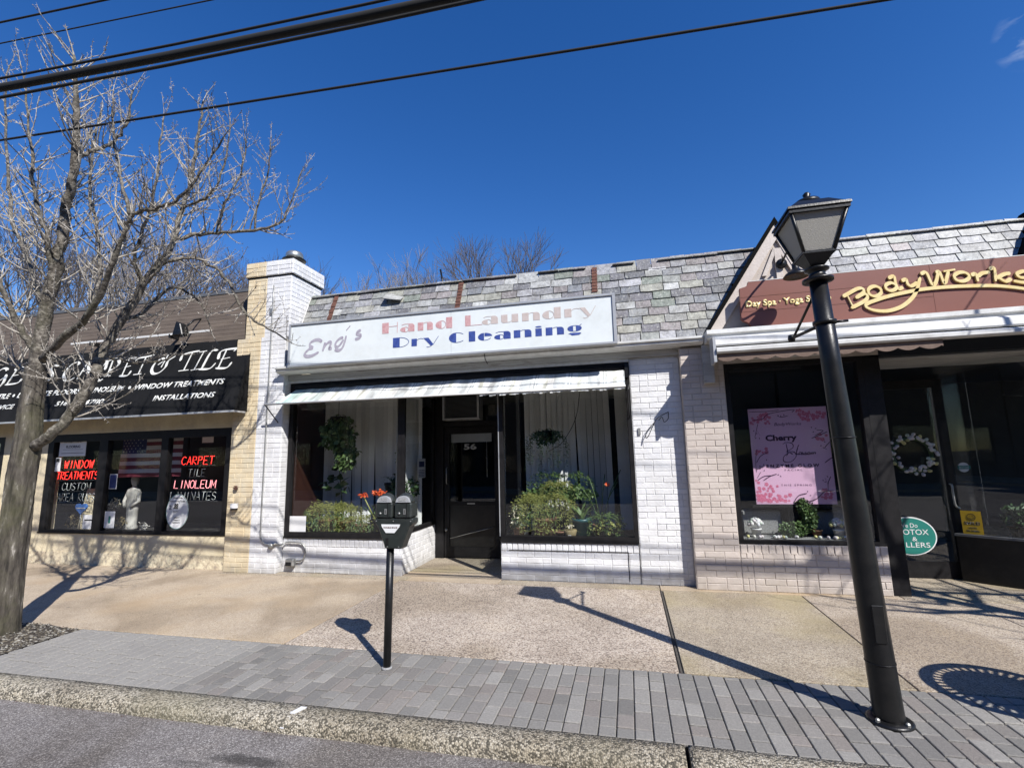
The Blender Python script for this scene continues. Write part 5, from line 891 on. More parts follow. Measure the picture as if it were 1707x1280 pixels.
MB().prism([(-1.772, 0.915), (-1.752, 0.915), (-1.752, 0.865), (-1.772, 0.865)], YF + 0.006, YF + 0.0115).build('coin_slot', M['black_frame'], pmt)
for hx in (-1.792, -1.640):
    hd = MB().prism([(hx - 0.068, 1.057), (hx + 0.068, 1.057), (hx + 0.069, 1.168), (hx - 0.069, 1.168)], YF + 0.004, YB).build('meter_head', M['meter'], pmt, bevel=0.010)
    MB().lathe([(0.069 * math.cos(t * math.pi / 16), 0.071 * math.sin(t * math.pi / 16)) for t in range(8)] + [(0.004, 0.071)], (hx, (YF + YB) / 2, 1.166), 26, sy=0.9).build('dome', M['meter'], hd)
    MB().prism([(hx - 0.056, 1.172)] + [(hx + 0.056, 1.172)] + arc(hx, 1.173, 0.053, 0.046, 6, 174, 14), YF - 0.001, YF + 0.05).build('window_plate', M['alu'], hd)
    box('display', M['stone_grey'], hd, hx - 0.030, hx + 0.030, YF - 0.003, YF - 0.0011, 1.182, 1.203)
    MB().lathe([(0, 0), (0.0085, 0), (0.0085, 0.006), (0, 0.006)], (0, 0, 0), 10).build('key_lock', M['steel'], hd, org=(0, 0, 0))
    o = bpy.data.objects[[k.name for k in hd.children if k.name.startswith('key_lock')][0]]; o.location = Vector((hx - 0.025, YF + 0.004, 1.092)) - WO[pmt]; o.rotation_euler = (R(90), 0, 0)
    box('door_line', M['black_frame'], hd, hx + 0.03, hx + 0.034, YF + 0.0015, YF + 0.0038, 1.062, 1.165)

for bx, bz in ((-1.853, 1.036), (-1.577, 1.036), (-1.715, 1.036), (-1.76, 0.853), (-1.67, 0.853)): MB().prism(arc(bx, bz, 0.0045, 0.0045, 0, 315, 7), YF + 0.0085, YF + 0.0118).build('rivet', M['steel'], pmt)
for hx in (-1.792, -1.640):
    box('coin_plate', M['steel'], pmt, hx + 0.008, hx + 0.026, YF + 0.0010, YF + 0.0038, 1.085, 1.125); box('slot', M['black_frame'], pmt, hx + 0.015, hx + 0.019, YF - 0.0002, YF + 0.0009, 1.092, 1.118)
# ------------------------------------------------------------------ street lamp
sl_ = thing('street_lamp', 'black street lamp with a four sided frosted lantern leaning slightly left', 'street lamp', (1.32, -2.735, 0))
def lean(z): return 1.322 - 0.0335 * z
MB().tube([(lean(z), -2.735, z) for z in (0.0, 0.03, 0.6, 1.3, 2.0, 2.54)], [0.076, 0.074, 0.069, 0.062, 0.055, 0.050], 28, smooth=True).build('pole', M['black_metal'], sl_)
MB().lathe([(0.112, -0.01), (0.112, 0.008), (0.10, 0.016), (0.08, 0.018)], (1.322, -2.735, 0), 28).build('base_ring', M['black_metal'], sl_)
MB().lathe([(0.052, 0), (0.088, 0.004), (0.088, 0.02), (0.06, 0.03), (0.045, 0.05), (0.05, 0.07), (0.07, 0.078), (0.07, 0.088), (0.04, 0.10), (0.04, 0.12)], (lean(2.54), -2.735, 2.535), 24).build('neck', M['black_metal'], sl_)
MB().lathe([(0.056, -0.012), (0.066, -0.010), (0.066, 0.010), (0.056, 0.012)], (lean(2.27), -2.735, 2.27), 24).build('collar', M['black_metal'], sl_)
MB().prism([(-0.03, 0.42), (0.03, 0.42), (0.03, 0.62), (-0.03, 0.62)], -0.0765, -0.066).build('access_door', M['black_metal'], sl_, org=(0, 0, 0), bevel=0.003); bpy.data.objects['access_door'].location = (-0.016, 0, 0)
for k in range(4):
    a = k * math.pi / 2 + .6; MB().lathe([(.012, 0), (.012, .014), (.006, .02)], (1.322 + .095 * math.cos(a), -2.735 + .095 * math.sin(a), 0.012), 6, smooth=False).build('anchor_bolt', M['steel'], sl_)
for zz in (0.30, 1.55): MB().lathe([(.0725 - zz * .0085 + .004, 0), (.0725 - zz * .0085 + .006, .004), (.0725 - zz * .0085 + .004, .008)], (lean(zz), -2.735, zz), 28, ring=True).build('pole_seam', M['black_metal'], sl_)
LXc, LYc = 1.232, -2.735
cup = MB(); a, b = 0.088, 0.04
cup.quadbox([(LXc - b, LYc - b, 2.635), (LXc + b, LYc - b, 2.635), (LXc + b, LYc + b, 2.635), (LXc - b, LYc + b, 2.635), (LXc - a, LYc - a, 2.70), (LXc + a, LYc - a, 2.70), (LXc + a, LYc + a, 2.70), (LXc - a, LYc + a, 2.70)])
cup.build('lantern_cup', M['black_metal'], sl_)
a, b = 0.158, 0.082; Z0, Z1 = 2.70, 2.955
def cor(sx, sy, r, z): return (LXc + sx * r, LYc + sy * r, z)
for sx, sy in ((-1, -1), (1, -1), (1, 1), (-1, 1)):
    MB().tube([cor(sx, sy, b, Z0), cor(sx, sy, a, Z1)], 0.011, 6).build('corner_bar', M['black_metal'], sl_)
for k, (p, q) in enumerate((((-1, -1), (1, -1)), ((1, -1), (1, 1)), ((1, 1), (-1, 1)), ((-1, 1), (-1, -1)))):
    i_ = 0.97; m = MB(); m.quadbox([cor(*p, b * i_, Z0), cor(*q, b * i_, Z0), cor(*q, b * (i_ - .04), Z0), cor(*p, b * (i_ - .04), Z0), cor(*p, a * i_, Z1), cor(*q, a * i_, Z1), cor(*q, a * (i_ - .03), Z1), cor(*p, a * (i_ - .03), Z1)]); m.build('pane', M['frost'], sl_)
for zz, r in ((Z0, b), (Z1 - 0.012, a)):
    m = MB(); e = r + 0.012; m.box(LXc - e, LXc + e, LYc - e, LYc - e + .02, zz, zz + 0.016); m.box(LXc - e, LXc + e, LYc + e - .02, LYc + e, zz, zz + 0.016); m.box(LXc - e, LXc - e + .02, LYc - e + .021, LYc + e - .021, zz, zz + 0.016); m.box(LXc + e - .02, LXc + e, LYc - e + .021, LYc + e - .021, zz, zz + 0.016); m.build('rail', M['black_metal'], sl_)
m = MB(); e = 0.178; t = 0.09
m.quadbox([cor(-1, -1, e, 2.968), cor(1, -1, e, 2.968), cor(1, 1, e, 2.968), cor(-1, 1, e, 2.968), cor(-1, -1, e - .004, 2.984), cor(1, -1, e - .004, 2.984), cor(1, 1, e - .004, 2.984), cor(-1, 1, e - .004, 2.984)]); m.build('eave', M['black_metal'], sl_)
m = MB(); m.quadbox([cor(-1, -1, e - .012, 2.985), cor(1, -1, e - .012, 2.985), cor(1, 1, e - .012, 2.985), cor(-1, 1, e - .012, 2.985), cor(-1, -1, t, 3.055), cor(1, -1, t, 3.055), cor(1, 1, t, 3.055), cor(-1, 1, t, 3.055)]); m.build('hood', M['black_metal'], sl_, bevel=0.01)
MB().lathe([(0.085, 0), (0.07, 0.03), (0.03, 0.05), (0.018, 0.06), (0.024, 0.075), (0.012, 0.09), (0, 0.094)], (LXc, LYc, 3.056), 18).build('finial', M['black_metal'], sl_)
MB().lathe([(0.0, 0), (0.028, 0), (0.034, 0.06), (0.03, 0.13), (0, 0.14)], (LXc, LYc, 2.72), 12).build('lamp_bulb', M['paper'], sl_)
MB().tube([(lean(2.27), -2.67, 2.27), (1.222, -2.20, 2.30)], 0.012, 8).build('hanger_arm', M['black_metal'], sl_)
MB().tube([(lean(2.5), -2.69, 2.50), (1.222, -2.24, 2.30)], 0.009, 8).build('hanger_brace', M['black_metal'], sl_)
MB().lathe([(0, -.03), (0.02, -.026), (0.026, 0), (0.02, 0.026), (0, 0.03)], (1.222, -2.19, 2.30), 12).build('hanger_knob', M['black_metal'], sl_)
MB().tube([(lean(2.27) + 0.05, -2.735, 2.27), (lean(2.27) + 0.13, -2.735, 2.272)], 0.008, 6).build('bolt', M['black_metal'], sl_)

# ------------------------------------------------------------------ overhead cables
def wire(pts, r, label, group='overhead cables'):
    n = 24; (xa, ya, za), (xb, yb, zb), sag = pts
    p = [(xa + (xb - xa) * i / n, ya + (yb - ya) * i / n, za + (zb - za) * i / n - sag * 4 * (i / n) * (1 - i / n)) for i in range(n + 1)]
    tag(MB().tube(p, r, 8).build('cable', M['cable']), label, 'cable', group)
wire(((-20, -2.80, 7.41), (20, -2.80, 4.205), 0.0), 0.010, 'highest thin cable crossing the sky at top left')
wire(((-20, -2.95, 6.871), (20, -2.95, 3.898), 0.0), 0.006, 'second thinnest cable just under the highest one')
wire(((-20, -3.33, 6.714), (20, -3.33, 5.405), 1.4), 0.010, 'thin cable running just above the thick bundle')
wire(((-20, -3.37, 6.588), (20, -3.37, 5.242), 1.4), 0.032, 'thick black cable bundle, heaviest of the overhead lines')
wire(((-20, -3.40, 6.334), (20, -3.40, 5.325), 1.4), 0.012, 'cable hanging just under the thick bundle')
wire(((-20, -2.93, 5.72), (20, -2.93, 3.42), 0.21), 0.010, 'lowest single cable crossing the whole sky alone')

# ------------------------------------------------------------------ plants and goods behind the glass
def leafy(name, mat, parent, n, centre, size, leaf, seed, shape='ball', droop=0.0, slim=0.32):
    """many small bent leaves filling a volume"""
    rr = random.Random(seed); m = MB(); c = Vector(centre)
    for _ in range(n):
        while True:
            q = Vector((rr.uniform(-1, 1), rr.uniform(-1, 1), rr.uniform(-1, 1)))
            if q.length < 1: break
        if shape == 'dome': q.z = abs(q.z) * rr.random() ** 0.3
        p = c + Vector((q.x * size[0], q.y * size[1], q.z * size[2]))
        d = Vector((rr.uniform(-1, 1), rr.uniform(-1, .3), rr.uniform(-1, .6) - droop)).normalized(); s = d.orthogonal().normalized()
        s = (Matrix.Rotation(rr.uniform(0, 6.28), 3, d) @ s); L = leaf * rr.uniform(.6, 1.3); w = L * slim
        mid = p + d * L * .5 + Vector((0, 0, L * .12)); tip = p + d * L
        m.quad(p, mid + s * w, tip, mid - s * w)
    return m.build(name, mat, parent)
def strands(name, mat, parent, n, top, spread, length, leaf, seed, arch=0.1):
    """hanging or arching stems with leaves along them"""
    rr = random.Random(seed); m = MB(); c = Vector(top)
    for _ in range(n):
        a = rr.uniform(0, 6.28); r = rr.random() ** .5; p = c + Vector((math.cos(a) * spread[0] * r * .4, math.sin(a) * spread[1] * r * .4, rr.uniform(-.02, .02)))
        d = Vector((math.cos(a) * spread[0], math.sin(a) * spread[1], arch * rr.uniform(.6, 1.2))); L = length * rr.uniform(.55, 1.05); k = max(5, int(L / 0.028)); prev = p
        for i in range(k):
            t = (i + 1) / k; q = p + Vector((d.x * min(1, t * 1.5) * .8, d.y * min(1, t * 1.5) * .8, d.z * 4 * t * (1 - t) - L * t * t))
            v = Vector((rr.uniform(-1, 1), rr.uniform(-1, 1), rr.uniform(-.8, .3))).normalized() * leaf * rr.uniform(.7, 1.3)
            m.quad(q, q + v * .5 + Vector((0, 0, leaf * .2)), q + v, q + v * .5 - Vector((leaf * .22, 0, 0)))
            if i % 2: m.tri(prev, q, prev + Vector((.003, 0, .003)))
            prev = q
    return m.build(name, mat, parent)
def blades(name, mat, parent, n, base, L, w, seed, spread=1.0, up=1.0):
    rr = random.Random(seed); m = MB(); c = Vector(base)
    for _ in range(n):
        a = rr.uniform(0, 6.28); l_ = L * rr.uniform(.6, 1.1); dx = Vector((math.cos(a), math.sin(a) * .6, 0)) * spread * rr.uniform(.4, 1); side = Vector((-math.sin(a), math.cos(a), 0)) * w; pr = None
        for i in range(7):
            t = i / 6; p = c + dx * l_ * t + Vector((0, 0, l_ * up * (t - .75 * t * t * spread))); ww = side * (1 - t) ** .6 * .5
            if pr: m.quad(pr[0] - pr[1], pr[0] + pr[1], p + ww, p - ww)
            pr = (p, ww)
    return m.build(name, mat, parent)
def pot(parent, x, y, z, r, h, mat, name='pot'): return MB().lathe([(r * .7, 0), (r, h * .85), (r * 1.08, h * .86), (r * 1.08, h), (r * .9, h), (r * .88, h * .9), (0, h * .9)], (x, y, z), 16).build(name, M[mat], parent)
def plant(name, label, x, y, z, cat='plant'): return thing(name, label, cat, (x, y, z))
p = plant('hanging_ivy', 'big leafy plant hanging in the left laundry window', -4.15, 0.35, 2.1); MB().tube([(-4.15, .35, 2.44), (-4.15, .35, 2.15)], .004, 5).build('hook_wire', M['cable'], p); pot(p, -4.15, .35, 2.02, .11, .12, 'black_frame'); leafy('foliage', M['leaf_mid'], p, 620, (-4.12, .33, 1.90), (.28, .16, .28), .085, 1, droop=.5); leafy('foliage', M['leaf_mid'], p, 300, (-3.98, .33, 1.56), (.19, .12, .2), .08, 2, droop=.6)
p = plant('hanging_pothos', 'dark trailing plant hanging in the right laundry window', -1.03, .35, 1.8); MB().tube([(-1.03, .35, 2.44), (-1.03, .35, 1.8)], .004, 5).build('hook_wire', M['cable'], p); pot(p, -1.03, .35, 1.70, .10, .12, 'black_frame'); leafy('foliage', M['leaf_dark'], p, 260, (-1.03, .34, 1.76), (.20, .14, .11), .05, 3, droop=.6); strands('trailing_stems', M['leaf_dark'], p, 46, (-1.05, .34, 1.78), (.24, .15), .42, .042, 4, .05); strands('long_stem', M['leaf_dark'], p, 2, (-1.13, .34, 1.6), (.03, .03), .62, .045, 5)
p = plant('trailing_sedum', 'yellow green trailing plant, broadest mound in the left laundry window', -4.2, .3, .5); pot(p, -4.25, .32, .475, .13, .2, 'terracotta'); pot(p, -3.95, .32, .475, .12, .18, 'terracotta'); strands('foliage', M['leaf_light'], p, 110, (-4.2, .3, .80), (.34, .2), .34, .05, 6, .13); strands('foliage', M['leaf_light'], p, 90, (-3.98, .28, .78), (.24, .2), .30, .045, 71, .10); leafy('foliage', M['leaf_mid'], p, 420, (-4.15, .28, .66), (.38, .15, .16), .06, 7, droop=1.2, slim=.14)
p = plant('trailing_sedum', 'lower yellow green trailing plant right of the broad mound', -3.68, .25, .5); pot(p, -3.68, .28, .475, .1, .14, 'terracotta'); strands('foliage', M['leaf_light'], p, 60, (-3.68, .25, .68), (.2, .15), .22, .045, 8, .07); leafy('foliage', M['leaf_mid'], p, 200, (-3.68, .24, .60), (.20, .12, .09), .055, 9, droop=1.2, slim=.14)
p = plant('grassy_plant', 'tufted grassy plant at the left corner of the left laundry window', -4.6, .4, .5); pot(p, -4.6, .42, .475, .1, .15, 'teal_pot'); blades('leaves', M['leaf_mid'], p, 42, (-4.6, .4, .6), .42, .014, 10, .7)
p = plant('rubber_plant', 'young rubber plant with dark oval leaves behind the yellow green mound', -4.25, .6, .5); pot(p, -4.2, .6, .475, .1, .18, 'black_frame'); MB().tube([(-4.2, .6, .6), (-4.22, .6, 1.0), (-4.27, .6, 1.35)], [.01, .008, .005], 6).build('stem', M['leaf_dark'], p); leafy('foliage', M['leaf_dark'], p, 26, (-4.27, .6, 1.2), (.2, .1, .22), .16, 11)
p = plant('orange_clivia', 'flowering plant with orange blooms seen just behind the parking meter', -3.45, .16, .5); pot(p, -3.45, .3, .475, .11, .2, 'black_frame'); blades('leaves', M['leaf_mid'], p, 16, (-3.45, .28, .62), .52, .045, 12, .8, 1.1)
for c_, r_, k_ in (((-3.36, .16, 1.03), .075, 130), ((-3.60, .16, 1.0), .045, 50)): leafy('flower_head', M['orange_petal'], p, k_, c_, (r_ * 1.3, r_, r_ * .8), .035, k_, 'dome'); MB().tube([(-3.45, .28, .62), (c_[0], c_[1], c_[2])], .009, 6).build('flower_stalk', M['leaf_light'], p)
p = plant('bromeliad', 'dark pot with wiry stems and long leaves behind the orange flowers', -3.38, .6, .5); pot(p, -3.38, .6, .9, .12, .26, 'black_frame'); box('stand', M['black_frame'], p, -3.45, -3.31, .53, .67, .475, .9); blades('leaves', M['leaf_dark'], p, 24, (-3.38, .6, 1.14), .34, .012, 14, .9); strands('trailing', M['leaf_mid'], p, 10, (-3.38, .6, 1.2), (.2, .12), .3, .03, 15); leafy('fern_frond', M['leaf_mid'], p, 60, (-3.27, .6, 1.55), (.06, .04, .3), .06, 16)
p = plant('bushy_plant', 'dark bushy plant in the side window beside the black door', -3.12, .75, .5); pot(p, -3.16, .6, .475, .12, .3, 'black_frame'); leafy('foliage', M['leaf_dark'], p, 520, (-3.17, .55, 1.08), (.16, .32, .2), .07, 17); leafy('foliage', M['leaf_mid'], p, 260, (-3.16, .3, .62), (.1, .28, .12), .06, 18)
p = plant('trailing_sedum', 'tall yellow brown trailing plant in the right laundry window', -1.1, .3, .5); pot(p, -1.1, .36, .46, .15, .25, 'terracotta'); strands('foliage', M['leaf_light'], p, 120, (-1.10, .3, .95), (.36, .2), .44, .045, 20, .10); strands('foliage', M['leaf_light'], p, 50, (-.93, .34, 1.1), (.2, .14), .42, .045, 21, .1); strands('foliage', M['leaf_light'], p, 60, (-1.22, .26, .92), (.18, .14), .42, .045, 72, .06); leafy('foliage', M['leaf_mid'], p, 300, (-1.12, .28, .76), (.24, .12, .20), .06, 22, droop=1.4, slim=.14)
p = plant('green_bush', 'dark green arching plant behind the trailing one in the right laundry window', -.95, .55, .5); pot(p, -.95, .6, .46, .16, .3, 'black_frame'); leafy('foliage', M['leaf_mid'], p, 900, (-.92, .52, .95), (.48, .2, .20), .07, 23, 'dome'); strands('stems', M['leaf_mid'], p, 40, (-.88, .5, 1.18), (.42, .2), .4, .05, 24, .14)
p = plant('broad_leaf_plant', 'sword leaved plant in a teal pot in the right laundry window', -.62, .32, .5); pot(p, -.62, .34, .46, .12, .24, 'teal_pot'); blades('leaves', M['leaf_mid'], p, 20, (-.62, .33, .66), .42, .05, 25, .7, 1.1)
p = plant('aloe', 'low plant with pale sword leaves in front of the trailing one', -.95, .2, .5); pot(p, -.95, .24, .46, .07, .1, 'terracotta'); blades('leaves', M['leaf_light'], p, 9, (-.95, .22, .54), .36, .035, 26, 1.3, .5)
p = plant('small_basket_plant', 'little wicker basket with two white flowers at the glass of the right laundry window', -.75, .16, .46); MB().lathe([(.055, 0), (.085, .12), (.08, .13), (0, .1)], (-.75, .16, .457), 14).build('basket', M['wicker'], p); box('price_tag', M['paper'], p, -.765, -.73, .083, .086, .50, .53); leafy('flowers', M['cream_petal'], p, 26, (-.75, .16, .62), (.06, .04, .02), .025, 27, 'dome')
p = plant('brown_pot', 'round brown clay pot beside the little wicker basket', -.88, .15, .46, 'pot'); pot(p, -.88, .16, .457, .07, .11, 'terracotta')
p = plant('pink_white_flowers', 'bush of tiny white and pink flowers at the left end of the right laundry window', -1.42, .2, .5); pot(p, -1.42, .26, .46, .08, .14, 'terracotta'); leafy('foliage', M['leaf_dark'], p, 150, (-1.42, .22, .72), (.1, .1, .16), .04, 28); leafy('flowers', M['cream_petal'], p, 60, (-1.42, .17, .72), (.11, .08, .18), .028, 29)
p = plant('trailing_sedum', 'light green leafy trailing plant at the right end of the right laundry window', -.32, .22, .5); pot(p, -.32, .26, .46, .1, .17, 'black_frame'); strands('foliage', M['leaf_mid'], p, 46, (-.32, .22, .72), (.2, .14), .24, .055, 30, .07); leafy('foliage', M['leaf_light'], p, 90, (-.30, .18, .62), (.2, .1, .1), .05, 31)
p = plant('twiggy_cactus', 'spindly plant with long arching stems and one red flower', -.35, .4, .5); pot(p, -.4, .42, .46, .09, .16, 'terracotta')
for a in ((-.62, 1.1), (-.5, 1.2), (-.15, 1.15), (-.1, 1.3), (-.3, 1.25)): MB().tube([(-.38, .42, .6), ((a[0] - .38) / 2, .38, (a[1] + .6) / 2 + .08), (a[0], .35, a[1])], .006, 5).build('stem', M['leaf_mid'], p)
leafy('flower', M['orange_petal'], p, 14, (-.27, .3, 1.12), (.02, .02, .02), .03, 33)
tag(MB().tube(catmull([(-.55, .12, 2.3), (-.62, .1, 1.95), (-.8, .1, 1.66), (-1.0, .2, 1.55)], 6), .004, 5).build('drooping_cable', M['cable']), 'thin dark cord drooping across the right laundry window', 'cord')
c_ = thing('window_notice', 'blank white square card at the lower left corner of the laundry window', 'card', (-4.7, .03, .53)); box('card', M['paper'], c_, -4.79 + .13, -4.40, .028, .03, .535, .745)
c_ = thing('window_notice', 'small printed notice taped inside the side window beside the door', 'notice', (-2.97, .6, 1.3)); box('paper', M['paper'], c_, -2.961, -2.959, .53, .80, 1.22, 1.5); box('photo', M['flag_blue'], c_, -2.9588, -2.9580, .57, .76, 1.38, 1.46)
for i in range(5): box('print_line', M['flag_blue'], c_, -2.9588, -2.9580, .56, .77, 1.24 + i * .022, 1.248 + i * .022)

# spa window
ps = thing('spa_poster', 'pink cherry blossom facial poster on a dark stand in the spa window', 'poster', (1.86, .3, .9))
k_ = 6.346 / 6.106; zc = lambda z: 1.475 + (z - 1.475) * k_
box('board', M['pink_paper'], ps, 1.39 * k_, 2.205 * k_, .302, .32, zc(.9), zc(1.978)); box('stand', M['black_frame'], ps, 1.78, 1.95, .321, .36, .51, .95); box('bottom_rail', M['black_frame'], ps, 1.40, 2.34, .30, .32, .835, zc(.9) - .002)
def sc(st): return [[(a * k_, zc(b)) for a, b in s] for s in st]
ribbons(sc(BLOSSOM), .010, .006, R(40), .001, lambda a, b, h: (a, .3005 - h, b)).build('script_print', M['plum_ink'], ps)
ribbons(sc(BRANCH), .008, .003, R(120), .001, lambda a, b, h: (a, .3008 - h, b)).build('branch_print', M['plum_ink'], ps)
def ptx(b_, x0, z0, w, h, **k): text('print', b_, x0 * k_, zc(z0), w * k_, h * k_, .3012, M['plum_ink'], ps, thick=.001, **k)
ptx('Cherry', 1.549, 1.585, .325, .088, bold=.04); ptx('E N Z Y M E   G L O W', 1.53, 1.305, .54, .036, bold=.03); ptx('F A C I A L', 1.715, 1.264, .18, .02); ptx('T H I S   S P R I N G', 1.66, 1.098, .31, .02); ptx('BodyWorks', 1.655, 1.765, .28, .045, shear=.2)
rr = random.Random(40); m = MB(); lv = MB()
def flower(u, v, s):
    x, z = (1.39 + .81 * u) * k_, zc(.9 + 1.07 * v); a0 = rr.uniform(0, 6)
    for q in range(5):
        a = a0 + q * 1.257; c0 = Vector((x, .3003 - rr.uniform(0, .0008), z)); d = Vector((math.cos(a), 0, math.sin(a))) * s; e = Vector((-d.z, 0, d.x)) * .42
        m.quad(c0, c0 + d * .6 + e, c0 + d, c0 + d * .6 - e)
for i in range(150):
    r_ = rr.random()
    if r_ < .5: u = rr.random() ** 1.6 * .42 + .02; v = rr.random() ** 1.8 * .22 * (1 - u) + .03
    elif r_ < .68: u = rr.uniform(.62, .98); v = rr.uniform(.87, .98)
    elif r_ < .8: u = rr.uniform(.02, .28); v = rr.uniform(.84, .96)
    elif r_ < .88: u = rr.uniform(.78, .97); v = rr.uniform(.06, .16)
    elif r_ < .94: u = rr.uniform(.8, .97); v = rr.uniform(.66, .72)
    else: u = rr.uniform(.05, .2); v = rr.uniform(.52, .58)
    flower(u, v, rr.uniform(.012, .028))
m.build('blossom_print', M['blossom_ink'], ps)
for (u, v) in ((.08, .7), (.1, .74), (.06, .78), (.12, .68), (.42, .93), (.46, .94), (.40, .92), (.9, .6), (.93, .57), (.95, .63), (.86, .25), (.9, .22), (.93, .27), (.6, .1), (.65, .12), (.7, .09), (.1, .4), (.14, .42), (.08, .36), (.13, .34), (.18, .45), (.35, .28), (.3, .3), (.82, .75), (.8, .78), (.86, .78)):
    x, z = (1.39 + .81 * u) * k_, zc(.9 + 1.07 * v); a = rr.uniform(0, 6); d = Vector((math.cos(a), 0, math.sin(a))) * .022; e = Vector((-d.z, 0, d.x)) * .3; c0 = Vector((x, .3004, z)); lv.quad(c0, c0 + d * .5 + e, c0 + d, c0 + d * .5 - e)
lv.build('leaf_print', M['plum_ink'], ps)
def egg_mesh():
    return MB().lathe([(0, -.022), (.007, -.0208), (.0125, -.017), (.017, -.009), (.018, -.002), (.0165, .007), (.013, .015), (.008, .0215), (.003, .0246), (0, .025)], n=14).mesh('egg', M['egg'])
EG = egg_mesh()
for (x, lab) in ((1.40, 'white pot heaped with pale eggs at the left of the spa window'), (2.25, 'white pot heaped with pale eggs right of the little topiary')):
    t = thing('egg_pot', lab, 'pot', (x, .25, .51), group='egg pots on the spa sill'); pot(t, x, .25, .512, .055, .10, 'paper')
    for k in range(26):
        a = k * 2.4; q = (k / 26) ** .5; place('egg', EG, t, (x + math.cos(a) * .08 * q, .25 + math.sin(a) * .065 * q, .705 - q * q * .065 + .01), (rr.uniform(-1.2, 1.2), rr.uniform(-1.2, 1.2), 0), (1.05, 1.05, 1.05))
for i in range(30):
    x = rr.choice([1.30, 1.36, 1.42, 1.55, 1.60, 1.66, 1.80, 2.02, 2.12, 2.18, 2.22, 2.28, 2.32, 2.40]) + rr.uniform(-.025, .025); o = place('easter_egg', EG, None, (x, rr.uniform(.14, .2), .53), (R(90), rr.uniform(0, 3), 0)); tag(o, 'one of the small pale eggs strewn along the spa window sill', 'egg', 'eggs strewn along the spa sill')
t = plant('squirrel_topiary', 'green leafy topiary standing on the spa window sill', 1.9, .28, .51, 'topiary'); pot(t, 2.05, .3, .512, .05, .08, 'terracotta'); leafy('foliage', M['leaf_mid'], t, 900, (1.80, .27, .60), (.16, .09, .09), .03, 50); leafy('foliage', M['leaf_mid'], t, 900, (1.98, .28, .74), (.08, .07, .16), .03, 51); leafy('foliage', M['leaf_mid'], t, 500, (1.92, .28, .86), (.06, .05, .09), .03, 52)
wr = thing('egg_wreath', 'round wreath of pale eggs hanging on the dark spa glass', 'wreath', (3.27, .66, 1.41))
ring = [(3.27 + .20 * math.cos(a * math.pi / 12), .675, 1.41 + .195 * math.sin(a * math.pi / 12)) for a in range(25)]
MB().tube(ring, .022, 6).build('ring', M['leaf_dark'], wr)
for k in range(64):
    a = rr.uniform(0, 6.283); r_ = .20 + rr.uniform(-.05, .05); place('egg', EG, wr, (3.27 + r_ * math.cos(a), .655 + rr.uniform(-.01, .01), 1.41 + r_ * math.sin(a) * .98), (rr.uniform(-2, 2), rr.uniform(-2, 2), 0), (1.05, 1.05, 1.05))

ov = thing('oval_sign', 'teal oval sign with white lettering behind the black post', 'sign', (3.13, .66, .48))
OX, OZ = 3.13, .485
MB().prism(arc(OX, OZ, .262, .216, 0, 350, 40), .655, .66).build('rim', M['paper'], ov); MB().prism(arc(OX, OZ, .248, .202, 0, 350, 40), .65, .6545).build('face', M['teal_sign'], ov)
text('lettering', 'We Do', OX - .11, OZ + .095, .19, .048, .6495, M['paper'], ov, thick=.002); text('lettering', 'BOTOX', OX - .12, OZ + .015, .30, .06, .6495, M['paper'], ov, thick=.002); text('lettering', '&', OX + .01, OZ - .055, .05, .045, .6495, M['paper'], ov, thick=.002); text('lettering', 'FILLERS', OX - .13, OZ - .125, .31, .055, .6495, M['paper'], ov, thick=.002)
ys = thing('camera_notice', 'yellow smile notice sticker low on the dark glass by the door', 'sticker', (3.72, .5, .55)); ang = math.atan2(-.6, .703)
def emb_y(a, b, h): return (3.60 + math.cos(ang) * a + math.sin(ang) * (h + .006) , .615 + math.sin(ang) * a - math.cos(ang) * (h + .006), b)
m = MB(); m.quadbox([emb_y(*q) for q in ((.03, .53, 0), (.20, .53, 0), (.20, .53, .002), (.03, .53, .002), (.03, .78, 0), (.20, .78, 0), (.20, .78, .002), (.03, .78, .002))]); m.build('sheet', M['yellow_sign'], ys)
ribbons([arc(.115, .715, .035, .035, 0, 360, 16), arc(.115, .715, .02, .02, 200, 340, 8), [(.103, .722), (.103, .728)], [(.127, .722), (.127, .728)]], .005, 0, None, .003, emb_y, smooth=False).build('smiley', M['ink'], ys)
text('print', 'SMILE!', .05, .63, .13, .035, 0, M['ink'], ys, bold=.03, thick=.003, emb=emb_y); text('print', "YOU'RE", .08, .59, .07, .016, 0, M['ink'], ys, bold=.03, thick=.003, emb=emb_y); text('print', 'ON CAMERA', .06, .555, .11, .02, 0, M['ink'], ys, bold=.03, thick=.003, emb=emb_y)
rs = thing('round_sticker', 'round white sticker with a green band on the spa door glass', 'sticker', (3.80, .70, 1.24)); MB().prism(arc(3.79, 1.255, .055, .055, 0, 350, 24), .712, .714).build('disc', M['paper'], rs); box('band', M['teal_sign'], rs, 3.73, 3.855, .709, .7115, 1.235, 1.275); text('print', 'BOTOX', 3.745, 1.243, .095, .024, .7088, M['paper'], rs, thick=.001)
t = plant('potted_fern', 'small dark fern in a pot on the black window ledge at far right', 4.1, .55, .5); pot(t, 4.15, .6, .5, .09, .12, 'black_frame'); leafy('foliage', M['leaf_dark'], t, 260, (4.15, .58, .72), (.14, .1, .12), .07, 60)

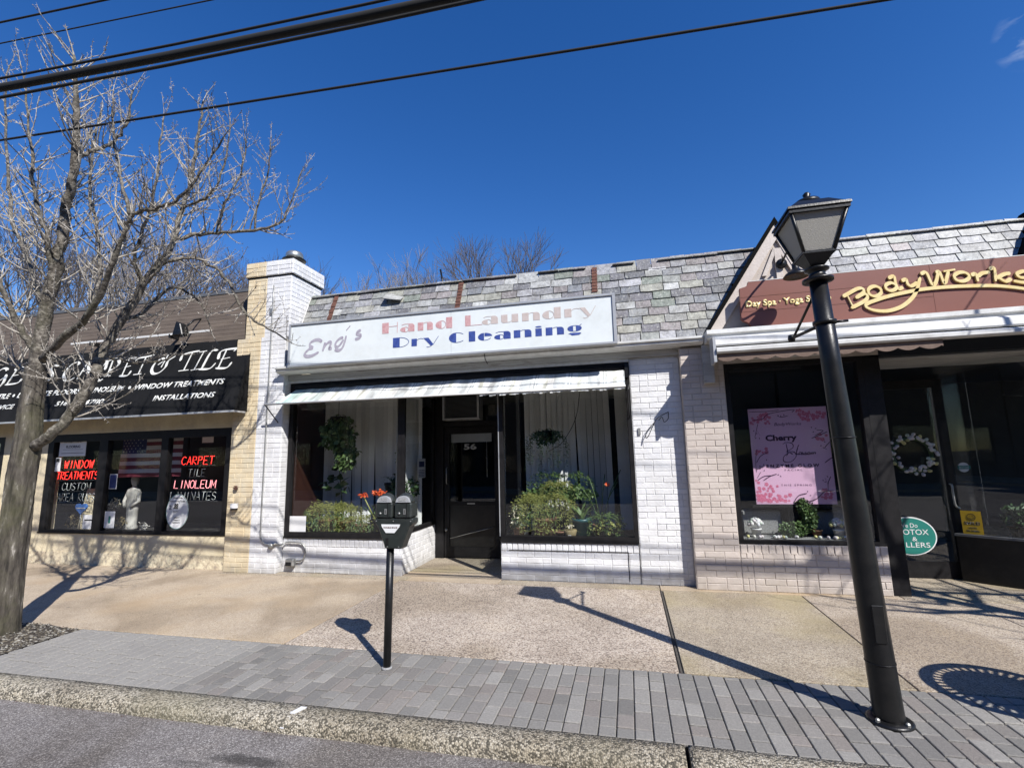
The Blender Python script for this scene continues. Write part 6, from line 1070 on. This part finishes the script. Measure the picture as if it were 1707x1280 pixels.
# carpet shop window
def sheet(name, lab, cat, x0, x1, z0, z1, y=.04, mat='paper'):
    t = thing(name, lab, cat, ((x0 + x1) / 2, y, z0)); box('sheet', M[mat], t, x0, x1, y, y + .002, z0, z1); return t
t = sheet('flooring_poster', 'white waterproof flooring poster at the top of the left carpet shop pane', 'poster', -9.08, -8.52, 1.67, 1.98)
text('print', 'WATER PROOF', -9.0, 1.89, .40, .045, .0395, M['ink'], t, bold=.03, thick=.001); text('print', 'FLOORING', -8.94, 1.80, .30, .045, .0395, M['ink'], t, bold=.03, thick=.001); box('rule', M['ink'], t, -9.0, -8.58, .0385, .0395, 1.775, 1.779); box('rule', M['ink'], t, -9.03, -8.56, .0385, .0395, 1.715, 1.722)
t = sheet('small_flyer', 'small white flyer at the left edge of the carpet shop window', 'flyer', -9.13, -9.02, 1.43, 1.65); box('photo', M['ink'], t, -9.12, -9.05, .0385, .0395, 1.58, 1.64)
t = sheet('hours_card', 'white card with one black bar low in the left carpet shop pane', 'card', -8.42, -8.20, .53, .745); box('bar', M['ink'], t, -8.39, -8.22, .0385, .0395, .655, .675)
t = sheet('blue_permit', 'small blue bordered permit in the middle carpet shop pane', 'notice', -7.96, -7.83, 1.15, 1.36, mat='flag_blue'); box('border', M['paper'], t, -7.97, -7.82, .043, .0445, 1.14, 1.37)
t = sheet('ladder_flyer', 'white flyer with a small figure at the bottom of the middle carpet shop pane', 'flyer', -7.99, -7.79, .55, .80); box('drawing', M['teal_sign'], t, -7.91, -7.87, .0385, .0395, .62, .73)
t = sheet('price_card', 'plain white card hung high in the right carpet shop pane', 'card', -6.42, -6.21, 1.82, 1.975, y=.2)
hb = thing('heart_sign', 'shiny blue heart shaped sign in the left carpet shop pane', 'sign', (-8.56, .1, .75)); hp = [(16 * math.sin(a) ** 3, 13 * math.cos(a) - 5 * math.cos(2 * a) - 2 * math.cos(3 * a) - math.cos(4 * a)) for a in [i * 6.283 / 30 for i in range(30)]]
MB().prism([(-8.56 + a * .0075, .84 + b * .0062) for a, b in hp], .09, .11).build('heart', M['blue_heart'], hb); box('band', M['paper'], hb, -8.65, -8.47, .086, .0895, .835, .85); MB().tube([(-8.56, .1, .52), (-8.56, .1, .76)], .008, 6).build('stick', M['steel'], hb)
oc = thing('oval_price_sign', 'large white oval price sign standing in the right carpet shop pane', 'sign', (-6.6, .04, .53))
MB().prism(arc(-6.615, .80, .205, .255, 0, 350, 40), .04, .044).build('board', M['paper'], oc); ribbons([arc(-6.615, .80, .20, .25, 0, 360, 40)], .006, 0, None, .001, lambda a, b, h: (a, .0398 - h, b), smooth=False).build('rim_line', M['teal_sign'], oc)
def octx(b_, x0, z0, w, h, **k): text('print', b_, x0, z0, w, h, .0395, M['ink'], oc, thick=.001, **k)
octx('Heavy Duty', -6.70, .985, .17, .028, bold=.03); octx('Commercial Carpet', -6.755, .935, .28, .026, bold=.03); octx('2', -6.77, .83, .05, .06); octx('.88', -6.69, .835, .09, .085, bold=.05); octx('SQ/FT', -6.69, .785, .10, .026); octx('CARPET', -6.67, .70, .11, .02, bold=.03); octx('LAMINATE', -6.675, .665, .12, .02, bold=.03); octx('REMNANTS', -6.68, .63, .13, .02, bold=.03)
for lab, args in (('lit red neon words at the left of the carpet shop window', [('WINDOW', -8.93, -8.30, 1.475, 1.60, 'neon_red'), ('TREATMENTS', -9.07, -8.19, 1.30, 1.42, 'neon_red')]),
    ('unlit neon words under the red ones in the left pane', [('CUSTOM', -8.93, -8.32, 1.125, 1.24, 'neon_off'), ('AREA RUGS', -9.0, -8.21, .955, 1.075, 'neon_off')]),
    ('lit red neon word at the top of the right carpet shop pane', [('CARPET', -6.64, -6.03, 1.49, 1.61, 'neon_red')]), ('small unlit neon word between the red and the pink ones', [('TILE', -6.50, -6.18, 1.315, 1.42, 'neon_off')]),
    ('lit pink neon word in the middle of the right carpet shop pane', [('LINOLEUM', -6.74, -5.97, 1.14, 1.255, 'neon_pink')]), ('unlit neon word partly behind the oval price sign', [('LAMINATES', -6.80, -5.95, .965, 1.085, 'neon_off')])):
    t = thing('neon_sign', lab, 'neon sign', (args[0][1], .12, args[0][3]), group='neon words in the carpet shop window')
    for w_, a, b, c, d, mt in args: a, b = a - (.05 if a < -8 else 0), b - (.05 if a < -8 else 0); neon(w_, a, b, c, d, .075, M[mt], t); box('support_rod', M['alu_dark'], t, a, b, .084, .089, c - .02, c - .015)
fg = thing('striped_flag', 'flag with stars and stripes hanging in the middle carpet shop pane', 'flag', (-7.4, .3, 1.3))
x0, x1, z1, sh = -8.12, -6.90, 2.12, .062
for i in range(13):
    xa = -7.62 if i < 7 else x0 + i * -.004
    m = MB(); n = 14
    for j in range(n): xa_, xb_ = xa + (x1 - xa) * j / n, xa + (x1 - xa) * (j + 1) / n; f_ = lambda q: .30 + .02 * math.sin(q * 9); m.quad((xa_, f_(xa_), z1 - (i + 1) * sh), (xb_, f_(xb_), z1 - (i + 1) * sh), (xb_, f_(xb_), z1 - i * sh), (xa_, f_(xa_), z1 - i * sh))
    m.build('stripe', M['flag_red' if i % 2 == 0 else 'flag_white'], fg)
m = MB(); n = 6
for j in range(n): xa_, xb_ = x0 + (-7.62 - x0) * j / n, x0 + (-7.62 - x0) * (j + 1) / n; m.quad((xa_, f_(xa_), z1 - 7 * sh), (xb_, f_(xb_), z1 - 7 * sh), (xb_, f_(xb_), z1), (xa_, f_(xa_), z1))
m.build('blue_field', M['flag_blue'], fg)
m = MB()
for r_ in range(9):
    for q in range(6 if r_ % 2 == 0 else 5):
        cx_ = x0 + .045 + q * .078 + (0 if r_ % 2 == 0 else .039); cz_ = z1 - .03 - r_ * .046; c0 = [(cx_ + (.014 if k % 2 == 0 else .006) * math.sin(k * .6283), f_(cx_) - .003, cz_ + (.014 if k % 2 == 0 else .006) * math.cos(k * .6283)) for k in range(10)]
        b = len(m.v); m.v += c0; m.f.append(tuple(range(b, b + 10))); m.sm.append(False)
m.build('stars', M['flag_white'], fg)
st_ = thing('plaster_statue', 'pale plaster figure standing in the middle carpet shop pane', 'statue', (-7.98, .45, .5))
MB().lathe([(.10, 0), (.11, .03), (.085, .08), (.09, .3), (.10, .42), (.095, .5), (.12, .58), (.10, .64), (.04, .67), (.035, .70), (.05, .73), (.065, .79), (.055, .85), (.0, .88)], (-7.96, .45, .47), 18, sy=.8).build('body', M['plaster'], st_)
for s in (-1, 1): MB().tube([(-7.96 + s * .10, .45, 1.06), (-7.96 + s * .15, .42, .92), (-7.96 + s * .06, .36, .84)], [.035, .028, .02], 8).build('arm', M['plaster'], st_)
for i, (x, z, s, mt, nm, lab) in enumerate(((-8.98, .62, .11, 'wicker', 'wicker_ornament', 'tangled wicker ornament at the lower left of the carpet window'), (-8.66, .56, .09, 'yellow_brick', 'floor_sample', 'heap of yellowish samples under the blue heart'), (-7.98, .62, .09, 'wicker', 'shell_display', 'cluster of pale ornaments left of the plaster figure'), (-8.1, .90, .09, 'cream_petal', 'flower_display', 'spray of dried pale flowers over the flyer'), (-7.5, .54, .07, 'plaster', 'dove_ornament', 'small white bird ornament at the foot of the plaster figure'))):
    t = thing(nm, lab, 'ornament', (x, .25, z - s)); leafy('cluster', M[mt], t, 90, (x, .28, z), (s * 1.2, s * .6, s), .035, 70 + i); MB().lathe([(s * .4, 0), (s * .5, .02), (s * .2, .05), (s * .3, s * .8)], (x, .3, z - s), 10).build('stand', M['dark_room'], t)
sc_ = thing('sample_board', 'pale carpet sample board leaning at the left end of the carpet shop window', 'sample board', (-8.9, .5, .45)); MB().quadbox([(-9.1, .45, .44), (-8.72, .5, .44), (-8.72, .52, .44), (-9.1, .47, .44), (-9.1, .55, 1.12), (-8.9, .6, 1.12), (-8.9, .62, 1.12), (-9.1, .57, 1.12)]).build('board', M['stucco'], sc_)
gp_ = thing('glossy_poster', 'yellow green poster in the far left carpet shop window', 'poster', (-10.6, .1, 1.2)); box('sheet', M['yellow_sign'], gp_, -10.9, -10.4, .1, .105, 1.45, 1.75)

# ------------------------------------------------------------------ street tree
tr_ = thing('street_tree', 'bare ginkgo with grey fissured trunk and knobbly twigs standing in its tree pit', 'tree', (-5.6, -2.6, 0))
LD = dict(LIMBS)
def jitter(pts, rad, k, amp, seed):
    rr = random.Random(seed); P = catmull([q[:3] for q in pts], k); Rr = []
    for i in range(len(P)): t = i / (len(P) - 1) * (len(pts) - 1); a = int(min(t, len(pts) - 2)); Rr.append(pts[a][3] + (pts[a + 1][3] - pts[a][3]) * (t - a))
    return [p + Vector((rr.uniform(-1, 1), rr.uniform(-1, 1), rr.uniform(-1, 1))) * amp for p in P], [r * (rr.uniform(.93, 1.09) if amp > .005 else 1) for r in Rr]
tk = [list(q) for q in LD['trunk']]; tk[0][2] = -0.03
P, Q = jitter(tk, None, 16, .001, 1); m = MB(); n = 60; rr = random.Random(2); ph = [rr.uniform(0, 6.28) for _ in range(6)]
for i, p in enumerate(P):
    for k in range(n):
        a = 2 * math.pi * k / n; r_ = Q[i] * (1 + .035 * math.sin(a * 9 + ph[0] + 1.6 * math.sin(p.z * 3.1 + ph[2])) + .03 * math.sin(a * 17 + ph[1] + 2.2 * math.sin(p.z * 2.3 + ph[3])) + .02 * math.sin(a * 5 + p.z * 4) + .016 * rr.uniform(-1, 1) + .045 * math.sin(p.z * 4.3 + 2 * math.sin(a)) * math.sin(a * 2 + p.z * 1.7)) * (1 + .2 * max(0, .22 - p.z) * (1 + .5 * math.sin(a * 4)))
        m.v.append((p.x + r_ * math.cos(a), p.y + r_ * math.sin(a), p.z))
for i in range(len(P) - 1):
    for k in range(n): m.f.append((i * n + k, i * n + (k + 1) % n, (i + 1) * n + (k + 1) % n, (i + 1) * n + k)); m.sm.append(True)
m.build('trunk', M['bark'], tr_)
limb_paths = []
for i, (nm, pts) in enumerate(LIMBS):
    if nm == 'trunk': continue
    P, Q = jitter(pts, None, 5, .012, i + 10); MB().tube(P, Q, 10).build('limb', M['limb'], tr_); limb_paths.append((nm, P, Q))
class Twigs:
    def __init__(s, seed): s.m = MB(); s.r = random.Random(seed); s.count = 0
    def stub(s, p, d, L=.018):
        r = s.r; o = d.orthogonal().normalized(); o = Matrix.Rotation(r.uniform(0, 6.28), 3, d) @ o; q = (o + d * .4).normalized(); w = q.orthogonal().normalized() * .0042; w2 = q.cross(w); t = p + q * L * r.uniform(.7, 1.5)
        b = len(s.m.v); s.m.v += [tuple(p + w), tuple(p - w * .5 + w2), tuple(p - w * .5 - w2), tuple(t)]; s.m.f += [(b, b + 1, b + 3), (b + 1, b + 2, b + 3), (b + 2, b, b + 3)]; s.m.sm += [False] * 3
    def branch(s, p, d, L, r0, level, spur=True, upw=.8):
        r = s.r; n = max(3, int(L / .09)); pts = [p]; dd = d.normalized()
        for i in range(n):
            dd = (dd + Vector((r.uniform(-1, 1), r.uniform(-1, 1), r.uniform(-1, 1))) * .16 + Vector((0, 0, upw * .16))).normalized(); pts.append(pts[-1] + dd * L / n)
        s.m.tube(pts, [r0 * (1 - .72 * i / n) for i in range(n + 1)], 4 if r0 > .006 else 3, cap=False)
        if spur:
            st = .028; k = int(L / st)
            for j in range(k):
                t = (j + r.random()) / k * n; a = int(min(t, n - 1)); s.stub(pts[a].lerp(pts[a + 1], t - a), (pts[a + 1] - pts[a]).normalized())
        if level > 0:
            k = max(1, int(L / (.17 if level > 1 else .15)))
            for j in range(k):
                t = (.15 + .8 * (j + r.random()) / k) * n; a = int(min(t, n - 1)); q = pts[a].lerp(pts[a + 1], t - a); ax = (pts[a + 1] - pts[a]).normalized(); o = ax.orthogonal().normalized(); o = Matrix.Rotation(r.uniform(0, 6.28), 3, ax) @ o
                s.branch(q, (ax * .8 + o * .75 + Vector((0, 0, upw * .7))), L * r.uniform(.28, .58), r0 * .55, level - 1, spur, upw)
tw = Twigs(99)
for nm, P, Q in limb_paths:
    ln = sum((P[i + 1] - P[i]).length for i in range(len(P) - 1)); n = int(ln / .05); r = tw.r
    for j in range(n):
        t = (.12 + .88 * (j + r.random()) / n) * (len(P) - 1); a = int(min(t, len(P) - 2)); q = P[a].lerp(P[a + 1], t - a)
        if q.z < 1.9: continue
        ax = (P[a + 1] - P[a]).normalized(); o = ax.orthogonal().normalized(); o = Matrix.Rotation(r.uniform(0, 6.28), 3, ax) @ o
        if nm == 'leader' and q.z < 2.7: continue
        if nm in ('left1', 'left2', 'left3') and r.random() < .3: continue
        tw.branch(q, ax * .5 + o + Vector((0, 0, .25)), r.uniform(.2, .65) * (1.0 if Q[a] > .02 else .65), min(.009, Q[a] * .5), 2 if r.random() < .7 else 1)
    tw.branch(P[-1], (P[-1] - P[-2]).normalized(), .28, Q[-1] * .8, 2)
for (x, z, L) in ((-4.95, 2.05, .5), (-5.0, 2.4, .35), (-5.35, 2.35, .4)): tw.branch(Vector((x, -2.55, z)), Vector((.9, .1, -.12)), L, .006, 1, upw=-.1)
for _ in range(18): tw.branch(Vector((-5.25 + tw.r.uniform(-.1, .12), -2.62, 2.32 + tw.r.uniform(-.1, .2))), Vector((tw.r.uniform(-1, 1), tw.r.uniform(-1, .5), tw.r.uniform(-.2, .6))), tw.r.uniform(.15, .35), .005, 1)
tag(tw.m.build('twigs', M['twig'], tr_), kind='stuff')

# second street tree out of frame to the right; its branches shade the right end of the pavement
t2 = thing('street_tree', 'bare street tree standing at the kerb beyond the right edge', 'tree', (5.6, -2.75, 0))
MB().tube([(5.6, -2.75, -.05), (5.58, -2.75, .9), (5.55, -2.75, 1.9), (5.5, -2.7, 2.8), (5.45, -2.7, 3.8)], [.17, .145, .13, .09, .05], 16).build('trunk', M['bark'], t2)
tw = Twigs(5)
for i in range(16):
    z = 2.0 + i * .13; a = i * 2.4; d = Vector((math.cos(a), math.sin(a), .55)); MB().tube([(5.53, -2.72, z), (5.53 + d.x * .6, -2.72 + d.y * .6, z + .45), (5.53 + d.x * 1.0, -2.72 + d.y * 1.0, z + 1.0)], [.045, .03, .018], 8).build('limb', M['limb'], t2)
    for k in range(6): f_2 = .3 + k * .13; tw.branch(Vector((5.53 + d.x * f_2 * 1.1, -2.72 + d.y * f_2 * 1.1, z + f_2)), Vector((math.cos(a + k), math.sin(a + k), .5)), tw.r.uniform(.3, .8), .009, 1, spur=False)
tag(tw.m.build('twigs', M['twig'], t2), kind='stuff')

# litter bin with slotted round lid, just right of the frame: its shadow falls on the pavement
BX, BY = 2.82, -2.88
bn = thing('litter_bin', 'black round litter bin with slotted lid at the kerb by the right edge', 'litter bin', (BX, BY, 0))
for i in range(24):
    a = i * math.pi / 12; MB().tube([(BX + .262 * math.cos(a), BY + .262 * math.sin(a), .06), (BX + .262 * math.cos(a), BY + .262 * math.sin(a), .80)], .008, 5).build('slat', M['black_metal'], bn)
for i in range(40):
    a = i * math.pi / 20; MB().tube([(BX + .245 * math.cos(a), BY + .245 * math.sin(a), .855), (BX + .335 * math.cos(a), BY + .335 * math.sin(a), .85)], .011, 5).build('spoke', M['black_metal'], bn)
MB().lathe([(.33, 0), (.385, 0), (.39, .012), (.385, .024), (.33, .024)], (BX, BY, .838), 44, ring=True).build('rim', M['black_metal'], bn)
MB().lathe([(.25, .02), (.255, .60), (.255, .84), (.27, .85), (.27, .86), (.0, .862)], (BX, BY, 0), 36).build('liner', M['black_metal'], bn)

# ------------------------------------------------------------------ bare trees behind the shops
def far_tree_mesh(seed, H, spread, mat, lv=5):
    r = random.Random(seed); tk_, cr_ = MB(), MB()
    def grow(p, d, L, rad, level, mb):
        n = 3; pts = [p]; dd = d
        for i in range(n): dd = (dd + Vector((r.uniform(-1, 1), r.uniform(-1, 1), r.uniform(-.6, 1))) * .13).normalized(); pts.append(pts[-1] + dd * L / n)
        mb.tube(pts, [rad, rad * .88, rad * .78, rad * .66], 6 if level > 3 else 3, cap=False)
        if level == 0: return
        k = r.choice([2, 3, 3, 3]) if level > 1 else 4
        for i in range(k):
            o = dd.orthogonal().normalized(); o = Matrix.Rotation(r.uniform(0, 6.28), 3, dd) @ o; a = pts[-1] if i < 2 else pts[2]
            grow(a, (dd + o * r.uniform(.35, .85) * spread + Vector((0, 0, .12))).normalized(), L * r.uniform(.66, .88), rad * .64, level - 1, cr_)
    grow(Vector((0, 0, 0)), Vector((0, 0, 1)), H * .25, H * .013, lv, tk_)
    zt = max(v[2] for v in cr_.v)
    for mb in (tk_, cr_): mb.v = [(a * 12 / zt, b * 12 / zt, c * 12 / zt) for a, b, c in mb.v]
    return tk_.mesh('trunk', mat), cr_.mesh('crown', mat)
ft = [far_tree_mesh(s, h, sp_, M[mt], 7) for s, h, sp_, mt in ((1, 12, 1.0, 'far_bark'), (2, 12, .8, 'far_dark'), (3, 12, 1.1, 'far_bark'), (4, 12, .95, 'far_dark'))]
spots = [(-12.7, 15, 0, .99, 'pale branched tree showing over the left end of the slate roof'), (-9.2, 15, 2, .94, 'pale branched tree just left of the black roof stub'), (-7.4, 17, 0, .88, 'faint low tree right of the black roof stub'), (-4.7, 15, 1, 1.0, 'dark fan shaped bare tree over the middle of the slate roof'), (-3.0, 18, 3, .92, 'sparse dark treetop peeping over the slate roof beside the fan shaped tree'),
         (-19.5, 16, 1, 1.1, 'dark bare tree behind the carpet shop, nearest the chimney'), (-24, 18, 0, 1.3, 'pale bare tree second from the chimney behind the carpet shop'), (-26, 14, 3, 1.25, 'dark bare tree third from the chimney behind the carpet shop'), (-31, 17, 2, 1.45, 'pale bare tree fourth from the chimney behind the carpet shop'), (-34, 15, 1, 1.4, 'dark bare tree fifth from the chimney behind the carpet shop'), (-40, 17, 0, 1.55, 'pale bare tree at the far left behind the carpet shop'), (-21, 22, 2, 1.2, 'distant pale tree just left of the chimney')]
for i, (x, y, k, s, lab) in enumerate(spots):
    t = thing('bare_tree', lab, 'tree', (x, y, 0), group='bare trees behind the shops'); rz = i * 1.3
    for nm, me in zip(('trunk', 'crown'), ft[k]): o = place(nm, me, t, (x, y, 0), (0, 0, rz), (s, s, s))

# ------------------------------------------------------------------ grit, twigs and dead leaves blown against walls and into joints
rr = random.Random(91); m = MB()
def bit(x, y, z, s_):
    a = rr.uniform(0, 6.28); d = Vector((math.cos(a), math.sin(a), 0)) * s_; e = Vector((-d.y, d.x, 0)) * rr.uniform(.15, .6); p_ = Vector((x, y, z)); m.quad(p_ - d, p_ + e * .5 + Vector((0, 0, s_ * .3)), p_ + d + Vector((0, 0, s_ * .15)), p_ - e * .5)
for _ in range(1500):
    x = rr.uniform(-9.5, 4.0)
    if -2.94 < x < -1.6: continue
    y0 = -.13 if (-5.58 < x < -4.74 or x > .66) else -.01
    bit(x, y0 - abs(rr.gauss(0, .018)), .006, rr.uniform(.002, .007))
for _ in range(260): bit(rr.uniform(-7, 4), rr.uniform(-3.1, -.1), .006, rr.uniform(.002, .008))
for _ in range(500): bit(rr.uniform(-6, 4), -3.365 - abs(rr.gauss(0, .02)), -.071, rr.uniform(.002, .007))
for _ in range(200): bit(rr.uniform(-6, 4), -2.312 + rr.gauss(0, .012), .006, rr.uniform(.002, .006))
tag(m.build('debris', M['rust']), kind='stuff')
